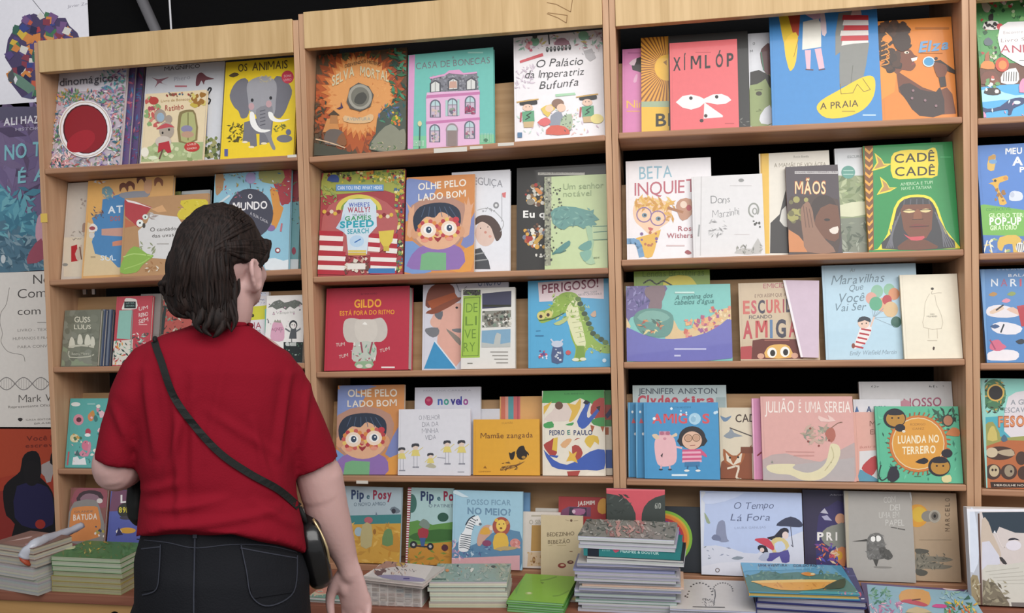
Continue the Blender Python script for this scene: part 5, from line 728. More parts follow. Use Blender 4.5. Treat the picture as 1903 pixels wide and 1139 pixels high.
a = B('beige book with big red and navy letters, half covered by its lilac flap', (583, 141), (950, 131), (3, 3), 0, 'c9b498', BL=(585, 490), BR=(948, 488))
a.T('EMICIDA', 695, 165, 820, 158, 22, 'b0606a', .006, .08); a.T('E FOI ASSIM QUE A', 655, 208, 800, 200, 16, '7a5a50', 0)
for i, (t, xa, xb, c_) in enumerate((('E', 600, 632, 'c86a60'), ('S', 638, 664, 'c05a62'), ('C', 670, 702, '3f3a4a'), ('U', 708, 738, 'c0504f'), ('R', 745, 778, 'c86a60'), ('I', 785, 792, 'a0404a'), ('D', 800, 828, '3f3a4a'))): a.T(t, xa, 282 - i * 1.5, xb, 282 - i * 1.5, 58, c_, .03, .03)
a.T('FICANDO', 628, 306, 735, 302, 16, '4f4650', .012)
for i, (t, xa, xb, c_) in enumerate((('A', 600, 645, 'b8474e'), ('M', 658, 715, 'c0504f'), ('I', 725, 738, '5a7aa0'), ('G', 752, 800, '3a3848'), ('A', 812, 850, 'b8474e'))): a.T(t, xa, 396 - i * 2, xb, 396 - i * 2, 78, c_, .035, .03)
a.P([585, 492, 590, 435, 640, 430, 660, 492], 'b0484a'); a.P([640, 492, 645, 405, 690, 398, 880, 400, 880, 490], '6a342c', 0); a.R(700, 402, 815, 407, 'a86a5a'); a.P([705, 485, 712, 440, 745, 425, 800, 425, 822, 445, 825, 485], 'e0b060', 2); a.E(735, 462, 22, 24, 'f0ece4'); a.E(795, 458, 22, 24, 'f0ece4'); a.E(738, 464, 12, 15, '2a2420'); a.E(798, 460, 12, 15, '2a2420'); a.E(683, 478, 16, 13, 'd0a088'); a.E(840, 476, 16, 13, 'd0a088')
fl = MB(); fq = [a.q(p) for p in ((795, 129), (951, 131), (949, 487), (876, 485))]; fw = [a.q(p) for p in ((784, 129), (795, 129), (876, 485), (866, 485))]
for qs, c_, y0, y1 in ((fq, 'd3bfcd', -.010, -.0085), (fw, 'efe9ec', -.010, -.004)):
    fl.hexa([(qs[i][0], y, qs[i][1]) for i, y in ((3, y0), (2, y0), (3, y1), (2, y1), (0, y0), (1, y0), (0, y1), (1, y1))], c_)
o_ = fl.build('open_flap', M['printmatt'], BOOKS[-1].root); o_['label'] = 'lilac flap'
a = B('pale blue book with a boy in a striped suit hanging from coloured balloons', (966, 61), (1415, 45), (3, 3), 0, 'b7d3e2', BL=(984, 486), BR=(1413, 480), spine='8fb0c4', y=.036)
a.T('As', 1095, 90, 1118, 86, 18, '8a9aa4', 0, sh=.22); a.T('Maravilhas', 1010, 148, 1252, 132, 40, '6f8694', .002, .14, sh=.22); a.T('Que', 1090, 178, 1155, 170, 30, '6f8694', 0, .1, sh=.22); a.T('Você', 1038, 232, 1160, 224, 42, '6f8694', .002, .1, sh=.22); a.T('Vai Ser', 1020, 272, 1168, 264, 36, '6f8694', .002, .12, sh=.22)
for bx, by, r_, c_ in ((1222, 178, 28, '8fbfa4'), (1278, 170, 26, '8fbfa0'), (1195, 210, 26, 'dba294'), (1248, 240, 30, 'e0a888'), (1300, 190, 26, 'd9946c'), (1216, 235, 30, '5fa884'), (1268, 218, 22, 'b8444c'), (1285, 262, 34, 'd8b88c'), (1310, 320, 24, '3f6a5c')): a.E(bx, by, r_, r_ * 1.08, c_); a.L([bx, by + r_, 1205, 300], 1.6, '8a9aa4')
a.P([1115, 445, 1118, 420, 1135, 370, 1150, 340, 1195, 335, 1190, 380, 1165, 420, 1130, 440], 'e9e3e0', 2)
for k in range(5): a.L([1150 - 8 * k, 352 + 20 * k, 1192 - 9 * k, 360 + 20 * k], 8, 'b53c44')
a.L([1192, 340, 1208, 298], 8, 'e0c0b0'); a.E(1160, 326, 27, 24, 'e6c4b0'); a.P([1132, 322, 1140, 300, 1165, 294, 1190, 304, 1190, 322, 1165, 312], '26303c', 2); a.E(1152, 328, 3, 4, '222'); a.E(1172, 326, 3, 4, '222'); a.E(1112, 430, 8, 12, '8a4a3c'); a.T('Emily Winfield Martin', 1095, 474, 1310, 468, 20, '8fa2ae', 0, .1, sh=.22)
a = B('cream book with a faint thin standing figure, right of the balloon book', (1330, 100), (1600, 98), (3, 3), 0, 'e8dfca', BL=(1345, 482), BR=(1612, 480), spine='c9be9c', pages='d9cda8', y=.016)
a.E(1478, 166, 7, 6, '3a322a'); a.L([1478, 175, 1475, 190, 1500, 185, 1520, 185], 2.5, 'b8ab98', 3); a.L([1465, 190, 1445, 230, 1440, 290, 1438, 345, 1520, 350, 1520, 290, 1498, 240, 1490, 195], 2.5, 'c4b8a4', 2); a.L([1460, 350, 1462, 395], 2.5, 'c4b8a4'); a.L([1500, 350, 1502, 395], 2.5, 'c4b8a4'); a.T('MUDA', 1468, 288, 1488, 287, 7, '6a6054', 0); a.T('MULHERES', 1452, 298, 1500, 297, 7, '6a6054', 0); a.P([1479, 440, 1484, 433, 1490, 438, 1487, 450, 1481, 450], '4a3a34'); a.R(1455, 404, 1500, 408, 'c4b8a4')
# ---- fourth shelf
Z('J')
a = B('grey green book with a navy author line, behind the blue pig and child book', (88, 64), (522, 64), (3, 4), 2, 'bccbcb', BL=(95, 500), y=.066)
a.T('JENNIFER ANISTON', 115, 105, 480, 104, 26, '4a5460', .004); a.T('Clydeo', 112, 158, 300, 152, 44, 'c04a5a', .04, .1); a.T('tira', 320, 158, 470, 152, 40, 'c04a5a', .04, .1); a.R(475, 120, 520, 170, '9fb0b0')
for i, (x_, lab) in enumerate(((70, 'third copy of the blue pig and child book, the leftmost edge'), (106, 'second copy of the blue pig and child book, edge left of the front copy'))):
    a = B(lab, (x_, 146), (x_ + 345, 142), (3, 4), 1, '3d86b5', BL=(x_ - 3, 498), y=.05 - .018 * i, group='copies of the blue pig and child book', spine='3477a4')
    a.E(x_ + 32, 290, 6, 7, 'dce6ec'); a.E(x_ + 18, 188, 5, 6, 'dce6ec'); a.P([x_ + 14, 240, x_ + 22, 215, x_ + 34, 240], 'b8505a'); a.L([x_ + 3, 145, x_ + 1, 498], 5, '6fb0d6')
a = B('blue picture book with a pink pig beside a child in a striped jumper', (145, 146), (490, 141), (3, 4), 0, '4792c2', BL=(140, 498), BR=(490, 498), group='copies of the blue pig and child book', spine='3d86b5', y=.016, kind='hard')
a.T('TALITA NOZOMI', 260, 172, 358, 170, 8, '2f6a92', 0); a.T('AMIG', 180, 240, 342, 240, 42, 'd1565f', .03); a.E(377, 220, 28, 27, 'a9cde0'); a.E(370, 222, 12, 14, '8fb8d0'); a.T('S', 412, 240, 446, 240, 42, 'd1565f', .03)
a.P([190, 350, 200, 305, 235, 290, 275, 300, 292, 350, 290, 420, 250, 440, 205, 430], 'e3b4b8', 3); a.P([178, 295, 200, 290, 215, 310, 195, 315], 'd9c0a4', 2); a.P([262, 305, 290, 285, 295, 300], 'd9c0a4', 2); a.R(212, 278, 262, 296, 'cf8fa0'); a.E(225, 287, 10, 9, 'b06a80'); a.E(252, 287, 10, 9, 'b06a80'); a.E(238, 312, 8, 6, 'c98a98'); a.P([218, 390, 230, 378, 226, 400], '3a3236'); a.L([222, 435, 220, 455], 7, 'd8a8ac'); a.L([260, 435, 262, 455], 7, 'd8a8ac'); a.E(220, 455, 9, 4, '33404c'); a.E(262, 455, 9, 4, '33404c'); a.L([288, 350, 316, 355], 9, 'e3b4b8')
a.E(365, 308, 62, 54, '2f2c30'); a.P([308, 300, 310, 345, 420, 345, 424, 300], '2f2c30', 2); a.E(364, 320, 46, 42, 'dcb49c'); a.ring(347, 310, 19, 18, 4, '8a6a50'); a.ring(384, 308, 19, 18, 4, '8a6a50'); a.E(347, 310, 13, 12, 'c49a80'); a.E(384, 308, 13, 12, 'c49a80'); a.L([355, 344, 378, 342], 3, '9a5a54')
for k in range(6): a.P([320, 362 + 10 * k, 408, 360 + 10 * k, 410, 370 + 10 * k, 318, 372 + 10 * k], 'cc5a80' if k % 2 == 0 else 'e3a9bb')
a.P([405, 362, 430, 385, 432, 398, 408, 385], 'cc5a80', 2); a.P([330, 420, 400, 418, 400, 440, 330, 442], '3f78a4'); a.L([345, 440, 342, 458], 7, '33608a'); a.L([385, 438, 392, 458], 7, '33608a'); a.E(340, 460, 13, 5, 'e6e4e0'); a.E(392, 460, 12, 5, 'e6e4e0'); a.R(270, 476, 342, 485, 'd8e6ee'); a.S(160, 160, 480, 220, 9, 4, 8, ['c4dcea', 'e6eef2'], 'dot', 12)
a = B('cream book with a fox and a blue butterfly, between the blue and the pink book', (492, 170), (720, 166), (3, 4), 1, 'd9cdb6', BL=(494, 503), y=.0525)
a.T('CADÊ', 566, 236, 680, 232, 34, '4a3c34', .016, .1); a.P([495, 205, 520, 215, 548, 205, 530, 228, 510, 232], '6f88a4', 2); a.P([510, 300, 535, 280, 545, 262, 560, 285, 600, 300, 560, 305, 540, 312], '8f97a0', 2); a.L([540, 262, 640, 300], 5, '4f4844'); a.P([490, 505, 500, 420, 540, 390, 600, 390, 640, 340, 645, 505], '8a4f34', 0); a.P([508, 360, 525, 370, 565, 395, 600, 362, 610, 385, 590, 430, 555, 438, 515, 420], 'a5623a', 2); a.P([520, 375, 540, 400, 555, 432, 575, 400, 598, 372, 590, 420, 555, 436, 525, 415], 'e0d4c0', 0); a.E(540, 400, 5, 5, '2a2018'); a.E(578, 398, 5, 5, '2a2018'); a.L([530, 450, 580, 440, 570, 490, 590, 500], 9, 'e0d4c0', 3); a.R(590, 350, 645, 380, '7a4630')
a = B('bright pink edge of a book behind the dusty pink mermaid scarf book', (643, 128), (760, 122), (3, 4), 1, 'd58fb4', BL=(650, 510), y=.0385, spine='e0a0c0')
a.L([645, 130, 652, 510], 6, 'ebb8cf'); a.L([668, 390, 690, 372], 7, '8a2f3c')
a = B('large dusty pink picture book with a flowing cream scarf and white title across the top', (686, 119), (1117, 113), (3, 4), 0, 'd9a69f', BL=(689, 513), BR=(1116, 507), spine='c08f8a', th=.02, y=.018)
a.P([688, 513, 689, 410, 800, 380, 960, 420, 1116, 330, 1116, 508], 'b8a5a2', 2); a.P([690, 513, 689, 450, 1116, 400, 1116, 510], 'b3aaa9')
a.T('JULIÃO', 702, 192, 838, 190, 52, 'efe2da', .006, .08); a.T('É', 858, 190, 870, 190, 46, 'efe2da', .006); a.T('UMA', 890, 190, 962, 190, 50, 'efe2da', .006, .08); a.T('SEREIA', 978, 190, 1100, 190, 50, 'efe2da', .006, .08)
a.P([710, 440, 745, 430, 840, 430, 830, 445, 850, 458, 900, 470, 950, 455, 985, 420, 1000, 360, 1010, 335, 1045, 345, 1050, 390, 1020, 450, 960, 500, 880, 505, 820, 480, 760, 475, 720, 462], 'dcd2ae', 3); a.L([1010, 350, 1020, 400, 980, 460], 5, 'c4ba94', 3); a.S(880, 260, 1010, 330, 40, 10, 26, ['9aa08a', 'b09a88', '8f8f80', 'c4a898'], 'leaf', 3); a.P([980, 290, 1000, 262, 1020, 265, 1030, 300, 1010, 330], 'b06a5c', 2); a.L([1010, 262, 1040, 240, 1060, 236], 4, '8a6a5a', 2); a.P([950, 205, 1000, 225, 990, 200, 1030, 230, 960, 232], 'e6c4bc', 2)
for px_, py_ in ((912, 265), (903, 325), (952, 345), (1000, 320)): a.E(px_, py_, 5, 5, '8a4a44')
a.L([800, 372, 930, 374], 4, 'c48f88'); a.R(835, 388, 930, 393, 'c48f88'); a.P([735, 412, 742, 425, 730, 425], '8a8a80')
a = B('tall white book with faint red lettering, rearmost above the turquoise badge book', (1147, 50), (1592, 44), (3, 4), 2, 'd3d0d0', BL=(1150, 500), y=.068)
a.S(1190, 68, 1225, 76, 5, 4, 7, ['7a7a7a'], 'leaf', 3); a.S(1465, 66, 1545, 76, 9, 4, 8, ['6a6a6c'], 'leaf', 4); a.T('NOSSO', 1345, 168, 1520, 160, 40, 'a85a72', .012, .12); a.P([1310, 160, 1350, 130, 1380, 150, 1360, 170], 'c88a98', 2); a.E(1440, 188, 26, 12, 'e0a8a0')
a = B('white book with a navy initial, peeping out behind the salmon book', (1118, 132), (1330, 128), (3, 4), 1, 'd8d6da', BL=(1122, 500), y=.05)
a.P([1118, 190, 1128, 160, 1138, 186], '4a6a98', 0); a.T('A MU', 1172, 190, 1260, 188, 28, '3f4f7a', .02)
a = B('salmon pink book with a red bird shape, behind the square turquoise badge book', (1115, 192), (1330, 186), (3, 4), 1, 'dba79a', BL=(1122, 516), y=.036)
a.T('MAR', 1188, 254, 1260, 252, 24, '8a5a50', .006); a.T('ENE', 1190, 292, 1255, 290, 22, '8a5a50', .006); a.P([1140, 515, 1140, 370, 1230, 365, 1230, 515], 'd8d4d4'); a.P([1150, 450, 1170, 420, 1215, 390, 1222, 450, 1190, 490, 1170, 470], 'b8484a', 2); a.P([1140, 516, 1142, 455, 1170, 470, 1225, 500, 1225, 516], '5f97ae', 2); a.T('ilustra', 1142, 358, 1215, 352, 12, 'b87a70', 0)
a = B('square turquoise book with an orange round badge and three small dark haired heads', (1216, 166), (1606, 158), (3, 4), 0, '5fb592', BL=(1224, 521), BR=(1612, 519), spine='3f8f78', y=.02)
a.S(1225, 170, 1600, 515, 60, 8, 20, ['4a9a7c', '2f5a4c', '6fc4a0', '3a7a64'], 'leaf', 5); a.S(1490, 165, 1600, 230, 20, 10, 24, ['2a3f38', '3a5a4a'], 'leaf', 6)
for k in range(40):
    t = k * .157; a.L([1415 + 132 * math.cos(t), 335 + 132 * math.sin(t), 1415 + 146 * math.cos(t + .03), 335 + 145 * math.sin(t + .03)], 6, 'b3623a' if k % 2 else '8a4a34')
a.E(1412, 335, 134, 132, 'c9783c'); a.E(1412, 335, 122, 121, 'e0d0a8'); a.E(1412, 335, 118, 117, 'd99a42'); a.T('RODRIGO', 1375, 252, 1445, 250, 11, '9a6a30', 0); a.T('CANIZ', 1385, 272, 1440, 270, 10, '9a6a30', 0); a.T('LUANDA NO', 1318, 334, 1508, 328, 34, 'eee2c4', .022, .08); a.T('TERREIRO', 1338, 384, 1492, 378, 34, 'eee2c4', .022, .08)
for (hx, hy, rr) in ((1303, 218, 1), (1510, 440, 1)): 
    a.E(hx, hy, 52, 46, '2b2830'); a.E(hx + 4, hy + 2, 44, 36, 'b5843a'); a.E(hx - 12, hy - 2, 5, 4, '2a2020'); a.E(hx + 18, hy - 2, 5, 4, '2a2020'); a.P([hx - 36, hy - 20, hx, hy - 38, hx + 40, hy - 20, hx, hy - 14], '2b2830', 2)
a.E(1328, 262, 24, 18, '2b2830'); a.E(1345, 278, 8, 6, 'e0d8c8'); a.E(1545, 380, 26, 20, '2b2830'); a.P([1398, 420, 1440, 400, 1460, 415, 1440, 430], '2b2830', 2); a.P([1520, 490, 1560, 480, 1565, 510, 1530, 515], 'd8cf9a', 2); a.E(1550, 228, 22, 24, 'b07a5c'); a.ring(1550, 228, 26, 28, 5, '2f4038'); a.P([1540, 290, 1570, 260, 1602, 270, 1602, 300, 1560, 298], 'c47a4a', 2)
a.P([1268, 490, 1280, 450, 1300, 440, 1320, 460, 1325, 490, 1300, 512, 1280, 508], '2f2f38', 2); a.L([1270, 490, 1245, 505, 1230, 480, 1240, 435], 5, '2f2f38', 3); a.E(1308, 446, 8, 8, '2f2f38'); a.R(1395, 484, 1425, 488, '4a7a5a')
# ---- lowest shelf
Z('K')
a = B('black book with concentric rainbow arcs, right of the tall magazine stack', (640, 222), (1042, 222), (3, 5), 0, '252a30', BL=(650, 790), y=.02)
for r_, c_ in ((245, '7fae3a'), (222, 'cfa03a'), (206, 'd97a34'), (180, 'b03a3c'), (158, '7a3a8a'), (140, '5a8ac0'), (112, '25405a'), (90, '252a30')): a.E(735, 480, r_, r_ * .93, c_, n=40)
a = B('pale lilac blue book with a girl under a black umbrella and a red dressed child', (1057, 102), (1868, 106), (3, 5), 0, 'b9c6e6', BL=(1038, 778), BR=(1872, 790), spine='d0d4de', y=.0)
a.P([1050, 102, 1085, 102, 1062, 778, 1036, 778], 'd6dae4'); a.P([1062, 540, 1300, 560, 1500, 600, 1870, 420, 1870, 790, 1060, 778], 'd3d5e2', 2); a.P([1062, 700, 1400, 660, 1870, 690, 1870, 790, 1060, 780], 'dcdce6', 2)
a.T('O Tempo', 1308, 245, 1632, 235, 56, '5a6280', -.006, .14, sh=.22); a.T('Lá Fora', 1285, 338, 1605, 332, 56, '5a6280', -.006, .14, sh=.22); a.T('LAURA GANUJAS', 1320, 402, 1570, 396, 18, '9aa4c0', 0, .1); a.P([1075, 270, 1100, 300, 1125, 355, 1095, 350], '9aa88a', 2)
a.P([1170, 470, 1180, 370, 1205, 335, 1240, 340, 1250, 420, 1260, 480, 1275, 500, 1215, 508], '8a90aa', 2); a.P([1135, 470, 1160, 445, 1200, 460, 1210, 495, 1150, 490], '757c98', 2); a.S(1080, 520, 1300, 640, 9, 12, 22, ['9aa0b5', '7f8a90'], 'leaf', 5); a.P([1295, 640, 1340, 620, 1395, 632, 1350, 650], '8a94a0', 2)
a.P([1655, 375, 1690, 335, 1770, 302, 1840, 330, 1868, 370, 1840, 388, 1740, 380], '3f4258', 2); a.L([1770, 380, 1785, 520, 1790, 545, 1775, 530], 6, '5a5a68', 2); a.P([1580, 470, 1640, 455, 1690, 400, 1740, 395, 1755, 430, 1700, 470, 1620, 490], '2f2c38', 2); a.E(1728, 452, 26, 30, 'e6cfc8'); a.P([1610, 510, 1650, 470, 1720, 480, 1760, 540, 1700, 590, 1630, 600], 'd8c48a', 2); a.P([1640, 520, 1700, 500, 1730, 560, 1660, 590], 'c9d2e8', 2); a.P([1570, 650, 1600, 595, 1680, 590, 1750, 570, 1760, 665, 1700, 670, 1680, 620, 1620, 660], '5a5498', 2)
a.P([1480, 490, 1520, 475, 1590, 480, 1635, 540, 1630, 575, 1570, 540], 'c9485a', 2); a.P([1505, 560, 1520, 530, 1570, 540, 1590, 590, 1555, 600], '2c2a34', 2); a.E(1540, 570, 18, 18, 'e8cdc4'); a.P([1510, 640, 1560, 590, 1600, 600, 1570, 660], 'b5bcd0', 2); a.ring(1182, 733, 18, 18, 6, '6a5a54'); a.P([1085, 115, 1400, 108, 1240, 180, 1085, 200], 'c8d2ec', 2)
Z('L')
a = B('dark purple book with white spaced letters, behind the grey bird book', (130, 88), (520, 92), (3, 5), 1, '3c3650', BL=(138, 800), y=.03, spine='5a5a50')
a.P([235, 700, 250, 300, 330, 220, 470, 200, 470, 750, 400, 740], '3f3766', 2); a.E(425, 320, 40, 44, 'd8a080'); a.P([270, 450, 320, 390, 400, 365, 465, 360, 465, 545, 380, 555, 300, 520], '8a8a80', 2); a.P([350, 600, 400, 560, 465, 550, 465, 700, 420, 680], 'd98a5a', 2); a.E(415, 615, 30, 36, 'e0a838'); a.S(245, 520, 400, 740, 60, 12, 34, ['c9505a', '5a5ab0', 'd97a4a', '7a4a90', '2f3a80', 'e0c0a0'], 'leaf', 4)
for i, t in enumerate('PRISMA'[:5]): a.T(t, 240 + 74 * i, 492, 240 + 74 * i + (14 if t == 'I' else 52), 492, 62, 'eee8e2', .035)
a.P([265, 270, 300, 235, 330, 280, 290, 275], 'c4c0d0', 0); a.P([275, 300, 320, 290, 360, 335, 300, 330], 'b0acc8', 0); a.T('Abner', 340, 135, 455, 132, 14, 'b5b0c0', 0)
a = B('tan book with sideways lettering and a grey figure on a yellow disc', (985, 108), (1362, 116), (3, 5), 1, 'b39b80', BL=(1020, 830), BR=(1396, 832), y=.012, spine='9a866e')
a.E(1045, 295, 90, 92, 'd89a3c'); a.E(1060, 285, 60, 62, 'd6b040'); a.E(1130, 300, 52, 44, '8a857c'); a.E(1185, 300, 48, 52, '9a948a'); a.E(1185, 298, 28, 32, '6a645c'); a.E(1185, 298, 10, 14, '1f1c1a'); a.ring(1185, 300, 46, 50, 8, 'b0a898')
a.P([1030, 560, 1110, 565, 1140, 580, 1110, 600, 1040, 600], '5a5850', 2); a.P([1035, 720, 1110, 735, 1130, 755, 1100, 778, 1040, 770], '5a5850', 2); a.P([1035, 600, 1120, 620, 1260, 625, 1335, 650, 1250, 668, 1150, 660, 1260, 690, 1330, 700, 1260, 725, 1100, 720, 1035, 720], '827c6e', 2); a.S(1040, 600, 1280, 720, 40, 10, 24, ['6a665a', '948e7e', '5a584e'], 'leaf', 3)
for i, t in enumerate('MARCELO'):
    cy = 420 - 40 * i
    for q in lettering(t, .004, 0): a.add([(1305 - 36 * p[1] + 0, cy - 26 * p[0]) for p in q], '5f4f40', False)
a.y -= 2e-5; a.R(1060, 486, 1320, 491, '9c886e')
a = B('grey book with a sketched round bird on one leg and white scratched lettering', (462, 92), (1002, 110), (3, 5), 0, 'a9a49e', BL=(476, 800), BR=(1030, 815), spine='8f8a82', y=-.004)
a.P([462, 92, 490, 92, 500, 800, 476, 800], 'b3a894')
for i, (t, x0, x1) in enumerate((('COM', 775, 870), ('DEI', 825, 905), ('UMA EM', 738, 900), ('PAPEL', 790, 940))): a.T(t, x0, 190 + 62 * i, x1, 188 + 62 * i, 48, 'cbc8c2', -.004, .14)
a.L([835, 388, 880, 395], 7, '55524e'); a.L([890, 398, 945, 408], 8, '55524e')
a.P([640, 600, 640, 500, 660, 455, 710, 432, 755, 445, 780, 500, 785, 560, 770, 640, 690, 648, 650, 640], '6f6d6a', 2); a.S(645, 450, 780, 640, 60, 10, 26, ['7a7875', '646260', '858380'], 'leaf', 3); a.P([520, 502, 640, 482, 645, 500], '45433f'); a.E(690, 482, 20, 22, 'eeebe6'); a.E(730, 478, 24, 24, 'eeebe6'); a.L([710, 460, 712, 495], 7, '222'); a.P([735, 560, 780, 550, 840, 600, 845, 630, 810, 650, 760, 620], '565451', 2); a.S(750, 560, 835, 640, 20, 8, 18, ['656360', '484644'], 'leaf', 4); a.P([690, 645, 735, 645, 722, 690, 718, 712, 708, 690], '4a4845'); a.P([705, 700, 830, 705, 825, 715, 710, 712], '8a8680', 2); a.L([985, 110, 1005, 180], 12, 'c9c9c9')
# ================================================================== fourth bookcase
Z('Pz')
a = B('busy green picture book with many small farm and sea animals and a white title cloud', (38, -6), (420, -26), (4, 1), 0, '5a9a5c', BL=(38, 520))
a.P([38, 300, 120, 280, 430, 270, 430, 400, 38, 400], '6a4434'); a.P([38, 385, 120, 375, 430, 360, 430, 520, 38, 525], '4fa8d8'); a.P([40, 400, 120, 395, 200, 420, 430, 400, 430, 440, 140, 440, 40, 450], 'a8d8ea', 2)
a.S(40, 0, 430, 280, 90, 6, 16, ['3f7a48', '8ac07a', '2f5a3a', 'c9d8b0', '6aa860', 'b04a44'], 'blob', 4); a.S(40, 0, 430, 30, 16, 6, 12, ['b0484a', 'd98a9a', 'e8e0d8'], 'blob', 5)
a.P([50, 20, 65, 10, 90, 30, 80, 55, 60, 50], 'c4bca8', 2); a.P([80, 70, 100, 60, 100, 90, 85, 95], '2f2c2c', 2); a.P([58, 110, 70, 95, 120, 95, 128, 130, 60, 130], 'e6e2dc', 2); a.S(62, 95, 122, 130, 9, 6, 10, ['2a2828'], 'blob', 3); a.E(130, 118, 14, 14, 'c84a50'); a.P([60, 180, 80, 165, 100, 185, 90, 200, 65, 200], '5f6a70', 2); a.P([60, 300, 66, 240, 82, 225, 88, 300], 'a8684a'); a.P([45, 300, 60, 270, 100, 275, 105, 305], 'd98a4a', 2); a.S(90, 210, 125, 280, 12, 6, 10, ['33302e', 'c9c4b4', '7a9a5a'], 'blob', 3)
a.E(140, 285, 30, 32, 'c8503a'); a.E(142, 287, 18, 20, 'd98a4a'); a.P([135, 365, 145, 320, 200, 300, 215, 350, 190, 372], 'eae6e2', 2)
for k in range(6): a.L([148 + 11 * k, 318, 146 + 11 * k, 358], 3.5, '33302e')
a.P([40, 370, 60, 320, 110, 320, 130, 370], '77483a', 2); a.P([60, 410, 75, 390, 120, 388, 135, 412, 100, 420], '3a3432', 2); a.S(70, 340, 130, 410, 14, 6, 12, ['e8e0d8', '8a5a44', '6a9a60', 'c96a5a'], 'blob', 3); a.P([215, 400, 220, 360, 260, 340, 430, 340, 430, 410, 240, 410], 'd58fb0', 2)
a.P([55, 490, 50, 470, 75, 480, 130, 470, 170, 440, 220, 430, 250, 440, 230, 460, 190, 478, 180, 505, 165, 505, 165, 482, 100, 492, 70, 495, 65, 510], '2f3f6a', 2); a.E(205, 452, 16, 8, 'cdd8e4'); a.S(40, 440, 430, 520, 20, 5, 12, ['7fc4e4', 'd0e8f0', 'e0a0b8'], 'leaf', 6); a.P([40, 515, 45, 492, 62, 495, 70, 518], 'd58fb0', 2)
a.P([120, 170, 130, 120, 165, 98, 240, 95, 420, 90, 420, 300, 230, 292, 180, 265, 135, 235], 'efecec', 0); a.T('Encontre e Brinque', 145, 152, 330, 142, 13, 'a89a9a', 0, .1); a.T('Livro Sonoro', 135, 188, 330, 175, 16, '9a8a8a', 0, .1); a.T('ANIMAIS', 132, 235, 390, 226, 34, 'b04a58', .004, .1); a.R(215, 266, 240, 269, '777')
a = B('blue animal atlas with a giraffe and a lime green band across it', (42, 634), (420, 628), (4, 2), 0, '4a7cc4', BL=(44, 1112), y=.02)
a.T('MEU', 155, 680, 228, 676, 26, 'f0f0ee', .03); a.T('ATLAS', 185, 728, 400, 722, 36, 'f0f0ee', .03); a.T('POP', 218, 758, 300, 755, 22, 'f0f0ee', .03); a.P([76, 745, 80, 700, 100, 680, 112, 690, 105, 750], 'd3ae5a', 2); a.P([80, 690, 112, 682, 108, 700, 84, 712], 'b58a44', 2); a.E(100, 712, 18, 10, '6a9ac8')
a.P([105, 800, 95, 790, 120, 782, 160, 772, 166, 792, 130, 805, 125, 830, 140, 860, 162, 895, 130, 902, 120, 850, 100, 815, 80, 808], 'd9a93c', 2); a.E(110, 796, 6, 6, '2a2a20'); a.E(155, 785, 10, 8, 'c98a3a'); a.S(112, 820, 155, 895, 9, 6, 10, ['9a6a28'], 'blob', 3); a.P([172, 880, 175, 850, 195, 840, 228, 850, 230, 878, 200, 886], 'd0d6e0', 2); a.E(185, 858, 10, 12, 'b8c0d0')
a.P([44, 905, 60, 900, 240, 925, 420, 925, 420, 1050, 240, 1040, 48, 1035], '6fae4a', 0); a.T('COM INCRÍVEL', 70, 930, 180, 925, 13, '3f8a3a', .012); a.T('GLOBO TERRESTRE', 82, 958, 330, 955, 18, 'cfe6b8', .02); a.T('POP-UP', 85, 990, 225, 988, 30, 'f0f4e6', .035); a.T('GIRATÓRIO', 88, 1014, 205, 1010, 20, 'dcecc4', .02)
a.P([48, 1112, 48, 1035, 420, 1045, 420, 1112], '4a74b4'); a.S(50, 1050, 240, 1110, 22, 8, 20, ['d8d8c0', '8fae70', 'c9b060', '5a7ab8'], 'leaf', 3); a.P([120, 1090, 130, 1045, 200, 1035, 225, 1060, 220, 1112, 190, 1112, 185, 1075, 150, 1080, 140, 1105], 'd3ae4a', 2); a.L([60, 1110, 75, 1060], 6, 'e0dcc8'); a.L([95, 1110, 85, 1065], 6, 'e0dcc8'); a.E(220, 1090, 20, 22, 'e6e4e0')
for k in range(5): a.L([204 + 8 * k, 1074, 208 + 8 * k, 1108], 3, '222')
Z('Q')
a = B('blue hardback with pale spaced title letters, birds and a pink figure among clouds', (50, 46), (430, 42), (4, 3), 0, '5688bf', BL=(66, 452), spine='3a5a88', y=.024)
a.T('C. S. L. AS CRÔNICAS DE', 118, 52, 330, 50, 8, 'c8d4e0', 0); a.T('BALADA', 168, 82, 300, 78, 13, 'dfe4ec', .006)
for i, (t, c_) in enumerate((('N', 'dfe4ec'), ('A', 'a05a7a'), ('R', 'dfe4ec'), ('I', 'c9505f'), ('Z', 'dfe4ec'))): a.T(t, 92 + 42 * i, 124, 92 + 42 * i + (8 if t == 'I' else 30), 122, 32, c_, .012)
for (bx, by, c_) in ((100, 158, 'b0844a'), (182, 156, '8a9a5a'), (158, 186, 'd98aa0'), (145, 244, '9a9a6a')): a.P([bx - 20, by + 4, bx, by - 10, bx + 20, by - 2, bx + 4, by + 10], c_, 2)
a.P([70, 240, 80, 215, 130, 205, 190, 220, 220, 250, 160, 262, 90, 256], 'e0dade', 2); a.P([85, 235, 130, 212, 150, 222, 100, 245], 'dcc0a8', 2); a.L([115, 228, 145, 206], 7, '2a2a34'); a.P([160, 225, 190, 215, 225, 240, 240, 262, 200, 245], 'dcb8a4', 2); a.P([205, 210, 240, 205, 430, 215, 430, 290, 225, 300, 215, 250], 'b5424c', 0)
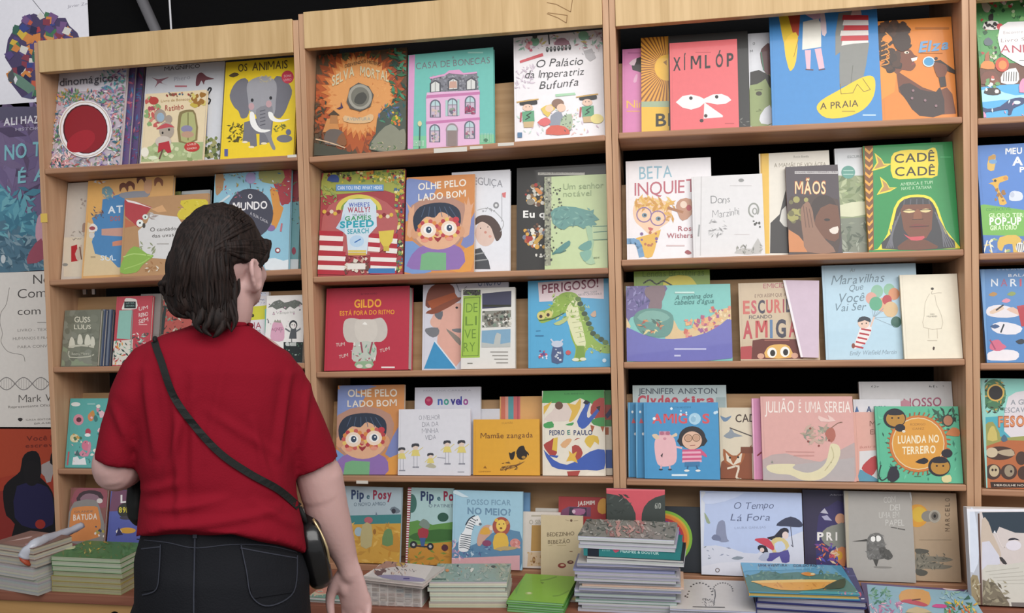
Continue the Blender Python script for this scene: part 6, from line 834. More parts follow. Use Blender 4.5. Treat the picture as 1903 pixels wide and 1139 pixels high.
a.P([90, 300, 130, 280, 200, 290, 230, 310, 200, 335, 120, 330], 'e3dfe4', 2); a.P([88, 300, 110, 290, 130, 300, 108, 310], '3f5a84', 2); a.L([135, 325, 148, 292], 7, '2f3a44'); a.P([200, 365, 225, 355, 240, 362, 235, 375, 215, 378], '3a3f48', 2); a.P([72, 445, 80, 415, 130, 402, 190, 405, 215, 420, 200, 448, 120, 450], 'e6e0e4', 2); a.P([85, 395, 95, 365, 125, 358, 140, 375, 160, 390, 130, 408, 100, 405], 'cf6a84', 2); a.L([88, 360, 110, 400], 6, '9a4a68'); a.P([50, 46, 62, 46, 76, 452, 66, 452], '6a9acc')
a = B('turquoise and brown book with underground burrows of bones and a black hole at the top', (50, 532), (430, 528), (4, 4), 0, '8fcfc4', BL=(64, 1016), spine='c98a6a', y=.02)
a.P([55, 700, 420, 680, 420, 820, 62, 830], '4fa8b8'); a.P([150, 720, 160, 640, 200, 590, 420, 580, 420, 780, 180, 790], 'dcd4d8', 2); a.P([60, 820, 60, 740, 100, 720, 130, 770, 160, 790, 420, 770, 420, 840, 62, 845], '9a9a58', 2); a.P([62, 830, 150, 800, 420, 810, 420, 1018, 64, 1018], 'b5683f'); a.E(105, 600, 52, 68, '4a7a58'); a.S(55, 540, 150, 680, 50, 7, 15, ['2f5a44', '6a9a6a', 'c9a050', '3a3a30'], 'leaf', 3); a.E(112, 592, 38, 38, 'd9b05a'); a.E(112, 592, 31, 31, '2a2626')
a.T('A GRANDE', 178, 645, 340, 640, 22, '8a8f98', .0); a.T('ESCAVAÇÃO', 150, 680, 330, 674, 22, '8a8f98', .0); a.T('FESOUROS', 122, 742, 380, 734, 44, 'a8543a', .05); a.T('FESOUROS', 125, 740, 377, 733, 40, 'd98f62', .02); a.P([75, 800, 85, 750, 105, 740, 120, 800], 'c9b86a', 2); a.P([135, 795, 150, 775, 165, 800, 145, 808], '4a6a80', 2)
for (bx, by, rx, ry) in ((130, 858, 66, 30), (100, 940, 36, 34), (170, 940, 36, 34), (225, 880, 24, 30), (235, 945, 26, 30)): a.E(bx, by, rx, ry, '4a342c')
a.E(95, 855, 26, 22, 'c9b79a'); a.P([120, 850, 180, 840, 195, 865, 170, 872, 130, 862], 'b5a288', 2); a.E(105, 936, 22, 26, 'c0ae8c'); a.E(98, 932, 5, 6, '33261f'); a.E(112, 932, 5, 6, '33261f'); a.E(172, 936, 22, 26, '9a8a74'); a.E(180, 938, 5, 6, '33261f'); a.P([88, 985, 430, 990, 430, 1010, 92, 1010], '3a2820', 0); a.T('MERGULHE NO INCRIVEL MUNDO', 105, 1003, 400, 1004, 8, 'e0d4c4', .01); a.P([50, 532, 62, 532, 76, 1016, 64, 1016], '9accc4')

# ================================================================== stacks lying on the counter
def flat(label, mw, w, d, th, col, pages, face='pages', kind='soft', group=None, name='book', spine=None, mat_='print'):
    """a book lying flat: local x right, y away from the viewer, z up; its front edge shows pages or the spine"""
    root = empty(name, mw, label, 'book', group)
    b = .0022 if kind == 'hard' else .0008; lip = .003 if kind == 'hard' else .0006
    mb = MB().box(0, w, 0, d, 0, b, col).box(0, w, 0, d, th - b, th, col)
    if face == 'spine': mb.box(0, w, 0, b, b, th - b, spine or col); p = (lip, w - lip, b, d - lip)
    else: mb.box(0, b, 0, d, b, th - b, spine or col); p = (b, w - lip, lip, d - lip)
    pm = MB(); n = max(1, int(th / .004)); rnd = random.Random(int(w * 1e5))
    for k in range(n):
        z0 = b + (th - 2 * b) * k / n; z1 = b + (th - 2 * b) * (k + 1) / n; e = rnd.uniform(0, .0012)
        c = tuple(v * rnd.uniform(.86, 1.05) for v in lin(pages)[:3]) + (1,)
        pm.box(p[0], p[1] - e, p[2] + e, p[3], z0, z1, c)
    pm.build('page_block', M['printmatt'], root)
    return root, mb
class Stack:
    """front edge of the top book FLt-FRt and its back left corner BLt are photo pixels; the front face stands at y = yf on the counter"""
    def __init__(s, FLt, FRt, BLt, yf, levels, label, group, z0=None, dmax=.28, jit=.006, seed=1, name='book', BRt=None, yb=-.004):
        z0 = COUNTER_Z if z0 is None else z0
        fl = on_y(FLt, yf); zt = fl.z; FR = on_z(FRt, zt); 
        if BRt: BLp = on_z(BRt, zt) + (fl - FR)
        else: BLp = on_z(BLt, zt)
        ex = (FR - fl); ex.z = 0; w = ex.length; ex.normalize(); ey = Vector((-ex.y, ex.x, 0))
        d = min((BLp - fl).dot(ey), dmax); d = max(d, .1)
        # keep the back edge in front of the books standing behind
        lim = max((fl + ey * d).y, (FR + ey * d).y)
        if lim > yb: d -= lim - yb
        H = zt - z0 - .0004 * len(levels); tot = sum(l[0] for l in levels); z = z0 + .0002; rnd = random.Random(seed); s.tops = []
        for i, l in enumerate(levels):
            t, col, pages = l[:3]; o = l[3] if len(l) > 3 else {}; th = H * t / tot
            last = i == len(levels) - 1
            dx = 0 if last else rnd.uniform(-jit, jit) + o.get('dx', 0); dy = 0 if last else rnd.uniform(0, jit)
            ww = w * o.get('w', 1)
            org = fl + ex * dx + ey * dy; org.z = z
            mw = Matrix(((ex.x, ey.x, 0, org.x), (ex.y, ey.y, 0, org.y), (0, 0, 1, org.z), (0, 0, 0, 1)))
            lb = label(i, len(levels)) if callable(label) else label
            root, mb = flat(lb, mw, ww, max(.08, d - dy), th, col, pages, o.get('face', 'pages'), o.get('kind', 'soft'), group, name, o.get('spine'))
            if o.get('face') == 'spine' and o.get('art'):
                A_ = Art(ww, th, (lambda a, org=org, ex=ex: (lambda q: ((q - org).dot(ex), q.z - org.z))(on_plane(a, org, ey))), mb); o['art'](A_)
            if last: 
                inv = lambda a: (lambda q: ((q - org).dot(ex), (q - org).dot(ey)))(on_z(a, zt))
                s.art = Art(ww, d, inv, mb, top=th); s.mb = mb; s.root = root; s.org, s.ex, s.ey, s.w, s.d, s.th = org, ex, ey, ww, d, th
            else: mb.build('cover', M['print'], root)
            z += th + .0004
    def done(s): s.mb.build('cover', M['print'], s.root)
ORD = ['lowest', 'second', 'third', 'fourth', 'fifth', 'sixth', 'seventh', 'eighth', 'ninth', 'tenth', 'eleventh', 'twelfth']
def lab(what, topwhat):
    return lambda i, n: topwhat if i == n - 1 else ('lowest ' + what if i == 0 else ORD[i] + ' book up, ' + what)
Z('X')
s = Stack((-90, 425), (335, 487), None, -.285, [(2, 'a8a6a0', 'aeaca8'), (1.6, 'a09c98', 'b8b4ae'), (1, '9a8a80', 'b3aca2'), (.7, '8a6f66', 'c0b8ac'), (.8, '7a5a50', 'b8ada0')],
          lab('book of the grey paged pile at the far left edge', 'brown covered book on top of the grey paged pile at the far left edge'), 'grey paged pile at the far left', BRt=(625, 345), seed=2)
a = s.art; a.P([20, 430, 330, 485, 620, 345, 500, 300], '8a6458'); a.P([60, 415, 120, 405, 320, 360, 280, 385], 'c4aaa4', 2); a.P([250, 440, 330, 425, 350, 440, 290, 455], 'c0949a', 2); s.done()
s = Stack((515, 560), (1215, 592), None, -.285, [(1.2, '9a8a5a', 'a89f80'), (1.1, 'b3a05a', 'a59a7c'), (1.1, 'a8904a', 'a89c80'), (1.1, '8f9a5a', 'a8a488'), (1.1, '4f8050', 'aeb09a'), (1.1, '447544', 'b5b8a4'), (1, '4a7a48', 'b0b49c')],
          lab('book of the green covered pile at the left', 'dark green book with yellow specks on top of the pile left of the jeans'), 'green covered pile left of the woman', BRt=(1372, 425), seed=4, jit=.004)
a = s.art; a.S(540, 390, 1360, 590, 60, 14, 40, ['3f7040', '5a8a50', '4a6f40', '6a7a48'], 'leaf', 3); a.S(820, 380, 1100, 530, 26, 10, 26, ['c9b040', 'b08a38', 'd8c870', '8a7a3a'], 'leaf', 5); a.P([660, 480, 760, 460, 750, 490, 670, 500], 'c4d0a0', 2); s.done()
Z('Y')
s = Stack((80, 945), (500, 972), (195, 740), -.285, [(1, 'b8b2a8', 'cbc6bc'), (1, '7aa898', 'd2ccc2')], lab('book of the small pile below the right hand', 'teal book with a pink fish shape on the small pile below the right hand'), 'small pile below the right hand')
a = s.art; a.P([80, 960, 200, 740, 560, 740, 560, 960], '6f9c90'); a.P([90, 910, 130, 830, 200, 790, 420, 780, 540, 800, 540, 900, 420, 920, 300, 915, 180, 930], 'c8bfa4', 2); a.P([110, 870, 180, 800, 300, 780, 440, 790, 500, 840, 400, 890, 250, 910, 160, 890], 'cc8f80', 2); a.E(195, 842, 32, 14, '33282a'); a.E(400, 850, 24, 12, '33282a'); a.S(100, 880, 480, 940, 16, 10, 26, ['b5c4b4', '8fae9f', 'ddb8a8'], 'leaf', 3); s.done()
# tall bundle with a printed side, wrinkled magazines on top
s = Stack((715, 775), (1420, 800), (820, 560), -.285, [(1, 'd6cec8', 'd2cac4', {'face': 'spine'})], 'thick grey bundle printed with columns of small text, right of the hand', None, name='magazine_bundle', dmax=.2)
w_, h_ = s.w, s.th; fr = Art(w_, h_, lambda p: p, s.mb)
for r_ in range(5):
    for c_ in range(7):
        x0 = w_ * (.03 + .138 * c_); z1 = h_ * (.97 - .195 * r_)
        rnd = random.Random(r_ * 9 + c_); fr.add([(x0, z1 - h_ * .165), (x0 + w_ * .118, z1 - h_ * .165), (x0 + w_ * .118, z1), (x0, z1)], rnd.choice(['b5aca8', 'bfaea8', 'aeb2b4', 'c4bcb8', 'b0a49c']), raw=True)
        for q in range(6):
            zz = z1 - h_ * .165 * (q + .6) / 6.4; fr.add([(x0 + w_ * .008, zz - h_ * .006), (x0 + w_ * rnd.uniform(.07, .112), zz - h_ * .006), (x0 + w_ * rnd.uniform(.07, .112), zz + h_ * .006), (x0 + w_ * .008, zz + h_ * .006)], rnd.choice(['8a827e', 'd0c8c2', '857f80', 'cfc4bc', '968a84']), raw=True)
s.done(); bt = s.org.z + s.th
s2 = Stack((712, 712), (1440, 792), (812, 505), -.292, [(1, 'a9a2a0', 'cfc8c0'), (1, 'bdb6b0', 'd0cac4')], lab('magazine lying on the grey printed bundle', 'wrinkled pale magazine with brown figures, topmost on the printed bundle'), 'magazines on the printed bundle', z0=bt + .0003, dmax=.23, name='magazine')
a = s2.art; a.P([720, 700, 810, 500, 1660, 430, 1430, 790], 'd0c8c4'); a.P([820, 520, 860, 480, 1040, 455, 1050, 490, 900, 530], '4a4444', 2); a.P([1215, 490, 1260, 450, 1400, 450, 1440, 470, 1330, 498], '45404a', 2); a.P([840, 600, 900, 530, 1000, 510, 1180, 505, 1200, 570, 1050, 600, 900, 620], 'ac7f70', 3); a.P([1120, 560, 1190, 520, 1230, 560, 1170, 590], 'c4a050', 2); a.P([860, 650, 960, 620, 1010, 640, 960, 690, 900, 700], '6a4a4a', 2); a.P([730, 690, 830, 620, 850, 640, 780, 700], 'e0d6d0', 2); a.S(850, 520, 1240, 680, 40, 14, 34, ['8a6a60', 'c9b0a0', '5a4a4a', 'd8ccc4', 'b58f80'], 'leaf', 3); a.P([900, 700, 1110, 690, 1430, 730, 1430, 770, 1100, 750], '8f88a8', 2); a.R(1205, 725, 1280, 742, '4f4a80'); a.S(1100, 620, 1380, 650, 14, 6, 12, ['4a4a50', '8a5a70'], 'leaf', 6)
s2.done()
Z('AA')
s = Stack((105, 492), (995, 492), (250, 290), -.285, [(1.3, 'aaa592', 'bdb8a6'), (1.1, 'b8b5a8', 'c4c0b5'), (1, 'b0b0a6', 'c6c3b8'), (1, 'a8aaa2', 'c2beb6'), (1.3, '8a9f96', 'c9c3ba')], lab('book of the pale paged pile', 'grey green book with tiny scattered specks on top of the pale paged pile'), 'pale paged pile right of the printed bundle', seed=7)
a = s.art; a.S(110, 290, 1080, 490, 70, 16, 60, ['9aa89e', '82978c', 'a5aca0', '8f9f9a'], 'leaf', 3); a.S(150, 300, 1050, 480, 40, 8, 18, ['d0cfc4', '6a7a74', 'c98a60', '5f6a66', 'b5b0a8'], 'leaf', 4); a.P([580, 350, 620, 345, 600, 385, 580, 390], 'd4d2c8', 2); a.E(315, 370, 22, 16, 'd08a5a'); a.E(435, 315, 12, 12, '3a4040'); a.E(840, 325, 26, 12, '454a48'); a.R(110, 462, 300, 474, '4f6a60'); s.done()
Z('AA')
s = Stack((1600, 712), (1990, 742), (1745, 492), -.20, [(1, 'c9a48c', 'd0c4b4'), (1, 'b5a8a0', 'cbbfae')], lab('book of the beige pile between lime green and tall piles', 'beige pink book between the lime green pile and the tall magazine pile'), 'beige pair beside the tall pile', dmax=.15)
a = s.art; a.P([1600, 712, 1745, 492, 1800, 495, 1800, 712], 'c9bcae'); a.E(1770, 690, 40, 14, 'd8cc8a'); a.E(1760, 640, 24, 14, 'b0909a'); s.done()
s = Stack((1000, 700), (1640, 745), (1200, 402), -.29, [(1, '5f9a4a', '8fb584')] * 3 + [(1, '6aa04a', '9abf90'), (1, '74ab3c', '8fb884')], lab('book of the lime green pile', 'lime green book with faint leaf lines on top of the lime green pile'), 'lime green pile', seed=3, jit=.004)
a = s.art; a.P([1000, 700, 1200, 402, 1745, 410, 1860, 765], '7bab38'); a.P([1080, 560, 1150, 470, 1180, 420, 1200, 404, 1100, 640], '6a9c3a'); a.L([1380, 480, 1460, 470, 1560, 440], 14, '5f8a2c', 3); a.L([1520, 660, 1600, 650, 1700, 600], 14, '648f30', 3); a.E(1245, 628, 44, 16, '9ab05a'); a.E(1250, 626, 24, 9, 'c4cc98'); a.P([1370, 495, 1420, 505, 1400, 525], '5a7f28'); s.done()
# the tall pile of magazines and thin books
Z('AB')
PG = ['a9a8b2', 'b5b2b8', '9c9aa8', 'c4c0c4', 'a5a8a8', 'b0aab5', '8f8fa5', 'bcbab8']
lv = [(1.1, PG[i % 8], PG[(i * 3 + 1) % 8], {'face': 'pages'}) for i in range(16)]
lv[8] = (1, 'd8b59a', 'd9bfa8'); lv[3] = (1, '7a9a8a', 'b5bdb5'); lv[5] = (1.2, '8a8f98', 'a8b0ac'); lv[13] = (1, '7a80a0', '9a9cb5')
s = Stack((105, 692), (1010, 722), (190, 560), -.27, lv, lambda i, n: 'thin book number ' + ['one', 'two', 'three', 'four', 'five', 'six', 'seven', 'eight', 'nine', 'ten', 'eleven', 'twelve', 'thirteen', 'fourteen', 'fifteen', 'sixteen'][i] + ' from the counter in the tall uneven pile', 'tall uneven pile of thin books', seed=11, jit=.012, dmax=.155)
s.done(); z1 = s.org.z + s.th + .0003
def sp_art(a):
    a.R(300, 545, 930, 655, '2f7f80'); a.T('ESTER', 330, 590, 400, 592, 14, '8fc4c0', 0); a.P([415, 560, 450, 553, 485, 580, 450, 605, 430, 590], 'c0506a', 2); a.T('MERIMEE & DOUTOR', 490, 602, 830, 622, 24, 'c4e4e0', .02); a.R(200, 545, 300, 655, '1f2733')
s = Stack((112, 452), (968, 490), (190, 275), -.268, [(1, 'c0c0c8', 'c9c5c8', {'dx': .022}), (.7, '23282e', 'c9c4c4', {'dx': .02}), (2.1, '2f7f80', 'd0ccd0', {'face': 'spine', 'kind': 'hard', 'dx': .012, 'art': sp_art}), (1, 'b5b2be', 'c5c2cc', {'dx': .006}), (1.1, 'a09cae', 'cac6d0'), (1.3, '84847c', 'd0cdd4')],
          lambda i, n: ('white paged book under the teal spined one in the tall pile', 'black edged thin book directly below the teal spined one', 'hardback with a teal lettered spine in the tall pile', 'pale book directly above the teal spined hardback', 'pale lilac paged book second from the top of the tall pile', 'grey forest covered book with a painted coral reflection, topmost of the tall pile')[i], 'tall uneven pile of thin books', z0=z1, seed=5, jit=.005, dmax=.165)
a = s.art; a.S(110, 270, 970, 480, 160, 10, 34, ['6f756c', '8f9088', 'a5a59c', '55605a', '7d7a70', 'b0aca4'], 'leaf', 3); a.S(360, 280, 700, 470, 40, 20, 50, ['b98a84', 'a87a74', 'c09a90', '9a7470'], 'leaf', 5); a.S(180, 280, 960, 470, 40, 4, 10, ['a9a8a0', '4f5854', 'b0aca4'], 'dot', 6); s.done()  # coral leaves paint in the reflection of the coral book behind
a = B('dark book with a coral funnel shape on its cover, standing behind the tall pile', (366, 36), (884, 46), (3, 5), 0, '3d433f', y=-.085, zs=COUNTER_Z, lean=8, spine='2c302e', th=.014)
a.P([366, 30, 884, 42, 884, 90, 800, 115, 740, 150, 700, 200, 680, 260, 672, 420, 630, 420, 625, 260, 595, 190, 545, 130, 460, 95, 366, 80], 'cc5560', 0); a.P([360, 28, 890, 38, 888, 60, 362, 52], 'd8676f'); a.T('610', 795, 215, 850, 215, 50, 'a5a8a0', .01); a.S(370, 90, 560, 260, 16, 10, 40, ['4a524c', '343a36'], 'leaf', 3); a.L([480, 150, 510, 125], 5, '8a8f88')
# white book with ink dots in two arches, blue and navy pile, purple banded book
Z('K')
s = Stack((800, 1040), (1500, 1066), (890, 803), -.285, [(1, 'b5b2bc', 'c9c6d0')] * 4 + [(1, 'c4c2c8', 'c0bcd4')], lab('book of the white pile right of the tall pile', 'white book with two arches of small ink dots, right of the tall pile'), 'white pile right of the tall pile', dmax=.25)
a = s.art; a.P([800, 1045, 890, 800, 1400, 800, 1500, 1066], 'cbc5c0')
for k in range(13):
    t = math.pi * k / 12; a.E(1040 - 100 * math.cos(t), 930 - 95 * math.sin(t) + 20 * (k < 3), 8, 5, '4a4644'); a.E(1225 - 80 * math.cos(t), 900 - 65 * math.sin(t), 7, 5, '55504c')
a.L([1160, 890, 1165, 940, 1150, 1000], 9, '55504e', 2); a.S(1060, 960, 1160, 1020, 30, 5, 14, ['6a6664', '3f3c3c', '8f8b88'], 'leaf', 4); a.L([985, 1028, 1080, 1030, 1240, 1032], 6, '4f4c4a'); a.E(925, 942, 8, 6, '4a4644'); s.done()
Z('AC')
nv = [(1, '2f3268', 'a5a2ae', {'kind': 'hard'})] * 4
s = Stack((425, 548), (1722, 625), None, -.287, nv, lab('navy book of the navy pile at the lower right', 'navy book under the yellow canoe cover, topmost of the navy pile'), 'navy pile at the lower right', BRt=(1690, 228), seed=8, jit=.004, name='book', yb=-.012)
a = s.art; a.P([425, 548, 440, 240, 1690, 225, 1725, 625], '38386a'); a.S(1250, 200, 1500, 320, 30, 12, 26, ['c9505a', '5a5ab0', 'd97a4a', '8a5a90'], 'leaf', 4); a.L([1450, 320, 1600, 318], 8, '6a6a98'); a.P([1580, 520, 1640, 510, 1650, 560, 1560, 570], 'c9506a', 2); a.R(1650, 580, 1690, 596, 'c4c4d0'); s.done(); z2 = s.org.z + s.th + .0003
s = Stack((330, 505), (1640, 548), (122, 158), -.30, [(1, '3f88a8', 'c9a860', {'kind': 'hard', 'spine': 'c9a048'})], 'blue picture book with a long yellow canoe, lying on the navy pile', None, z0=z2, yb=-.03, name='picture_book', dmax=.24)
a = s.art; a.P([330, 520, 122, 150, 960, 130, 1300, 200, 1460, 340, 1650, 540], '5f9cba'); a.P([240, 360, 420, 290, 560, 260, 700, 290, 900, 270, 1100, 300, 1300, 290, 1460, 340, 1600, 480, 1640, 520, 330, 500], '4f7a70', 2); a.S(300, 270, 1400, 370, 50, 16, 40, ['5f8a78', '3f6a60', '7a9a80', '4a7a6a'], 'leaf', 3); a.P([130, 160, 960, 140, 1100, 230, 700, 250, 300, 260, 200, 300], '6aa8c8', 2); a.S(300, 180, 1250, 250, 30, 14, 34, ['7fb4cc', '8ab0c0', '5f94b5'], 'leaf', 6)
a.P([365, 385, 500, 372, 900, 365, 1330, 368, 1340, 385, 1290, 430, 1200, 465, 1000, 490, 700, 485, 520, 440, 420, 405], 'dca048', 2); a.P([365, 380, 900, 362, 1340, 368, 1320, 390, 900, 395, 460, 402], 'e6c070', 2); a.S(480, 400, 1280, 470, 20, 14, 40, ['c98a3a', 'e0b058', 'd09440'], 'leaf', 4); a.P([1200, 470, 1330, 390, 1460, 350, 1460, 440, 1400, 470], '3a4a34', 2)
a.P([945, 290, 1000, 275, 1060, 285, 1110, 295, 1100, 315, 1040, 322, 970, 310], 'd98a34', 2); a.E(1080, 300, 26, 12, 'e0d0a0'); a.T('UMA AVENTURA', 440, 208, 780, 208, 26, '33405a', .01, .2); a.T('COR DO RIO', 850, 212, 1130, 212, 26, '33405a', .01, .2); a.P([950, 505, 1100, 500, 1640, 520, 1640, 548, 1400, 545, 960, 540], '4a9aa0', 2); a.S(1380, 500, 1640, 545, 24, 10, 24, ['c96a8a', '4f6ab0', 'e0a0b0', '8ac4a0'], 'leaf', 5); s.done()
Z('AD')
s = Stack((100, 1190), (1330, 1290), None, -.30, [(1, '54426a', 'c9c0c4', {'kind': 'hard'})] * 3, lab('book of the purple banded pile at the lower right', 'purple banded book with a bright rainbow landscape, topmost of its pile at lower right'), 'purple banded pile', BRt=(1085, 905), seed=3, yb=-.012, jit=.003)
a = s.art; a.P([40, 740, 1110, 900, 1130, 960, 60, 850], '5f4a72'); a.P([60, 850, 1100, 925, 1340, 1290, 100, 1190], '8fb4c4'); a.T('Os Vestidos', 85, 798, 690, 852, 26, 'e0d8e0', .02); a.T('da Estela', 90, 822, 520, 864, 20, 'c0b4c8', .01); a.E(922, 882, 96, 28, 'd8b8c0'); a.E(922, 882, 70, 18, 'e0c4b0')
a.S(90, 900, 290, 1040, 40, 14, 40, ['4f8a70', '6aa080', '8ab0a0', '3f7a64'], 'leaf', 3); a.P([390, 1010, 410, 920, 540, 895, 690, 930, 690, 1060, 540, 1040], 'd8a060', 2); a.P([400, 1020, 500, 1000, 670, 1050, 640, 1075, 470, 1040], 'c04f60', 2); a.L([520, 1010, 600, 1000], 14, '6a3a38'); a.S(90, 1020, 420, 1180, 50, 16, 40, ['c98aac', 'dcb0c4', 'b0709a', 'e6d0d8'], 'leaf', 5); a.P([720, 1080, 760, 1050, 870, 1060, 850, 1090], 'cc4f90', 2); a.S(850, 1020, 1180, 1200, 60, 16, 40, ['d8b83c', 'e0c860', 'c9553a', '5a9a70', '3f6a50', 'e08a4a'], 'leaf', 6); a.P([1040, 1010, 1090, 960, 1110, 1000], '3f6a5a'); a.P([450, 1139, 560, 1080, 720, 1139], 'c9b58f', 2); a.S(800, 920, 1060, 1000, 16, 14, 40, ['a5c4cc', '9ac0b0'], 'leaf', 8); s.done()
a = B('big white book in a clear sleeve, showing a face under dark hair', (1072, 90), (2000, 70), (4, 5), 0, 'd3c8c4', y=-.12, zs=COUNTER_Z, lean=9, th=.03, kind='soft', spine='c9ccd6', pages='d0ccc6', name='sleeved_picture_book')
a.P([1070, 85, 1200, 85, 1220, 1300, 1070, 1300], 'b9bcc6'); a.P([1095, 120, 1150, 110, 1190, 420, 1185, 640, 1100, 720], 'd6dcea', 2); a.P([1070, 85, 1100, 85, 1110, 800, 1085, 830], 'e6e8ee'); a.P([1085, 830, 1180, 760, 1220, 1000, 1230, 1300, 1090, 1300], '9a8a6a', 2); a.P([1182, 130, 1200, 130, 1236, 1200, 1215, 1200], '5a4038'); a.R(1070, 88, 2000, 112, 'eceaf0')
a.P([1225, 120, 2000, 110, 2000, 345, 1560, 325, 1400, 265, 1370, 330, 1330, 330, 1300, 280, 1290, 220, 1240, 180], '33404c', 0); a.P([1225, 190, 1290, 215, 1330, 330, 1400, 480, 1420, 580, 1380, 640, 1225, 640], 'c9b8a8', 2); a.P([1225, 420, 1300, 410, 1400, 560, 1410, 640, 1225, 700], 'd3d2de', 0); a.P([1340, 325, 1355, 300, 1370, 335], 'e6e6ea'); a.L([1370, 335, 1430, 470, 1470, 460], 9, 'e0d4d0', 2)
a.P([1490, 405, 1510, 382, 1560, 378, 1610, 405, 1560, 395], '33303a', 2); a.E(1545, 455, 78, 52, 'e0dae2'); a.P([1400, 580, 1430, 575, 1480, 640, 1440, 640], '3f3a3c', 2); a.P([1230, 700, 1280, 650, 1480, 650, 1700, 610, 2000, 620, 2000, 1300, 1560, 1300, 1500, 1030, 1380, 860, 1230, 790], 'cfccc2', 0); a.P([1230, 800, 1380, 860, 1500, 1040, 1530, 1300, 1230, 1300], '7d7462', 0); a.S(1240, 820, 1480, 1139, 40, 20, 60, ['8f8670', '6a6252', 'a09880'], 'leaf', 3); a.P([1520, 1030, 2000, 1040, 2000, 1090, 1530, 1080], '7a7470', 0)
for k in range(5): a.L([1260 + 40 * k, 720 + 30 * k, 1600 + 40 * k, 680 + 40 * k], 5, 'b8b4aa')
a.S(1100, 780, 1200, 1139, 20, 10, 30, ['b3a888', '7a6a4c', 'c9c0a8'], 'leaf', 6)
for b_ in BOOKS: b_.done()
# rolled plastic wrap lying across the two left piles
Z('X')
cp = [on_y(p, y) + Vector((0, 0, .016)) for p, y in (((835, 335), -.07), ((700, 400), -.13), ((560, 455), -.2), ((430, 500), -.268), ((345, 555), -.303), ((292, 640), -.312))]
ctr = [Vector(p) for p in spline([tuple(c) for c in cp], False, 4)]; rad = lambda t: .0115 + .008 * t
rg = []; rnd = random.Random(4)
for i, c in enumerate(ctr):
    t = i / (len(ctr) - 1); tg = (ctr[min(i + 1, len(ctr) - 1)] - ctr[max(i - 1, 0)]).normalized(); sx = tg.cross(Vector((0, 0, 1))).normalized(); sz = sx.cross(tg)
    rg.append([c + sx * math.cos(q) * rad(t) * rnd.uniform(.85, 1.15) + sz * (math.sin(q) * rad(t) * rnd.uniform(.8, 1.1) + .012) for q in [6.2832 * k / 14 for k in range(14)]])
rt = empty('plastic_roll', Matrix.Identity(4), 'crumpled white plastic roll with an orange end lying across the two left piles', 'plastic wrap')
M['plastic'] = mat('white_plastic_film', 'c2c4ce', .3, .5, coat=.3); M['orange'] = mat('orange_plastic', 'a8482c', .45)
MB().rings(rg).build('wrap', M['plastic'], rt, smooth=True)
e0 = rg[-1]; cen = sum(e0, Vector()) / 14; off = Vector((.012, -.004, -.022))
MB().rings([[cen + (p - cen) * .92 for p in e0], [cen + (p - cen) * .95 + off * .6 for p in e0], [cen + (p - cen) * .5 + off for p in e0]]).build('torn_end', M['orange'], rt, smooth=True)
# ================================================================== posters on the back wall, pole and cable
class Poster:
    def __init__(s, label, TL, BR, col, y=.412):
        a, b = on_y(TL, y), on_y((BR[0], BR[1]), y); s.x0, s.z0, s.w, s.h = a.x, b.z, b.x - a.x, a.z - b.z
        s.root = empty('poster', Matrix.Translation((s.x0, y, s.z0)), label, 'poster', 'posters on the back wall'); s.mb = MB().box(0, s.w, 0, .003, 0, s.h, col)
        s.art = Art(s.w, s.h, lambda p: (lambda q: (q.x - s.x0, q.z - s.z0))(on_y(p, y)), s.mb)
    def done(s): s.mb.build('paper_sheet', M['printmatt'], s.root)
Z('R')
p = Poster('white poster with a cluster of coloured facets, uppermost at the left edge', (-230, -60), (462, 541), 'efedf4')
a = p.art; a.T('Javier Zo', 340, 40, 440, 24, 14, '9a98a4', -.004, .1)
a.L([165, 0, 225, 75], 3, '6a6a70'); a.P([95, 130, 130, 85, 170, 68, 215, 85, 240, 62, 275, 75, 290, 90, 330, 90, 350, 130, 390, 165, 400, 190, 400, 300, 170, 500, 110, 490, 40, 400, 60, 345, 25, 290, 40, 200, 60, 165], '4f4468')
a.S(35, 75, 390, 480, 150, 22, 46, ['5a4a80', 'b0444e', 'd98a4a', '4a7a5a', 'd9b84a', '3f4a8a', 'c9604a', '7a5a8a', 'e0dcd4', '3f6a5a', '8a3f50', '2f3050', 'd8a05a'], 'shard', 5, ell=1); a.P([60, 360, 110, 385, 180, 440, 165, 490, 130, 460, 70, 420], '6a8a7a'); a.P([40, 375, 65, 345, 80, 420, 45, 410], '55585c'); a.P([70, 400, 80, 380, 90, 400, 78, 425], 'e6e4e8'); a.P([115, 490, 165, 460, 160, 500], '5a5a80'); p.done()
p = Poster('purple poster with turquoise brush lettering, second from the top', (-230, 544), (462, 1358), '7d6c90')
a = p.art; a.S(0, 545, 460, 1000, 90, 30, 90, ['786890', '665674', '7f6f92', '5a4c6a', '84749c'], 'leaf', 3); a.P([-230, 545, 460, 545, 460, 600, 200, 590, -230, 620], '5f5a72', 2); a.P([-230, 860, 0, 925, 60, 990, 130, 1070, 200, 1140, 250, 1220, 250, 1360, -230, 1360], '5fa0b5', 0); a.P([-230, 1180, 60, 1100, 200, 1250, 210, 1360, -230, 1360], '5a7f94', 2); a.S(-20, 950, 180, 1200, 50, 20, 60, ['6fb0c0', '558fa5', '7ab8c4', '4a8098'], 'leaf', 4); a.S(-20, 1180, 220, 1350, 60, 10, 36, ['48687c', '7a9aac', '8fa8b4', '56788c'], 'leaf', 6)
a.T('ALI HA', 20, 634, 172, 618, 36, 'e6e2ea', .03); a.T('ZELWOOD', 172, 622, 330, 612, 36, 'e6e2ea', .03); a.T('HISTORIAS DE', 80, 660, 300, 648, 14, 'c0b8cc', .01)
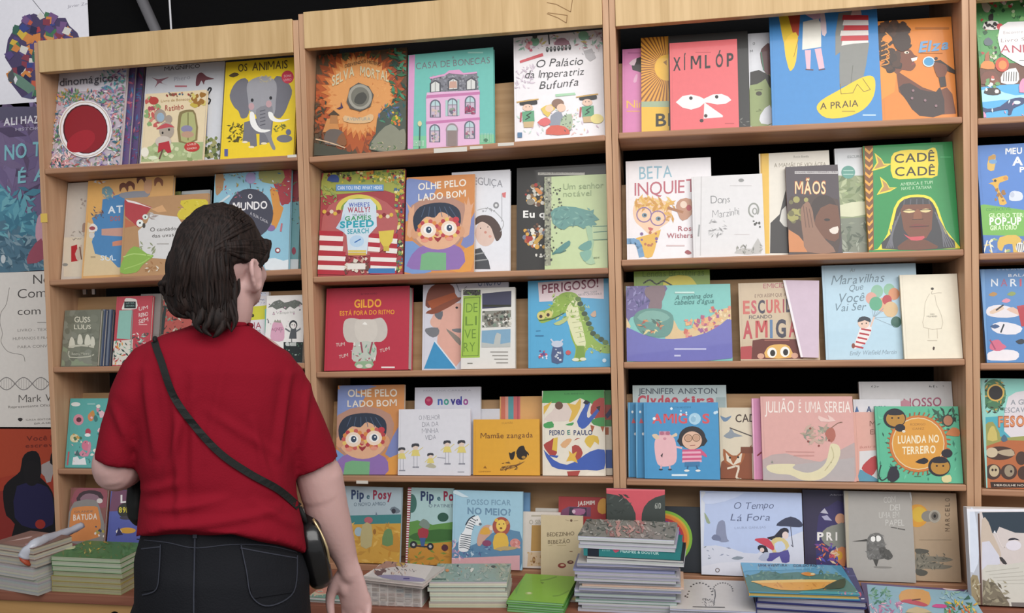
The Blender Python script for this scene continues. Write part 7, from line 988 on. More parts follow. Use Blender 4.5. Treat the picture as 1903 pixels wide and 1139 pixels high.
a.T('NO TEU', 25, 805, 300, 775, 72, '8cc8d4', .02, .1); a.T('É A', 92, 922, 240, 902, 60, '8cc8d4', .02, .1); a.P([190, 1100, 215, 1080, 290, 1090, 300, 1200, 215, 1240, 180, 1190], 'd8a8b8', 2); a.P([150, 1270, 210, 1200, 230, 1300, 140, 1330], 'a8586a', 2); a.E(18, 1305, 12, 22, 'd4dce0'); p.done()
Z('S')
p = Poster('cream poster with serif lettering and a grey helix drawing, beside the bookcase side', (-200, 330), (440, 1072), 'f0e9e1')
a = p.art
a.T('No que', 160, 382, 360, 374, 44, '55504e', -.006); a.T('Como', 85, 452, 262, 442, 44, '55504e', -.006); a.T('com', 85, 532, 195, 528, 36, '55504e', -.006); a.R(180, 566, 300, 569, 'b0a8a2')
for i, t in enumerate(('LIVRO - TEXTO DE', 'HUMANOS E FILOSOFIA', 'PARA CONVERSAR')): a.T(t, (85, 62, 85)[i], 612 + 40 * i, 300, 604 + 40 * i, 13, 'a39c96', 0)
a.L([45, 400, 30, 480, 5, 520, 0, 570, 12, 620, 5, 660, 30, 700, 60, 715, 110, 725, 120, 755], 2.5, '9a938e', 4)
for ph in (0, 3.1416): a.L([v for k in range(31) for v in (-10 + 10 * k, 862 + 30 * math.sin(k * .38 + ph))], 4, '8f8a88')
for k in range(24): a.L([-5 + 12 * k, 862 + 26 * math.sin(k * .456), -5 + 12 * k, 862 - 26 * math.sin(k * .456)], 1.5, 'b5aeaa')
a.T('Mark Wolynn', 90, 952, 380, 940, 34, '5a5552', -.006); a.T('Representante Oficial Das', 40, 980, 300, 968, 12, '8a837e', 0); a.P([85, 1032, 98, 1026, 110, 1032, 98, 1044], '3f3a3a', 2); a.T('CASA EDITORA', 125, 1040, 260, 1036, 8, '8f8882', 0); a.T('BRASIL', 165, 1058, 250, 1054, 8, '8f8882', 0); p.done()
Z('N')
p = Poster('red orange poster with a hooded dark figure, lowest at the left edge', (-170, 270), (430, 830), 'b0402c')
a = p.art; a.P([-170, 270, 430, 268, 430, 500, 100, 480, -170, 520], 'b94a30', 2); a.P([-170, 640, 40, 560, 60, 830, -170, 830], '93302a', 2); a.T('Você Pode', 125, 328, 330, 320, 22, '7a2c22', .02, .05); a.T('escrever a', 120, 360, 330, 352, 18, '7a2c22', .02, .05)
a.P([20, 540, 60, 500, 95, 470, 105, 410, 130, 380, 170, 376, 190, 410, 195, 480, 190, 500, 230, 540, 260, 620, 260, 830, 60, 830, 70, 720, 30, 680, 15, 600], '171418', 2); a.P([80, 540, 190, 530, 245, 580, 250, 720, 150, 740, 70, 690], '26224c', 2); a.E(150, 480, 40, 60, '1b171b'); a.P([195, 440, 240, 418, 255, 460, 240, 520, 220, 525, 210, 495, 195, 480], 'b5aaa8', 0); a.P([235, 420, 250, 370, 290, 370, 290, 450, 245, 440], '1a1618', 2); a.E(190, 720, 24, 22, 'a8352c'); p.done()
Z('A'); M['greymetal'] = mat('grey_metal', '6f6d70', .5, .5, .4); M['cable'] = mat('white_cable', 'd0d0d4', .5)
a0, b0 = on_y((855, -60), .36), on_y((985, 230), .36); dr = (b0 - a0).normalized(); a1 = a0 - dr * .5; b1 = a0 + dr * 1.2
def tube(name, pts, r, m, parent=None, n=12):
    rg = []
    for i, c in enumerate(pts):
        tg = (pts[min(i + 1, len(pts) - 1)] - pts[max(i - 1, 0)]).normalized(); ref = Vector((0, 1, 0)) if abs(tg.y) < .9 else Vector((1, 0, 0)); sx = tg.cross(ref).normalized(); sz = sx.cross(tg)
        rr = r[i] if isinstance(r, list) else r
        rg.append([c + sx * math.cos(q) * rr + sz * math.sin(q) * rr for q in [6.2832 * k / n for k in range(n)]])
    return MB().rings(rg).build(name, m, parent, smooth=True)
tag(tube('metal_pole', [a1, b1], .02, M['greymetal']), 'grey slanting metal pole behind the top of the far left bookcase', 'pole')
a0, b0 = on_y((1048, -60), .33), on_y((1066, 240), .33)
tag(tube('cable', [a0 + (a0 - b0), a0, b0, b0 + (b0 - a0) * .3], .0035, M['cable']), 'thin white cable hanging down behind the far left bookcase', 'cable')
# ================================================================== the woman seen from behind
Z('1')
_r = ray((400, 620)); _d = _r / _r.dot(CF); PP = CAM + _d * 1.75
yn = Vector((_d.x, _d.y, 0)).normalized(); xn = Vector((yn.y, -yn.x, 0))
PM = Matrix(((xn.x, yn.x, 0, PP.x), (xn.y, yn.y, 0, PP.y), (0, 0, 1, 0), (0, 0, 0, 1)))
def lp(x, y, dy=0.0):
    """point of the figure in its own frame: x to its right, y ahead of it, z up"""
    q = on_plane((x, y), PP + yn * dy, yn); d = q - PP; return Vector((d.dot(xn), dy, q.z))
K = 1.75 / F * 1.0
pe = bpy.data.objects.new('person', None); C.objects.link(pe); pe.matrix_world = PM
tag(pe, 'woman with dark shoulder length hair in a red t-shirt and dark jeans, seen from behind', 'person')
M['skin'] = mat('skin', 'bd9994', .55, .35, bump=(90, .06)); M['skin'].node_tree.nodes['Principled BSDF'].inputs['Subsurface Weight'].default_value = .08
M['skin'].node_tree.nodes['Principled BSDF'].inputs['Subsurface Radius'].default_value = (.01, .004, .002)
M['shirt'] = mat('red_cotton', '7e1122', .9, .12, bump=(260, .12))
M['jeans'] = mat('dark_denim', '131419', .8, .2, bump=(300, .2))
M['stitch'] = mat('denim_stitching', '34363f', .8, .2); M['seam'] = mat('dark_seam', '101216', .8, .2)
M['strapm'] = mat('black_webbing', '191b1a', .7, .25, bump=(500, .1)); M['gloss'] = mat('glossy_black_leather', '0c0b0c', .3, .5, coat=.3)
M['shoe'] = mat('white_canvas', 'c9c6c2', .7, .3); M['sole'] = mat('rubber_sole', 'e0dcd4', .7, .3)
M['eyew'] = mat('eye_white', 'e6e2de', .3, .5); M['iris'] = mat('brown_iris', '3a2418', .2, .5); M['brow'] = mat('dark_brow', '2a1d18', .8, .2); M['lip'] = mat('lips', 'b06a64', .5, .4)
def hair_mat():
    m = mat('dark_brown_hair', '1a1210', .62, .2); nt = m.node_tree; b = nt.nodes['Principled BSDF']
    tc = nt.nodes.new('ShaderNodeTexCoord'); mp = nt.nodes.new('ShaderNodeMapping'); mp.inputs['Scale'].default_value = (170, 170, 9)
    t = nt.nodes.new('ShaderNodeTexNoise'); t.inputs['Scale'].default_value = 1; t.inputs['Detail'].default_value = 4; t.inputs['Distortion'].default_value = .4
    nt.links.new(tc.outputs['Object'], mp.inputs['Vector']); nt.links.new(mp.outputs['Vector'], t.inputs['Vector'])
    r = nt.nodes.new('ShaderNodeValToRGB'); r.color_ramp.elements[0].position = .35; r.color_ramp.elements[0].color = lin('120c0b'); r.color_ramp.elements[1].position = .75; r.color_ramp.elements[1].color = lin('30231f')
    nt.links.new(t.outputs['Fac'], r.inputs['Fac']); nt.links.new(r.outputs['Color'], b.inputs['Base Color'])
    bp = nt.nodes.new('ShaderNodeBump'); bp.inputs['Strength'].default_value = .5; bp.inputs['Distance'].default_value = .004; nt.links.new(t.outputs['Fac'], bp.inputs['Height']); nt.links.new(bp.outputs['Normal'], b.inputs['Normal']); return m
M['hair'] = hair_mat()
class Vol(MB):
    """closed blobs, limbs and lofts that are fused into one skin"""
    def ell(s, c, r, rot=None, clipz=None, n=20):
        R = rot or Matrix.Identity(3); rg = []
        for i in range(1, n):
            a = math.pi * i / n - math.pi / 2; rg.append([])
            for j in range(2 * n):
                b = math.pi * j / n; p = Vector((math.cos(a) * math.cos(b) * r[0], math.cos(a) * math.sin(b) * r[1], math.sin(a) * r[2])); p = Vector(c) + R @ p
                if clipz is not None: p.z = max(p.z, clipz)
                rg[-1].append(p)
        return s.rings(rg)
    def limb(s, pts, rad, n=20, flat=None):
        """tapering limb through pts; flat=(axis, k) squashes it along an axis"""
        P = [Vector(p) for p in pts]; rg = []
        q = spline([tuple(p) + (r,) for p, r in zip(P, rad)], False, 5); C_ = [Vector(a[:3]) for a in q]; R_ = [a[3] for a in q]
        t0 = (C_[1] - C_[0]).normalized(); t1 = (C_[-1] - C_[-2]).normalized()
        C_ = [C_[0] - t0 * R_[0] * .8, C_[0] - t0 * R_[0] * .5] + C_ + [C_[-1] + t1 * R_[-1] * .5, C_[-1] + t1 * R_[-1] * .85]; R_ = [R_[0] * .45, R_[0] * .85] + R_ + [R_[-1] * .85, R_[-1] * .4]
        for i, c in enumerate(C_):
            tg = (C_[min(i + 1, len(C_) - 1)] - C_[max(i - 1, 0)]).normalized(); ref = Vector((0, 1, 0)) if abs(tg.y) < .8 else Vector((0, 0, 1)); u = tg.cross(ref).normalized(); v = u.cross(tg)
            ring = []
            for k in range(n):
                d = u * math.cos(6.2832 * k / n) + v * math.sin(6.2832 * k / n)
                if flat: ax = flat[0]; d = d - ax * d.dot(ax) * (1 - flat[1])
                ring.append(c + d * R_[i])
            rg.append(ring)
        return s.rings(rg)
    def fuse(s, name, m, parent, vox, smooth, it=1.0, disp=None):
        o = s.build('tmp', m); rm = o.modifiers.new('r', 'REMESH'); rm.mode = 'VOXEL'; rm.voxel_size = vox; rm.use_smooth_shade = True
        sm = o.modifiers.new('s', 'SMOOTH'); sm.factor = .5; sm.iterations = smooth
        dg = bpy.context.evaluated_depsgraph_get(); me = bpy.data.meshes.new_from_object(o.evaluated_get(dg)); old = o.data
        bpy.data.objects.remove(o); bpy.data.meshes.remove(old); me.name = name
        if disp:
            nr = [v.normal.copy() for v in me.vertices]
            for v, n_ in zip(me.vertices, nr): v.co += disp(v.co, n_)
        me.materials.clear(); me.materials.append(m)
        me.polygons.foreach_set('use_smooth', [True] * len(me.polygons)); me.update()
        ob = bpy.data.objects.new(name, me); C.objects.link(ob); ob.parent = parent; return ob
# ---- body
FA = math.radians(38); HC = lp(414, 480, .0); FWD = Vector((math.sin(FA), math.cos(FA), 0)); RGT = Vector((math.cos(FA), -math.sin(FA), 0)); UP = Vector((0, 0, 1))
HR = Matrix((RGT, FWD, UP)).transposed()
hp_ = lambda r, f, u: HC + RGT * r + FWD * f + UP * u
b = Vol()
b.ell(hp_(0, -.004, .012), (.072, .093, .094), HR); b.ell(hp_(0, .035, -.035), (.062, .058, .075), HR); b.ell(hp_(0, .042, -.066), (.04, .038, .036), HR); b.ell(hp_(0, .062, -.09), (.019, .016, .015), HR)
for sgn in (-1, 1):
    b.limb([hp_(.058 * sgn, .0, -.055), hp_(.042 * sgn, .038, -.078), hp_(.012 * sgn, .066, -.093)], [.018, .016, .012])     # jaw line
    b.ell(hp_(.036 * sgn, .062, -.035), (.022, .018, .02), HR); b.ell(hp_(.03 * sgn, .08, .012), (.02, .01, .007), HR)     # cheek, brow
    e = hp_(.071 * sgn, .0, -.036)                                                                                   # ear
    er = [e + FWD * (.017 * math.cos(t) - .006 * math.sin(t)) + UP * (.03 * math.sin(t)) + RGT * sgn * (.005 + .006 * max(0, -math.cos(t))) for t in [math.radians(x) for x in range(-70, 251, 20)]]
    b.limb(er, [.005] * 4 + [.0058] * 9 + [.0052] * (len(er) - 13), n=10); b.ell(e + RGT * sgn * .002, (.005, .015, .026), HR); b.ell(e + FWD * .003 - UP * .028 + RGT * sgn * .003, (.005, .008, .009), HR); b.ell(e + FWD * .012 - UP * .004 + RGT * sgn * .006, (.004, .005, .006), HR)
b.limb([hp_(0, .088, .008), hp_(0, .1, -.018), hp_(0, .11, -.034)], [.007, .009, .011], n=12); b.ell(hp_(.01, .1, -.037), (.008, .009, .007), HR); b.ell(hp_(-.01, .1, -.037), (.008, .009, .007), HR)
b.ell(hp_(0, .088, -.058), (.022, .012, .006), HR); b.ell(hp_(0, .086, -.068), (.019, .012, .006), HR)
NB = lp(405, 625, -.005)
b.limb([HC + Vector((.004, -.008, -.06)), HC + Vector((.004, -.008, -.1)), NB, NB - UP * .05], [.052, .052, .056, .06])
# torso under the clothes
for (py, xl, xr, dp, cy) in ((690, 262, 540, .085, 0), (770, 262, 540, .1, .0), (860, 275, 530, .105, .0), (950, 272, 540, .115, .0), (1050, 262, 560, .12, -.005)):
    a1_, a2_ = lp(xl, py), lp(xr, py); b.ell((a1_ + a2_) / 2 + Vector((0, cy, 0)), ((a2_ - a1_).length / 2, dp, .09))
SL, EL = lp(282, 735), lp(216, 872, .0); SR, ER = lp(516, 742), lp(597, 900, .015)
b.limb([SL, lp(250, 780), lp(228, 828), EL + UP * .015, EL], [.036, .038, .039, .043, .043])
LW = EL + Vector((.06, .23, .045))
b.limb([EL, EL + Vector((.012, .06, .0)), (EL + LW) / 2, LW], [.044, .045, .038, .026])
WR = lp(648, 1052, .03)
b.limb([SR, lp(546, 785), lp(567, 832, .006), lp(587, 878, .01), ER + Vector((.002, 0, -.02))], [.036, .038, .039, .0445, .046])
b.limb([ER + Vector((0, 0, .02)), lp(606, 940, .02), lp(622, 985, .025), lp(642, 1036, .03), lp(651, 1066, .03)], [.046, .046, .039, .026, .0225])
def hand(b, wr, down, thumb, palm, s=1.0, curl=1.0):
    """wr wrist, unit vectors: down along the hand, thumb side, palm side"""
    f = lambda d, t, p: wr + (down * d + thumb * t + palm * p) * s
    b.limb([f(-.02, 0, 0), f(.02, 0, 0), f(.055, .002, .0), f(.086, .002, .002)], [.024, .031, .037, .036], flat=(palm, .42))
    b.ell(f(.042, .016, .007), (.014, .014, .024))
    for k, (t, L_, r) in enumerate(((.029, .07, .0092), (.0095, .078, .0095), (-.0105, .072, .0092), (-.029, .056, .0082))):
        c = (.22 + .1 * k) * curl; pts = [f(.07, t, 0)]; a = .08; pos = f(.088, t, .0); pts.append(pos); d0 = 0
        for seg, q in ((.46, 1.0), (.32, 1.5), (.22, 1.1)):
            d0 += c * q; pos = pos + (down * math.cos(d0) + palm * math.sin(d0) + thumb * (t * .8)) * L_ * seg * s; pts.append(pos)
        b.limb(pts, [r * 1.02 * s, r * 1.08 * s, r * s, r * .93 * s, r * .78 * s], n=12)
    b.limb([f(.018, .02, .006), f(.04, .04, .014), f(.068, .05, .022), f(.094, .048, .03)], [.014 * s, .0125 * s, .0105 * s, .0085 * s], n=12)
dn = (lp(660, 1110, .03) - WR).normalized(); th_ = Vector((-.8, .6, .05)); th_ = (th_ - dn * th_.dot(dn)).normalized(); pl = dn.cross(th_); 
if pl.x > 0: pl = -pl
hand(b, WR, dn, th_, pl, 1.0, 1.15)
ld = (LW - EL).normalized(); lt = (UP - ld * ld.z).normalized(); hand(b, LW, ld, lt, (Vector((1, 0, 0)) - ld * ld.x).normalized(), .96, 2.2)
PZ = lp(410, 1080).z; HLx, HRx = lp(333, 1139).x, lp(492, 1139).x
for hx, fx in ((HLx, -.01), (HRx, .01)):
    b.limb([(hx, 0, PZ - .06), (hx + fx, .01, .7), (hx + fx, .012, .5), (hx + fx, -.012, .34), (hx + fx, -.005, .09)], [.08, .075, .055, .052, .034]); b.limb([(hx + fx, -.02, .055), (hx + fx * 1.5, .08, .045), (hx + fx * 2, .16, .035)], [.032, .033, .026])
b.fuse('body', M['skin'], pe, .004, 5)
for sgn in (-1, 1):
    e = hp_(.031 * sgn, .078, -.004); MB_ = Vol().ell(e, (.013, .011, .0095), HR, n=10).build('eye', M['eyew'], pe, smooth=True)
    Vol().ell(e + FWD * .0085, (.005, .003, .005), HR, n=8).build('iris', M['iris'], MB_, smooth=True)
    Vol().limb([hp_(.016 * sgn, .0925, .014), hp_(.03 * sgn, .089, .019), hp_(.046 * sgn, .076, .014)], [.0028, .0034, .002], n=8).build('eyebrow', M['brow'], pe, smooth=True)
Vol().ell(hp_(0, .0975, -.059), (.02, .0035, .0042), HR, n=10).ell(hp_(0, .0955, -.067), (.017, .0035, .0045), HR, n=10).build('lips', M['lip'], pe, smooth=True)
# ---- t-shirt
def loft(v, rows, n=40, ex=2.35, cap=True):
    rg = []
    for (xl, yl, xr, yr, dp, cy, *up) in rows:
        A, B_ = lp(xl, yl, cy), lp(xr, yr, cy); c = (A + B_) / 2; h = (B_ - A) / 2; ring = []; up = up[0] if up else 0
        for k in range(n):
            t = 6.2832 * k / n; cx, sy = math.cos(t), math.sin(t); f = (abs(cx) ** ex + abs(sy) ** ex) ** (-1 / ex); ring.append(c + h * (cx * f) + Vector((0, dp * sy * f, up * max(0, -sy * f) ** 1.3)))
        rg.append(ring)
    return v.rings(rg)
s = Vol()
loft(s, [(366, 598, 462, 604, .058, -.006), (340, 608, 474, 611, .068, -.004), (300, 622, 502, 632, .082, -.002), (264, 642, 538, 655, .1, 0), (244, 675, 562, 688, .114, 0), (238, 720, 563, 730, .122, 0), (243, 790, 556, 795, .13, .002), (252, 850, 548, 862, .134, .004),
         (262, 900, 549, 915, .136, .004, .012), (259, 945, 560, 965, .144, .0, .042), (251, 1002, 571, 1030, .15, -.002, .068)])
def sleeve(S, rows):
    rg = []
    for (xl, yl, xr, yr, dp, cy) in rows:
        A, B_ = lp(xl, yl, cy), lp(xr, yr, cy); c = (A + B_) / 2; h = (B_ - A) / 2
        rg.append([c + h * math.cos(6.2832 * k / 24) + Vector((0, dp * math.sin(6.2832 * k / 24), 0)) for k in range(24)])
    s.rings(rg)
sleeve(SL, [(252, 646, 330, 640, .05, 0), (226, 678, 320, 690, .072, 0), (206, 722, 300, 745, .074, 0), (192, 775, 278, 800, .068, 0), (180, 822, 264, 842, .064, .002), (172, 850, 261, 866, .062, .004)])
sleeve(SR, [(535, 656, 460, 648, .05, 0), (563, 684, 470, 705, .072, 0), (583, 726, 490, 755, .074, 0), (605, 778, 510, 815, .068, .004), (621, 820, 526, 855, .064, .008), (631, 850, 537, 884, .062, .01)])
fold_seeds = [((322, 700), (330, 960), .008), ((300, 900), (350, 740), .007), ((500, 900), (470, 780), .006), ((270, 955), (420, 925), .007), ((300, 980), (520, 950), .006), ((545, 700), (520, 860), .008), ((265, 690), (285, 850), .008), ((560, 990), (470, 930), .006), ((420, 660), (380, 860), .004), ((590, 720), (560, 850), .006), ((200, 760), (240, 850), .006), ((255, 930), (330, 900), .006), ((380, 760), (520, 850), .004), ((360, 690), (358, 900), .004)]
FS = [(lp(*p, -.13), lp(*q, -.13), a) for p, q, a in fold_seeds]
def cloth(co, n_):
    d = .0
    for A, B_, a in FS:
        ax, az, bx, bz = A.x, A.z, B_.x, B_.z; L2 = (bx - ax) ** 2 + (bz - az) ** 2; t = ((co.x - ax) * (bx - ax) + (co.z - az) * (bz - az)) / L2
        tt = min(1, max(0, t)); px_, pz_ = ax + (bx - ax) * tt, az + (bz - az) * tt; r2 = ((co.x - px_) ** 2 + (co.z - pz_) ** 2); w = math.sin(math.pi * min(1, max(0, (t + .15) / 1.3)))
        d += 1.7 * a * w * (math.exp(-r2 / .00009) - .75 * math.exp(-r2 / .0005))
    d += .0035 * 1.6 * noise.noise(Vector((co.x * 9 + co.z * 3, co.y * 6, co.z * 5 - co.x * 2))) + .0016 * noise.noise(Vector((co.x * 26, co.y * 20, co.z * 14)))
    return n_ * d
shirt = s.fuse('t_shirt', M['shirt'], pe, .006, 5, disp=cloth)
rg = [lp(414 + 52 * math.cos(t), 602 + 3 * math.cos(t), -.004 + .062 * math.sin(t)) for t in [6.2832 * k / 28 for k in range(29)]]
tube('collar', [p for p in rg], .006, M['shirt'], shirt, n=8)
# ---- jeans
j = Vol()
loft(j, [(278, 936, 546, 950, .112, -.004), (264, 985, 560, 1015, .126, -.006), (250, 1040, 574, 1060, .14, -.012), (249, 1100, 575, 1110, .145, -.014), (252, 1150, 573, 1160, .14, -.012), (262, 1190, 563, 1195, .12, -.004)])
for hx, fx in ((HLx, -.01), (HRx, .01)):
    j.limb([(hx, -.006, PZ - .05), (hx + fx, .006, .72), (hx + fx, .012, .5), (hx + fx, -.008, .33), (hx + fx, -.004, .11)], [.092, .088, .068, .063, .05])
jeans = j.fuse('jeans', M['jeans'], pe, .006, 4, disp=lambda co, n_: n_ * (.003 * noise.noise(Vector((co.x * 12, co.y * 9, co.z * 16))) - .004 * math.exp(-((co.x - lp(362, 1050).x) / .006) ** 2) * (co.y < 0) * (co.z > .8)))
from mathutils.bvhtree import BVHTree
def bvh(o): return BVHTree.FromPolygons([v.co for v in o.data.vertices], [list(p.vertices) for p in o.data.polygons])
T_sh, T_je = bvh(shirt), bvh(jeans); CL = PM.inverted() @ CAM
def onto(p, tree, off, must=False):
    a = lp(p[0], p[1], 0); d = (a - CL).normalized(); h = tree.ray_cast(CL, d)
    if must and not h[0]: return None
    q = h[0] if h[0] else a; return q - d * off
def ribbon(name, pts, wpx, tree, off, m, parent, n=6, thick=.0015, lift=0):
    q = spline(pts, False, n); F1, B1 = [], []
    for i, p in enumerate(q):
        t = (q[min(i + 1, len(q) - 1)][0] - q[max(i - 1, 0)][0], q[min(i + 1, len(q) - 1)][1] - q[max(i - 1, 0)][1]); l = math.hypot(*t) or 1; nx, ny = -t[1] / l * wpx / 2, t[0] / l * wpx / 2
        L_, R_ = onto((p[0] + nx, p[1] + ny), tree, off), onto((p[0] - nx, p[1] - ny), tree, off); F1.append([L_, R_])
    mb = MB(); d = Vector((0, thick, 0)); mb.rings([[a, b_, b_ + d, a + d] for a, b_ in F1]); return mb.build(name, m, parent, smooth=False)
def patch(name, poly, tree, off, m, parent, n=10):
    (x0, y0), (x1, y1), (x2, y2), (x3, y3) = poly; mb = MB(); G = []
    for i in range(n + 1):
        u = i / n; G.append([onto((x0 + (x1 - x0) * k / n + ((x3 + (x2 - x3) * k / n) - (x0 + (x1 - x0) * k / n)) * u, y0 + (y1 - y0) * k / n + ((y3 + (y2 - y3) * k / n) - (y0 + (y1 - y0) * k / n)) * u), tree, off) for k in range(n + 1)])
    back = [[p + Vector((0, off * 1.5, 0)) for p in r] for r in G]
    for i in range(n):
        for k in range(n): mb.face([G[i][k], G[i + 1][k], G[i + 1][k + 1], G[i][k + 1]])
    for i in range(n):
        for e, f in (((i, 0), (i + 1, 0)), ((i, n), (i + 1, n)), ((0, i), (0, i + 1)), ((n, i), (n, i + 1))): mb.face([G[e[0]][e[1]], G[f[0]][f[1]], back[f[0]][f[1]], back[e[0]][e[1]]])
    return mb.build(name, m, parent, smooth=True)
pk = patch('back_pocket', ((446, 1012), (552, 1030), (549, 1100), (470, 1112)), T_je, .003, M['jeans'], jeans)
ribbon('stitching', [(448, 1013), (458, 1060), (468, 1108), (500, 1126), (546, 1100), (553, 1032)], 2, T_je, .0042, M['stitch'], pk); ribbon('stitching', [(447, 1018), (500, 1028), (553, 1037)], 2, T_je, .0042, M['stitch'], pk)
pk = patch('back_pocket', ((262, 1014), (298, 1010), (292, 1095), (262, 1100)), T_je, .003, M['jeans'], jeans)
ribbon('stitching', [(262, 1020), (280, 1018), (298, 1016)], 2, T_je, .0042, M['stitch'], pk); ribbon('stitching', [(298, 1012), (296, 1055), (290, 1095), (264, 1106)], 2, T_je, .0042, M['stitch'], pk)
ribbon('waistband', [(258, 990), (300, 984), (362, 981), (430, 985), (500, 998), (562, 1018)], 11, T_je, .003, M['jeans'], jeans, thick=.002)
ribbon('yoke_seam', [(254, 1002), (310, 1008), (362, 1018), (430, 1012), (500, 1014), (566, 1030)], 1.6, T_je, .0015, M['stitch'], jeans)
ribbon('centre_seam', [(362, 1000), (361, 1060), (360, 1100), (360, 1139), (360, 1150)], 3, T_je, .002, M['stitch'], jeans)
ribbon('belt_loop', [(362, 974), (362, 1000)], 8, T_je, .005, M['stitch'], jeans, n=2)
# ---- shoes
for hx, fx in ((HLx, -.01), (HRx, .01)):
    x = hx + fx * 1.5
    sh = Vol().limb([(x, -.04, .06), (x, .05, .058), (x + fx * .5, .13, .042), (x + fx, .18, .034)], [.042, .044, .042, .03]).limb([(x, -.03, .06), (x, -.02, .1)], [.04, .042]).fuse('shoe', M['shoe'], pe, .006, 3)
    MB().rings([[Vector((x + .046 * math.cos(t) * (1.05 if abs(math.sin(t)) < .8 else 1), .07 + .14 * math.sin(t), z)) for t in [6.2832 * k / 24 for k in range(24)]] for z in (.001, .022)]).build('sole', M['sole'], sh)
# ---- hair
h = Vol(); hc = lambda x, y, dy: lp(x, y, dy)
h.ell(hp_(0, -.006, .012), (.0785, .0985, .1), HR, clipz=lp(440, 492).z)
h.limb([hp_(.07, .05, .03), hp_(.074, .04, .0), hp_(.0735, .022, -.02)], [.012, .0085, .004], n=10)
h.ell(hc(362, 465, -.02), (.042, .07, .062)); h.ell(hc(352, 505, -.045), (.045, .05, .07)); h.ell(hc(384, 510, -.062), (.05, .045, .085)); h.ell(hc(340, 535, -.04), (.035, .045, .05)); h.ell(hc(388, 555, -.072), (.042, .034, .055)); h.ell(hc(414, 520, -.06), (.024, .03, .06)); h.ell(hc(402, 592, -.085), (.032, .022, .03)); h.ell(hc(347, 560, -.05), (.03, .036, .034))
rnd = random.Random(9)
def lock(p, r0, r1, n=7): 
    q = [hc(*a) for a in p]; m_ = len(q); h.limb(q, [r0 + (r1 - r0) * (i / (m_ - 1)) ** 1.5 for i in range(m_)], n=n)
base = h.fuse('hair', M['hair'], pe, .005, 5, disp=lambda co, n_: n_ * (.003 * noise.noise(Vector((co.x * 60 + co.z * 10, co.y * 50, co.z * 8))) + .0022 * noise.noise(Vector((co.x * 130, co.y * 110, co.z * 14)))))
T_h = bvh(base); h = Vol()
def comb(pts, r, off=.0005, tail=None):
    if tail: pts = list(pts) + [tail]
    q = [w for w in (onto(p, T_h, off, True) for p in spline(pts, False, 3)) if w]
    if len(q) < 4: return
    m_ = len(q); h.limb(q, [r * (.5 + .5 * math.sin(math.pi * min(1, (i + 1) / (m_ * .5)) / 2)) * (1 - .75 * max(0, (i / (m_ - 1) - .6) / .4)) for i in range(m_)], n=6)
G = (392, 462)
for k in range(34):    # swept back from the brow and temple
    t = k / 33; sx, sy = (498 - 8 * t * t - 30 * max(0, t - .6), 430 + 60 * t) if t > .25 else (440 + 230 * t, 386 + 180 * t * t + 60 * t)
    sx = min(sx, 496); comb([(sx, sy), ((sx * .6 + G[0] * .4), sy * .62 + (G[1] + 6) * .38 - 6), (G[0] + 22 - 30 * (1 - t), G[1] + 10 * t), (G[0] - 8 - 14 * (1 - t), G[1] + 46 + 22 * t)], rnd.uniform(.0035, .0055))
for k in range(40):    # falling down the left side and back
    t = k / 39; x0 = 425 - 40 * t + rnd.uniform(-8, 8); xb = 424 - 104 * t + rnd.uniform(-4, 4); xt = 432 - 118 * t + rnd.uniform(-8, 8); yt = 585 - 34 * t + rnd.uniform(-14, 10)
    comb([(x0, 388 + 6 * t), (x0 * .45 + xb * .55, 440), (xb + 6 * t, 490), (xt, 545)], rnd.uniform(.0035, .006), tail=(xt + rnd.uniform(-4, 6), yt))
for (p, r0, r1) in ((((420, 540, -.075), (428, 575, -.085), (436, 600, -.09), (430, 616, -.095)), .008, .0015), (((400, 545, -.085), (392, 590, -.1), (380, 612, -.105), (392, 624, -.108)), .011, .002), (((385, 550, -.085), (372, 590, -.1), (366, 606, -.104), (376, 618, -.106)), .01, .002), (((410, 560, -.085), (414, 600, -.1), (404, 620, -.108), (396, 627, -.108)), .01, .0015),
    (((335, 520, -.05), (312, 525, -.05), (299, 528, -.05), (296, 532, -.05)), .013, .002), (((330, 540, -.05), (318, 566, -.05), (328, 584, -.055), (344, 590, -.06)), .011, .002), (((340, 550, -.055), (330, 572, -.06), (338, 586, -.065), (356, 591, -.07)), .011, .002), (((322, 505, -.05), (308, 520, -.05), (301, 540, -.05), (312, 556, -.05)), .009, .0015), (((355, 560, -.065), (350, 580, -.075), (358, 594, -.08)), .01, .002), (((425, 500, -.065), (434, 530, -.07), (436, 560, -.078), (440, 584, -.085)), .009, .0015),
    (((318, 545, -.05), (308, 552, -.05), (318, 572, -.055), (334, 586, -.06)), .006, .001), (((432, 560, -.08), (440, 590, -.088), (438, 606, -.09)), .005, .0008), (((412, 580, -.09), (424, 604, -.098), (428, 614, -.1)), .005, .0008), (((360, 580, -.085), (362, 604, -.1), (372, 616, -.105)), .005, .0008), (((446, 490, -.045), (442, 510, -.05), (444, 540, -.055), (436, 560, -.06)), .005, .001), (((478, 492, -.04), (483, 500, -.035), (484, 510, -.03)), .006, .0012)): lock(p, r0, r1)
lo = h.build('hair_locks', M['hair'], base, smooth=True)
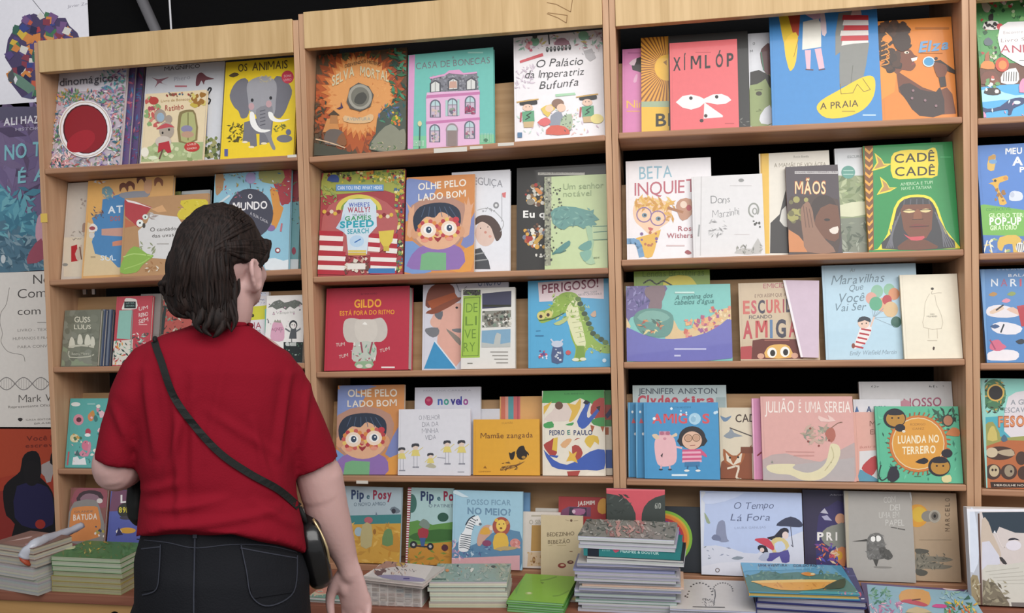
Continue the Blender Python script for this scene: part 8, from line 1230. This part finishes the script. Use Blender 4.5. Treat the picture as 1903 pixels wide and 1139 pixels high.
# ---- crossbody bag
bg_ = empty('crossbody_bag', PM.copy(), 'glossy black crossbody bag at the right hip of the woman, its strap across her back', 'bag')
ribbon('strap', [(287, 634), (291, 648), (299, 670), (322, 735), (362, 792), (410, 843), (464, 880), (518, 910), (556, 942)], 13.5, T_sh, .005, M['strapm'], bg_, thick=.002)
def front(p, tree, off):
    a_ = lp(p[0], p[1], 0); o0 = Vector((a_.x, 1.0, a_.z)); h_ = tree.ray_cast(o0, Vector((0, -1, 0))); q_ = h_[0] if h_[0] else a_; return q_ + Vector((0, off, 0))
fr_ = spline([(287, 636), (292, 652), (306, 690), (350, 770), (410, 850), (470, 905), (530, 950), (556, 975)], False, 5); mb_ = MB(); rr_ = []
for i, p_ in enumerate(fr_):
    t_ = (fr_[min(i + 1, len(fr_) - 1)][0] - fr_[max(i - 1, 0)][0], fr_[min(i + 1, len(fr_) - 1)][1] - fr_[max(i - 1, 0)][1]); l_ = math.hypot(*t_); nx, ny = -t_[1] / l_ * 6.7, t_[0] / l_ * 6.7
    a_, b_ = front((p_[0] + nx, p_[1] + ny), T_sh, .004), front((p_[0] - nx, p_[1] - ny), T_sh, .004); d_ = Vector((0, -.002, 0)); rr_.append([a_, b_, b_ + d_, a_ + d_])
mb_.rings(rr_).build('strap', M['strapm'], bg_)
tube('strap_over_shoulder', [onto((288, 636), T_sh, .003), lp(288, 631, -.045), lp(288, 628, .0), lp(288, 631, .04), front((288, 640), T_sh, .003)], .0045, M['strapm'], bg_, n=8)
bc_ = lp(580, 1016, .04); rb = Matrix.Rotation(math.radians(-11), 3, 'Y')
bd = Vol(); rg = []
for i in range(9):
    u = -1 + 2 * i / 8; wz = (1 - abs(u) ** 3) ** .5 if abs(u) < 1 else .02; wz = max(wz, .25); ring = []
    for k in range(28):
        t = 6.2832 * k / 28; cx, sy = math.cos(t), math.sin(t); f = (abs(cx) ** 3 + abs(sy) ** 3) ** (-1 / 3)
        ring.append(bc_ + rb @ Vector((.025 * u, .095 * cx * f * (.8 + .2 * wz), .083 * sy * f * (.8 + .2 * wz))))
    rg.append(ring)
bag = bd.rings(rg).fuse('bag_body', M['gloss'], bg_, .005, 6)
M['brass'] = mat('pale_brass', 'c9b48a', .3, .5, .8)
tube('zip', [bc_ + rb @ Vector((.012 + .013 * math.sin(3.14 * k / 9), -.088 + .02 * abs(k - 4.5) / 4.5, .078 - .135 * k / 9)) for k in range(10)], .0028, M['brass'], bag, n=8)
tube('strap_end', [onto((556, 942), T_sh, .004), lp(566, 965, -.03), lp(577, 985, .0), bc_ + UP * .06], .005, M['strapm'], bg_, n=8)
# ---- small black pouch carried on the left forearm
LM = PM @ Matrix.Translation(lp(258, 926, .09)); po = empty('pouch', LM, 'small black pouch hanging below the left elbow of the woman', 'pouch')
rg = [[Vector((.024 * sx * math.cos(t), .07 * sx * math.sin(t), z)) for t in [6.2832 * k / 20 for k in range(20)]] for z, sx in ((.05, .55), (.03, .85), (0, 1), (-.03, .95), (-.05, .5))]
Vol().rings(rg).fuse('pouch_body', M['strapm'], po, .005, 4); tube('handle', [Vector((0, -.045, .04)), Vector((0, -.03, .08)), Vector((0, .0, .095)), Vector((0, .03, .08)), Vector((0, .045, .04))], .005, M['strapm'], po, n=8)
# ================================================================== small things on the shelves and uprights
M['paper'] = mat('white_paper_or_glint', 'd8d2c8', .7, .2); M['tape'] = mat('yellow_tape', 'd9b85a', .6, .3); M['clip'] = mat('steel_clip', 'b5b2b0', .35, .5, .7)
def strip(name, lab_, cat, p0, p1, m, y=-.0012, th=.0012, grp=None):
    Z('1'); a_, b_ = on_y(p0, y), on_y(p1, y); o = MB().box(0, b_.x - a_.x, 0, th, 0, a_.z - b_.z).build(name, m); o.location = (a_.x, y, b_.z)
    return tag(o, lab_, cat, grp)
g_ = 'paper label strips on shelf edges'
strip('shelf_label_or_glint', 'longest pale paper strip on the shelf edge under the pink doll house book', 'label', (806, 276), (868, 281), M['paper'], grp=g_)
strip('shelf_label_or_glint', 'short pale paper strip on the shelf edge, right of the doll house book foot', 'label', (873, 272), (897, 276), M['paper'], grp=g_)
strip('shelf_label_or_glint', 'pale paper strip on the shelf edge between the doll house and black hat guard books', 'label', (925, 266), (955, 270), M['paper'], grp=g_)
strip('shelf_label_or_glint', 'white paper scrap on the shelf edge below the yellow elephant book', 'label', (534, 288), (551, 292), M['paper'], grp=g_)
strip('shelf_label_or_glint', 'white strip painted as a glint on the shelf edge above the bare arm', 'label', (662, 893), (684, 899), M['paper'], grp=g_)  # added strip stands in for a white glint of light, not paper
strip('tape_piece', 'small yellow tape piece on the left outer upright', 'tape', (75, 397), (88, 413), M['tape'])
for i, (x0, x1) in enumerate(((153, 160), (170, 176))):
    strip('metal_clip', ('left' if not i else 'right') + ' of the two small metal clips above the grey green bear book', 'clip', (x0, 529), (x1, 547), M['clip'], y=.128, th=.006, grp='metal clips on the back board')
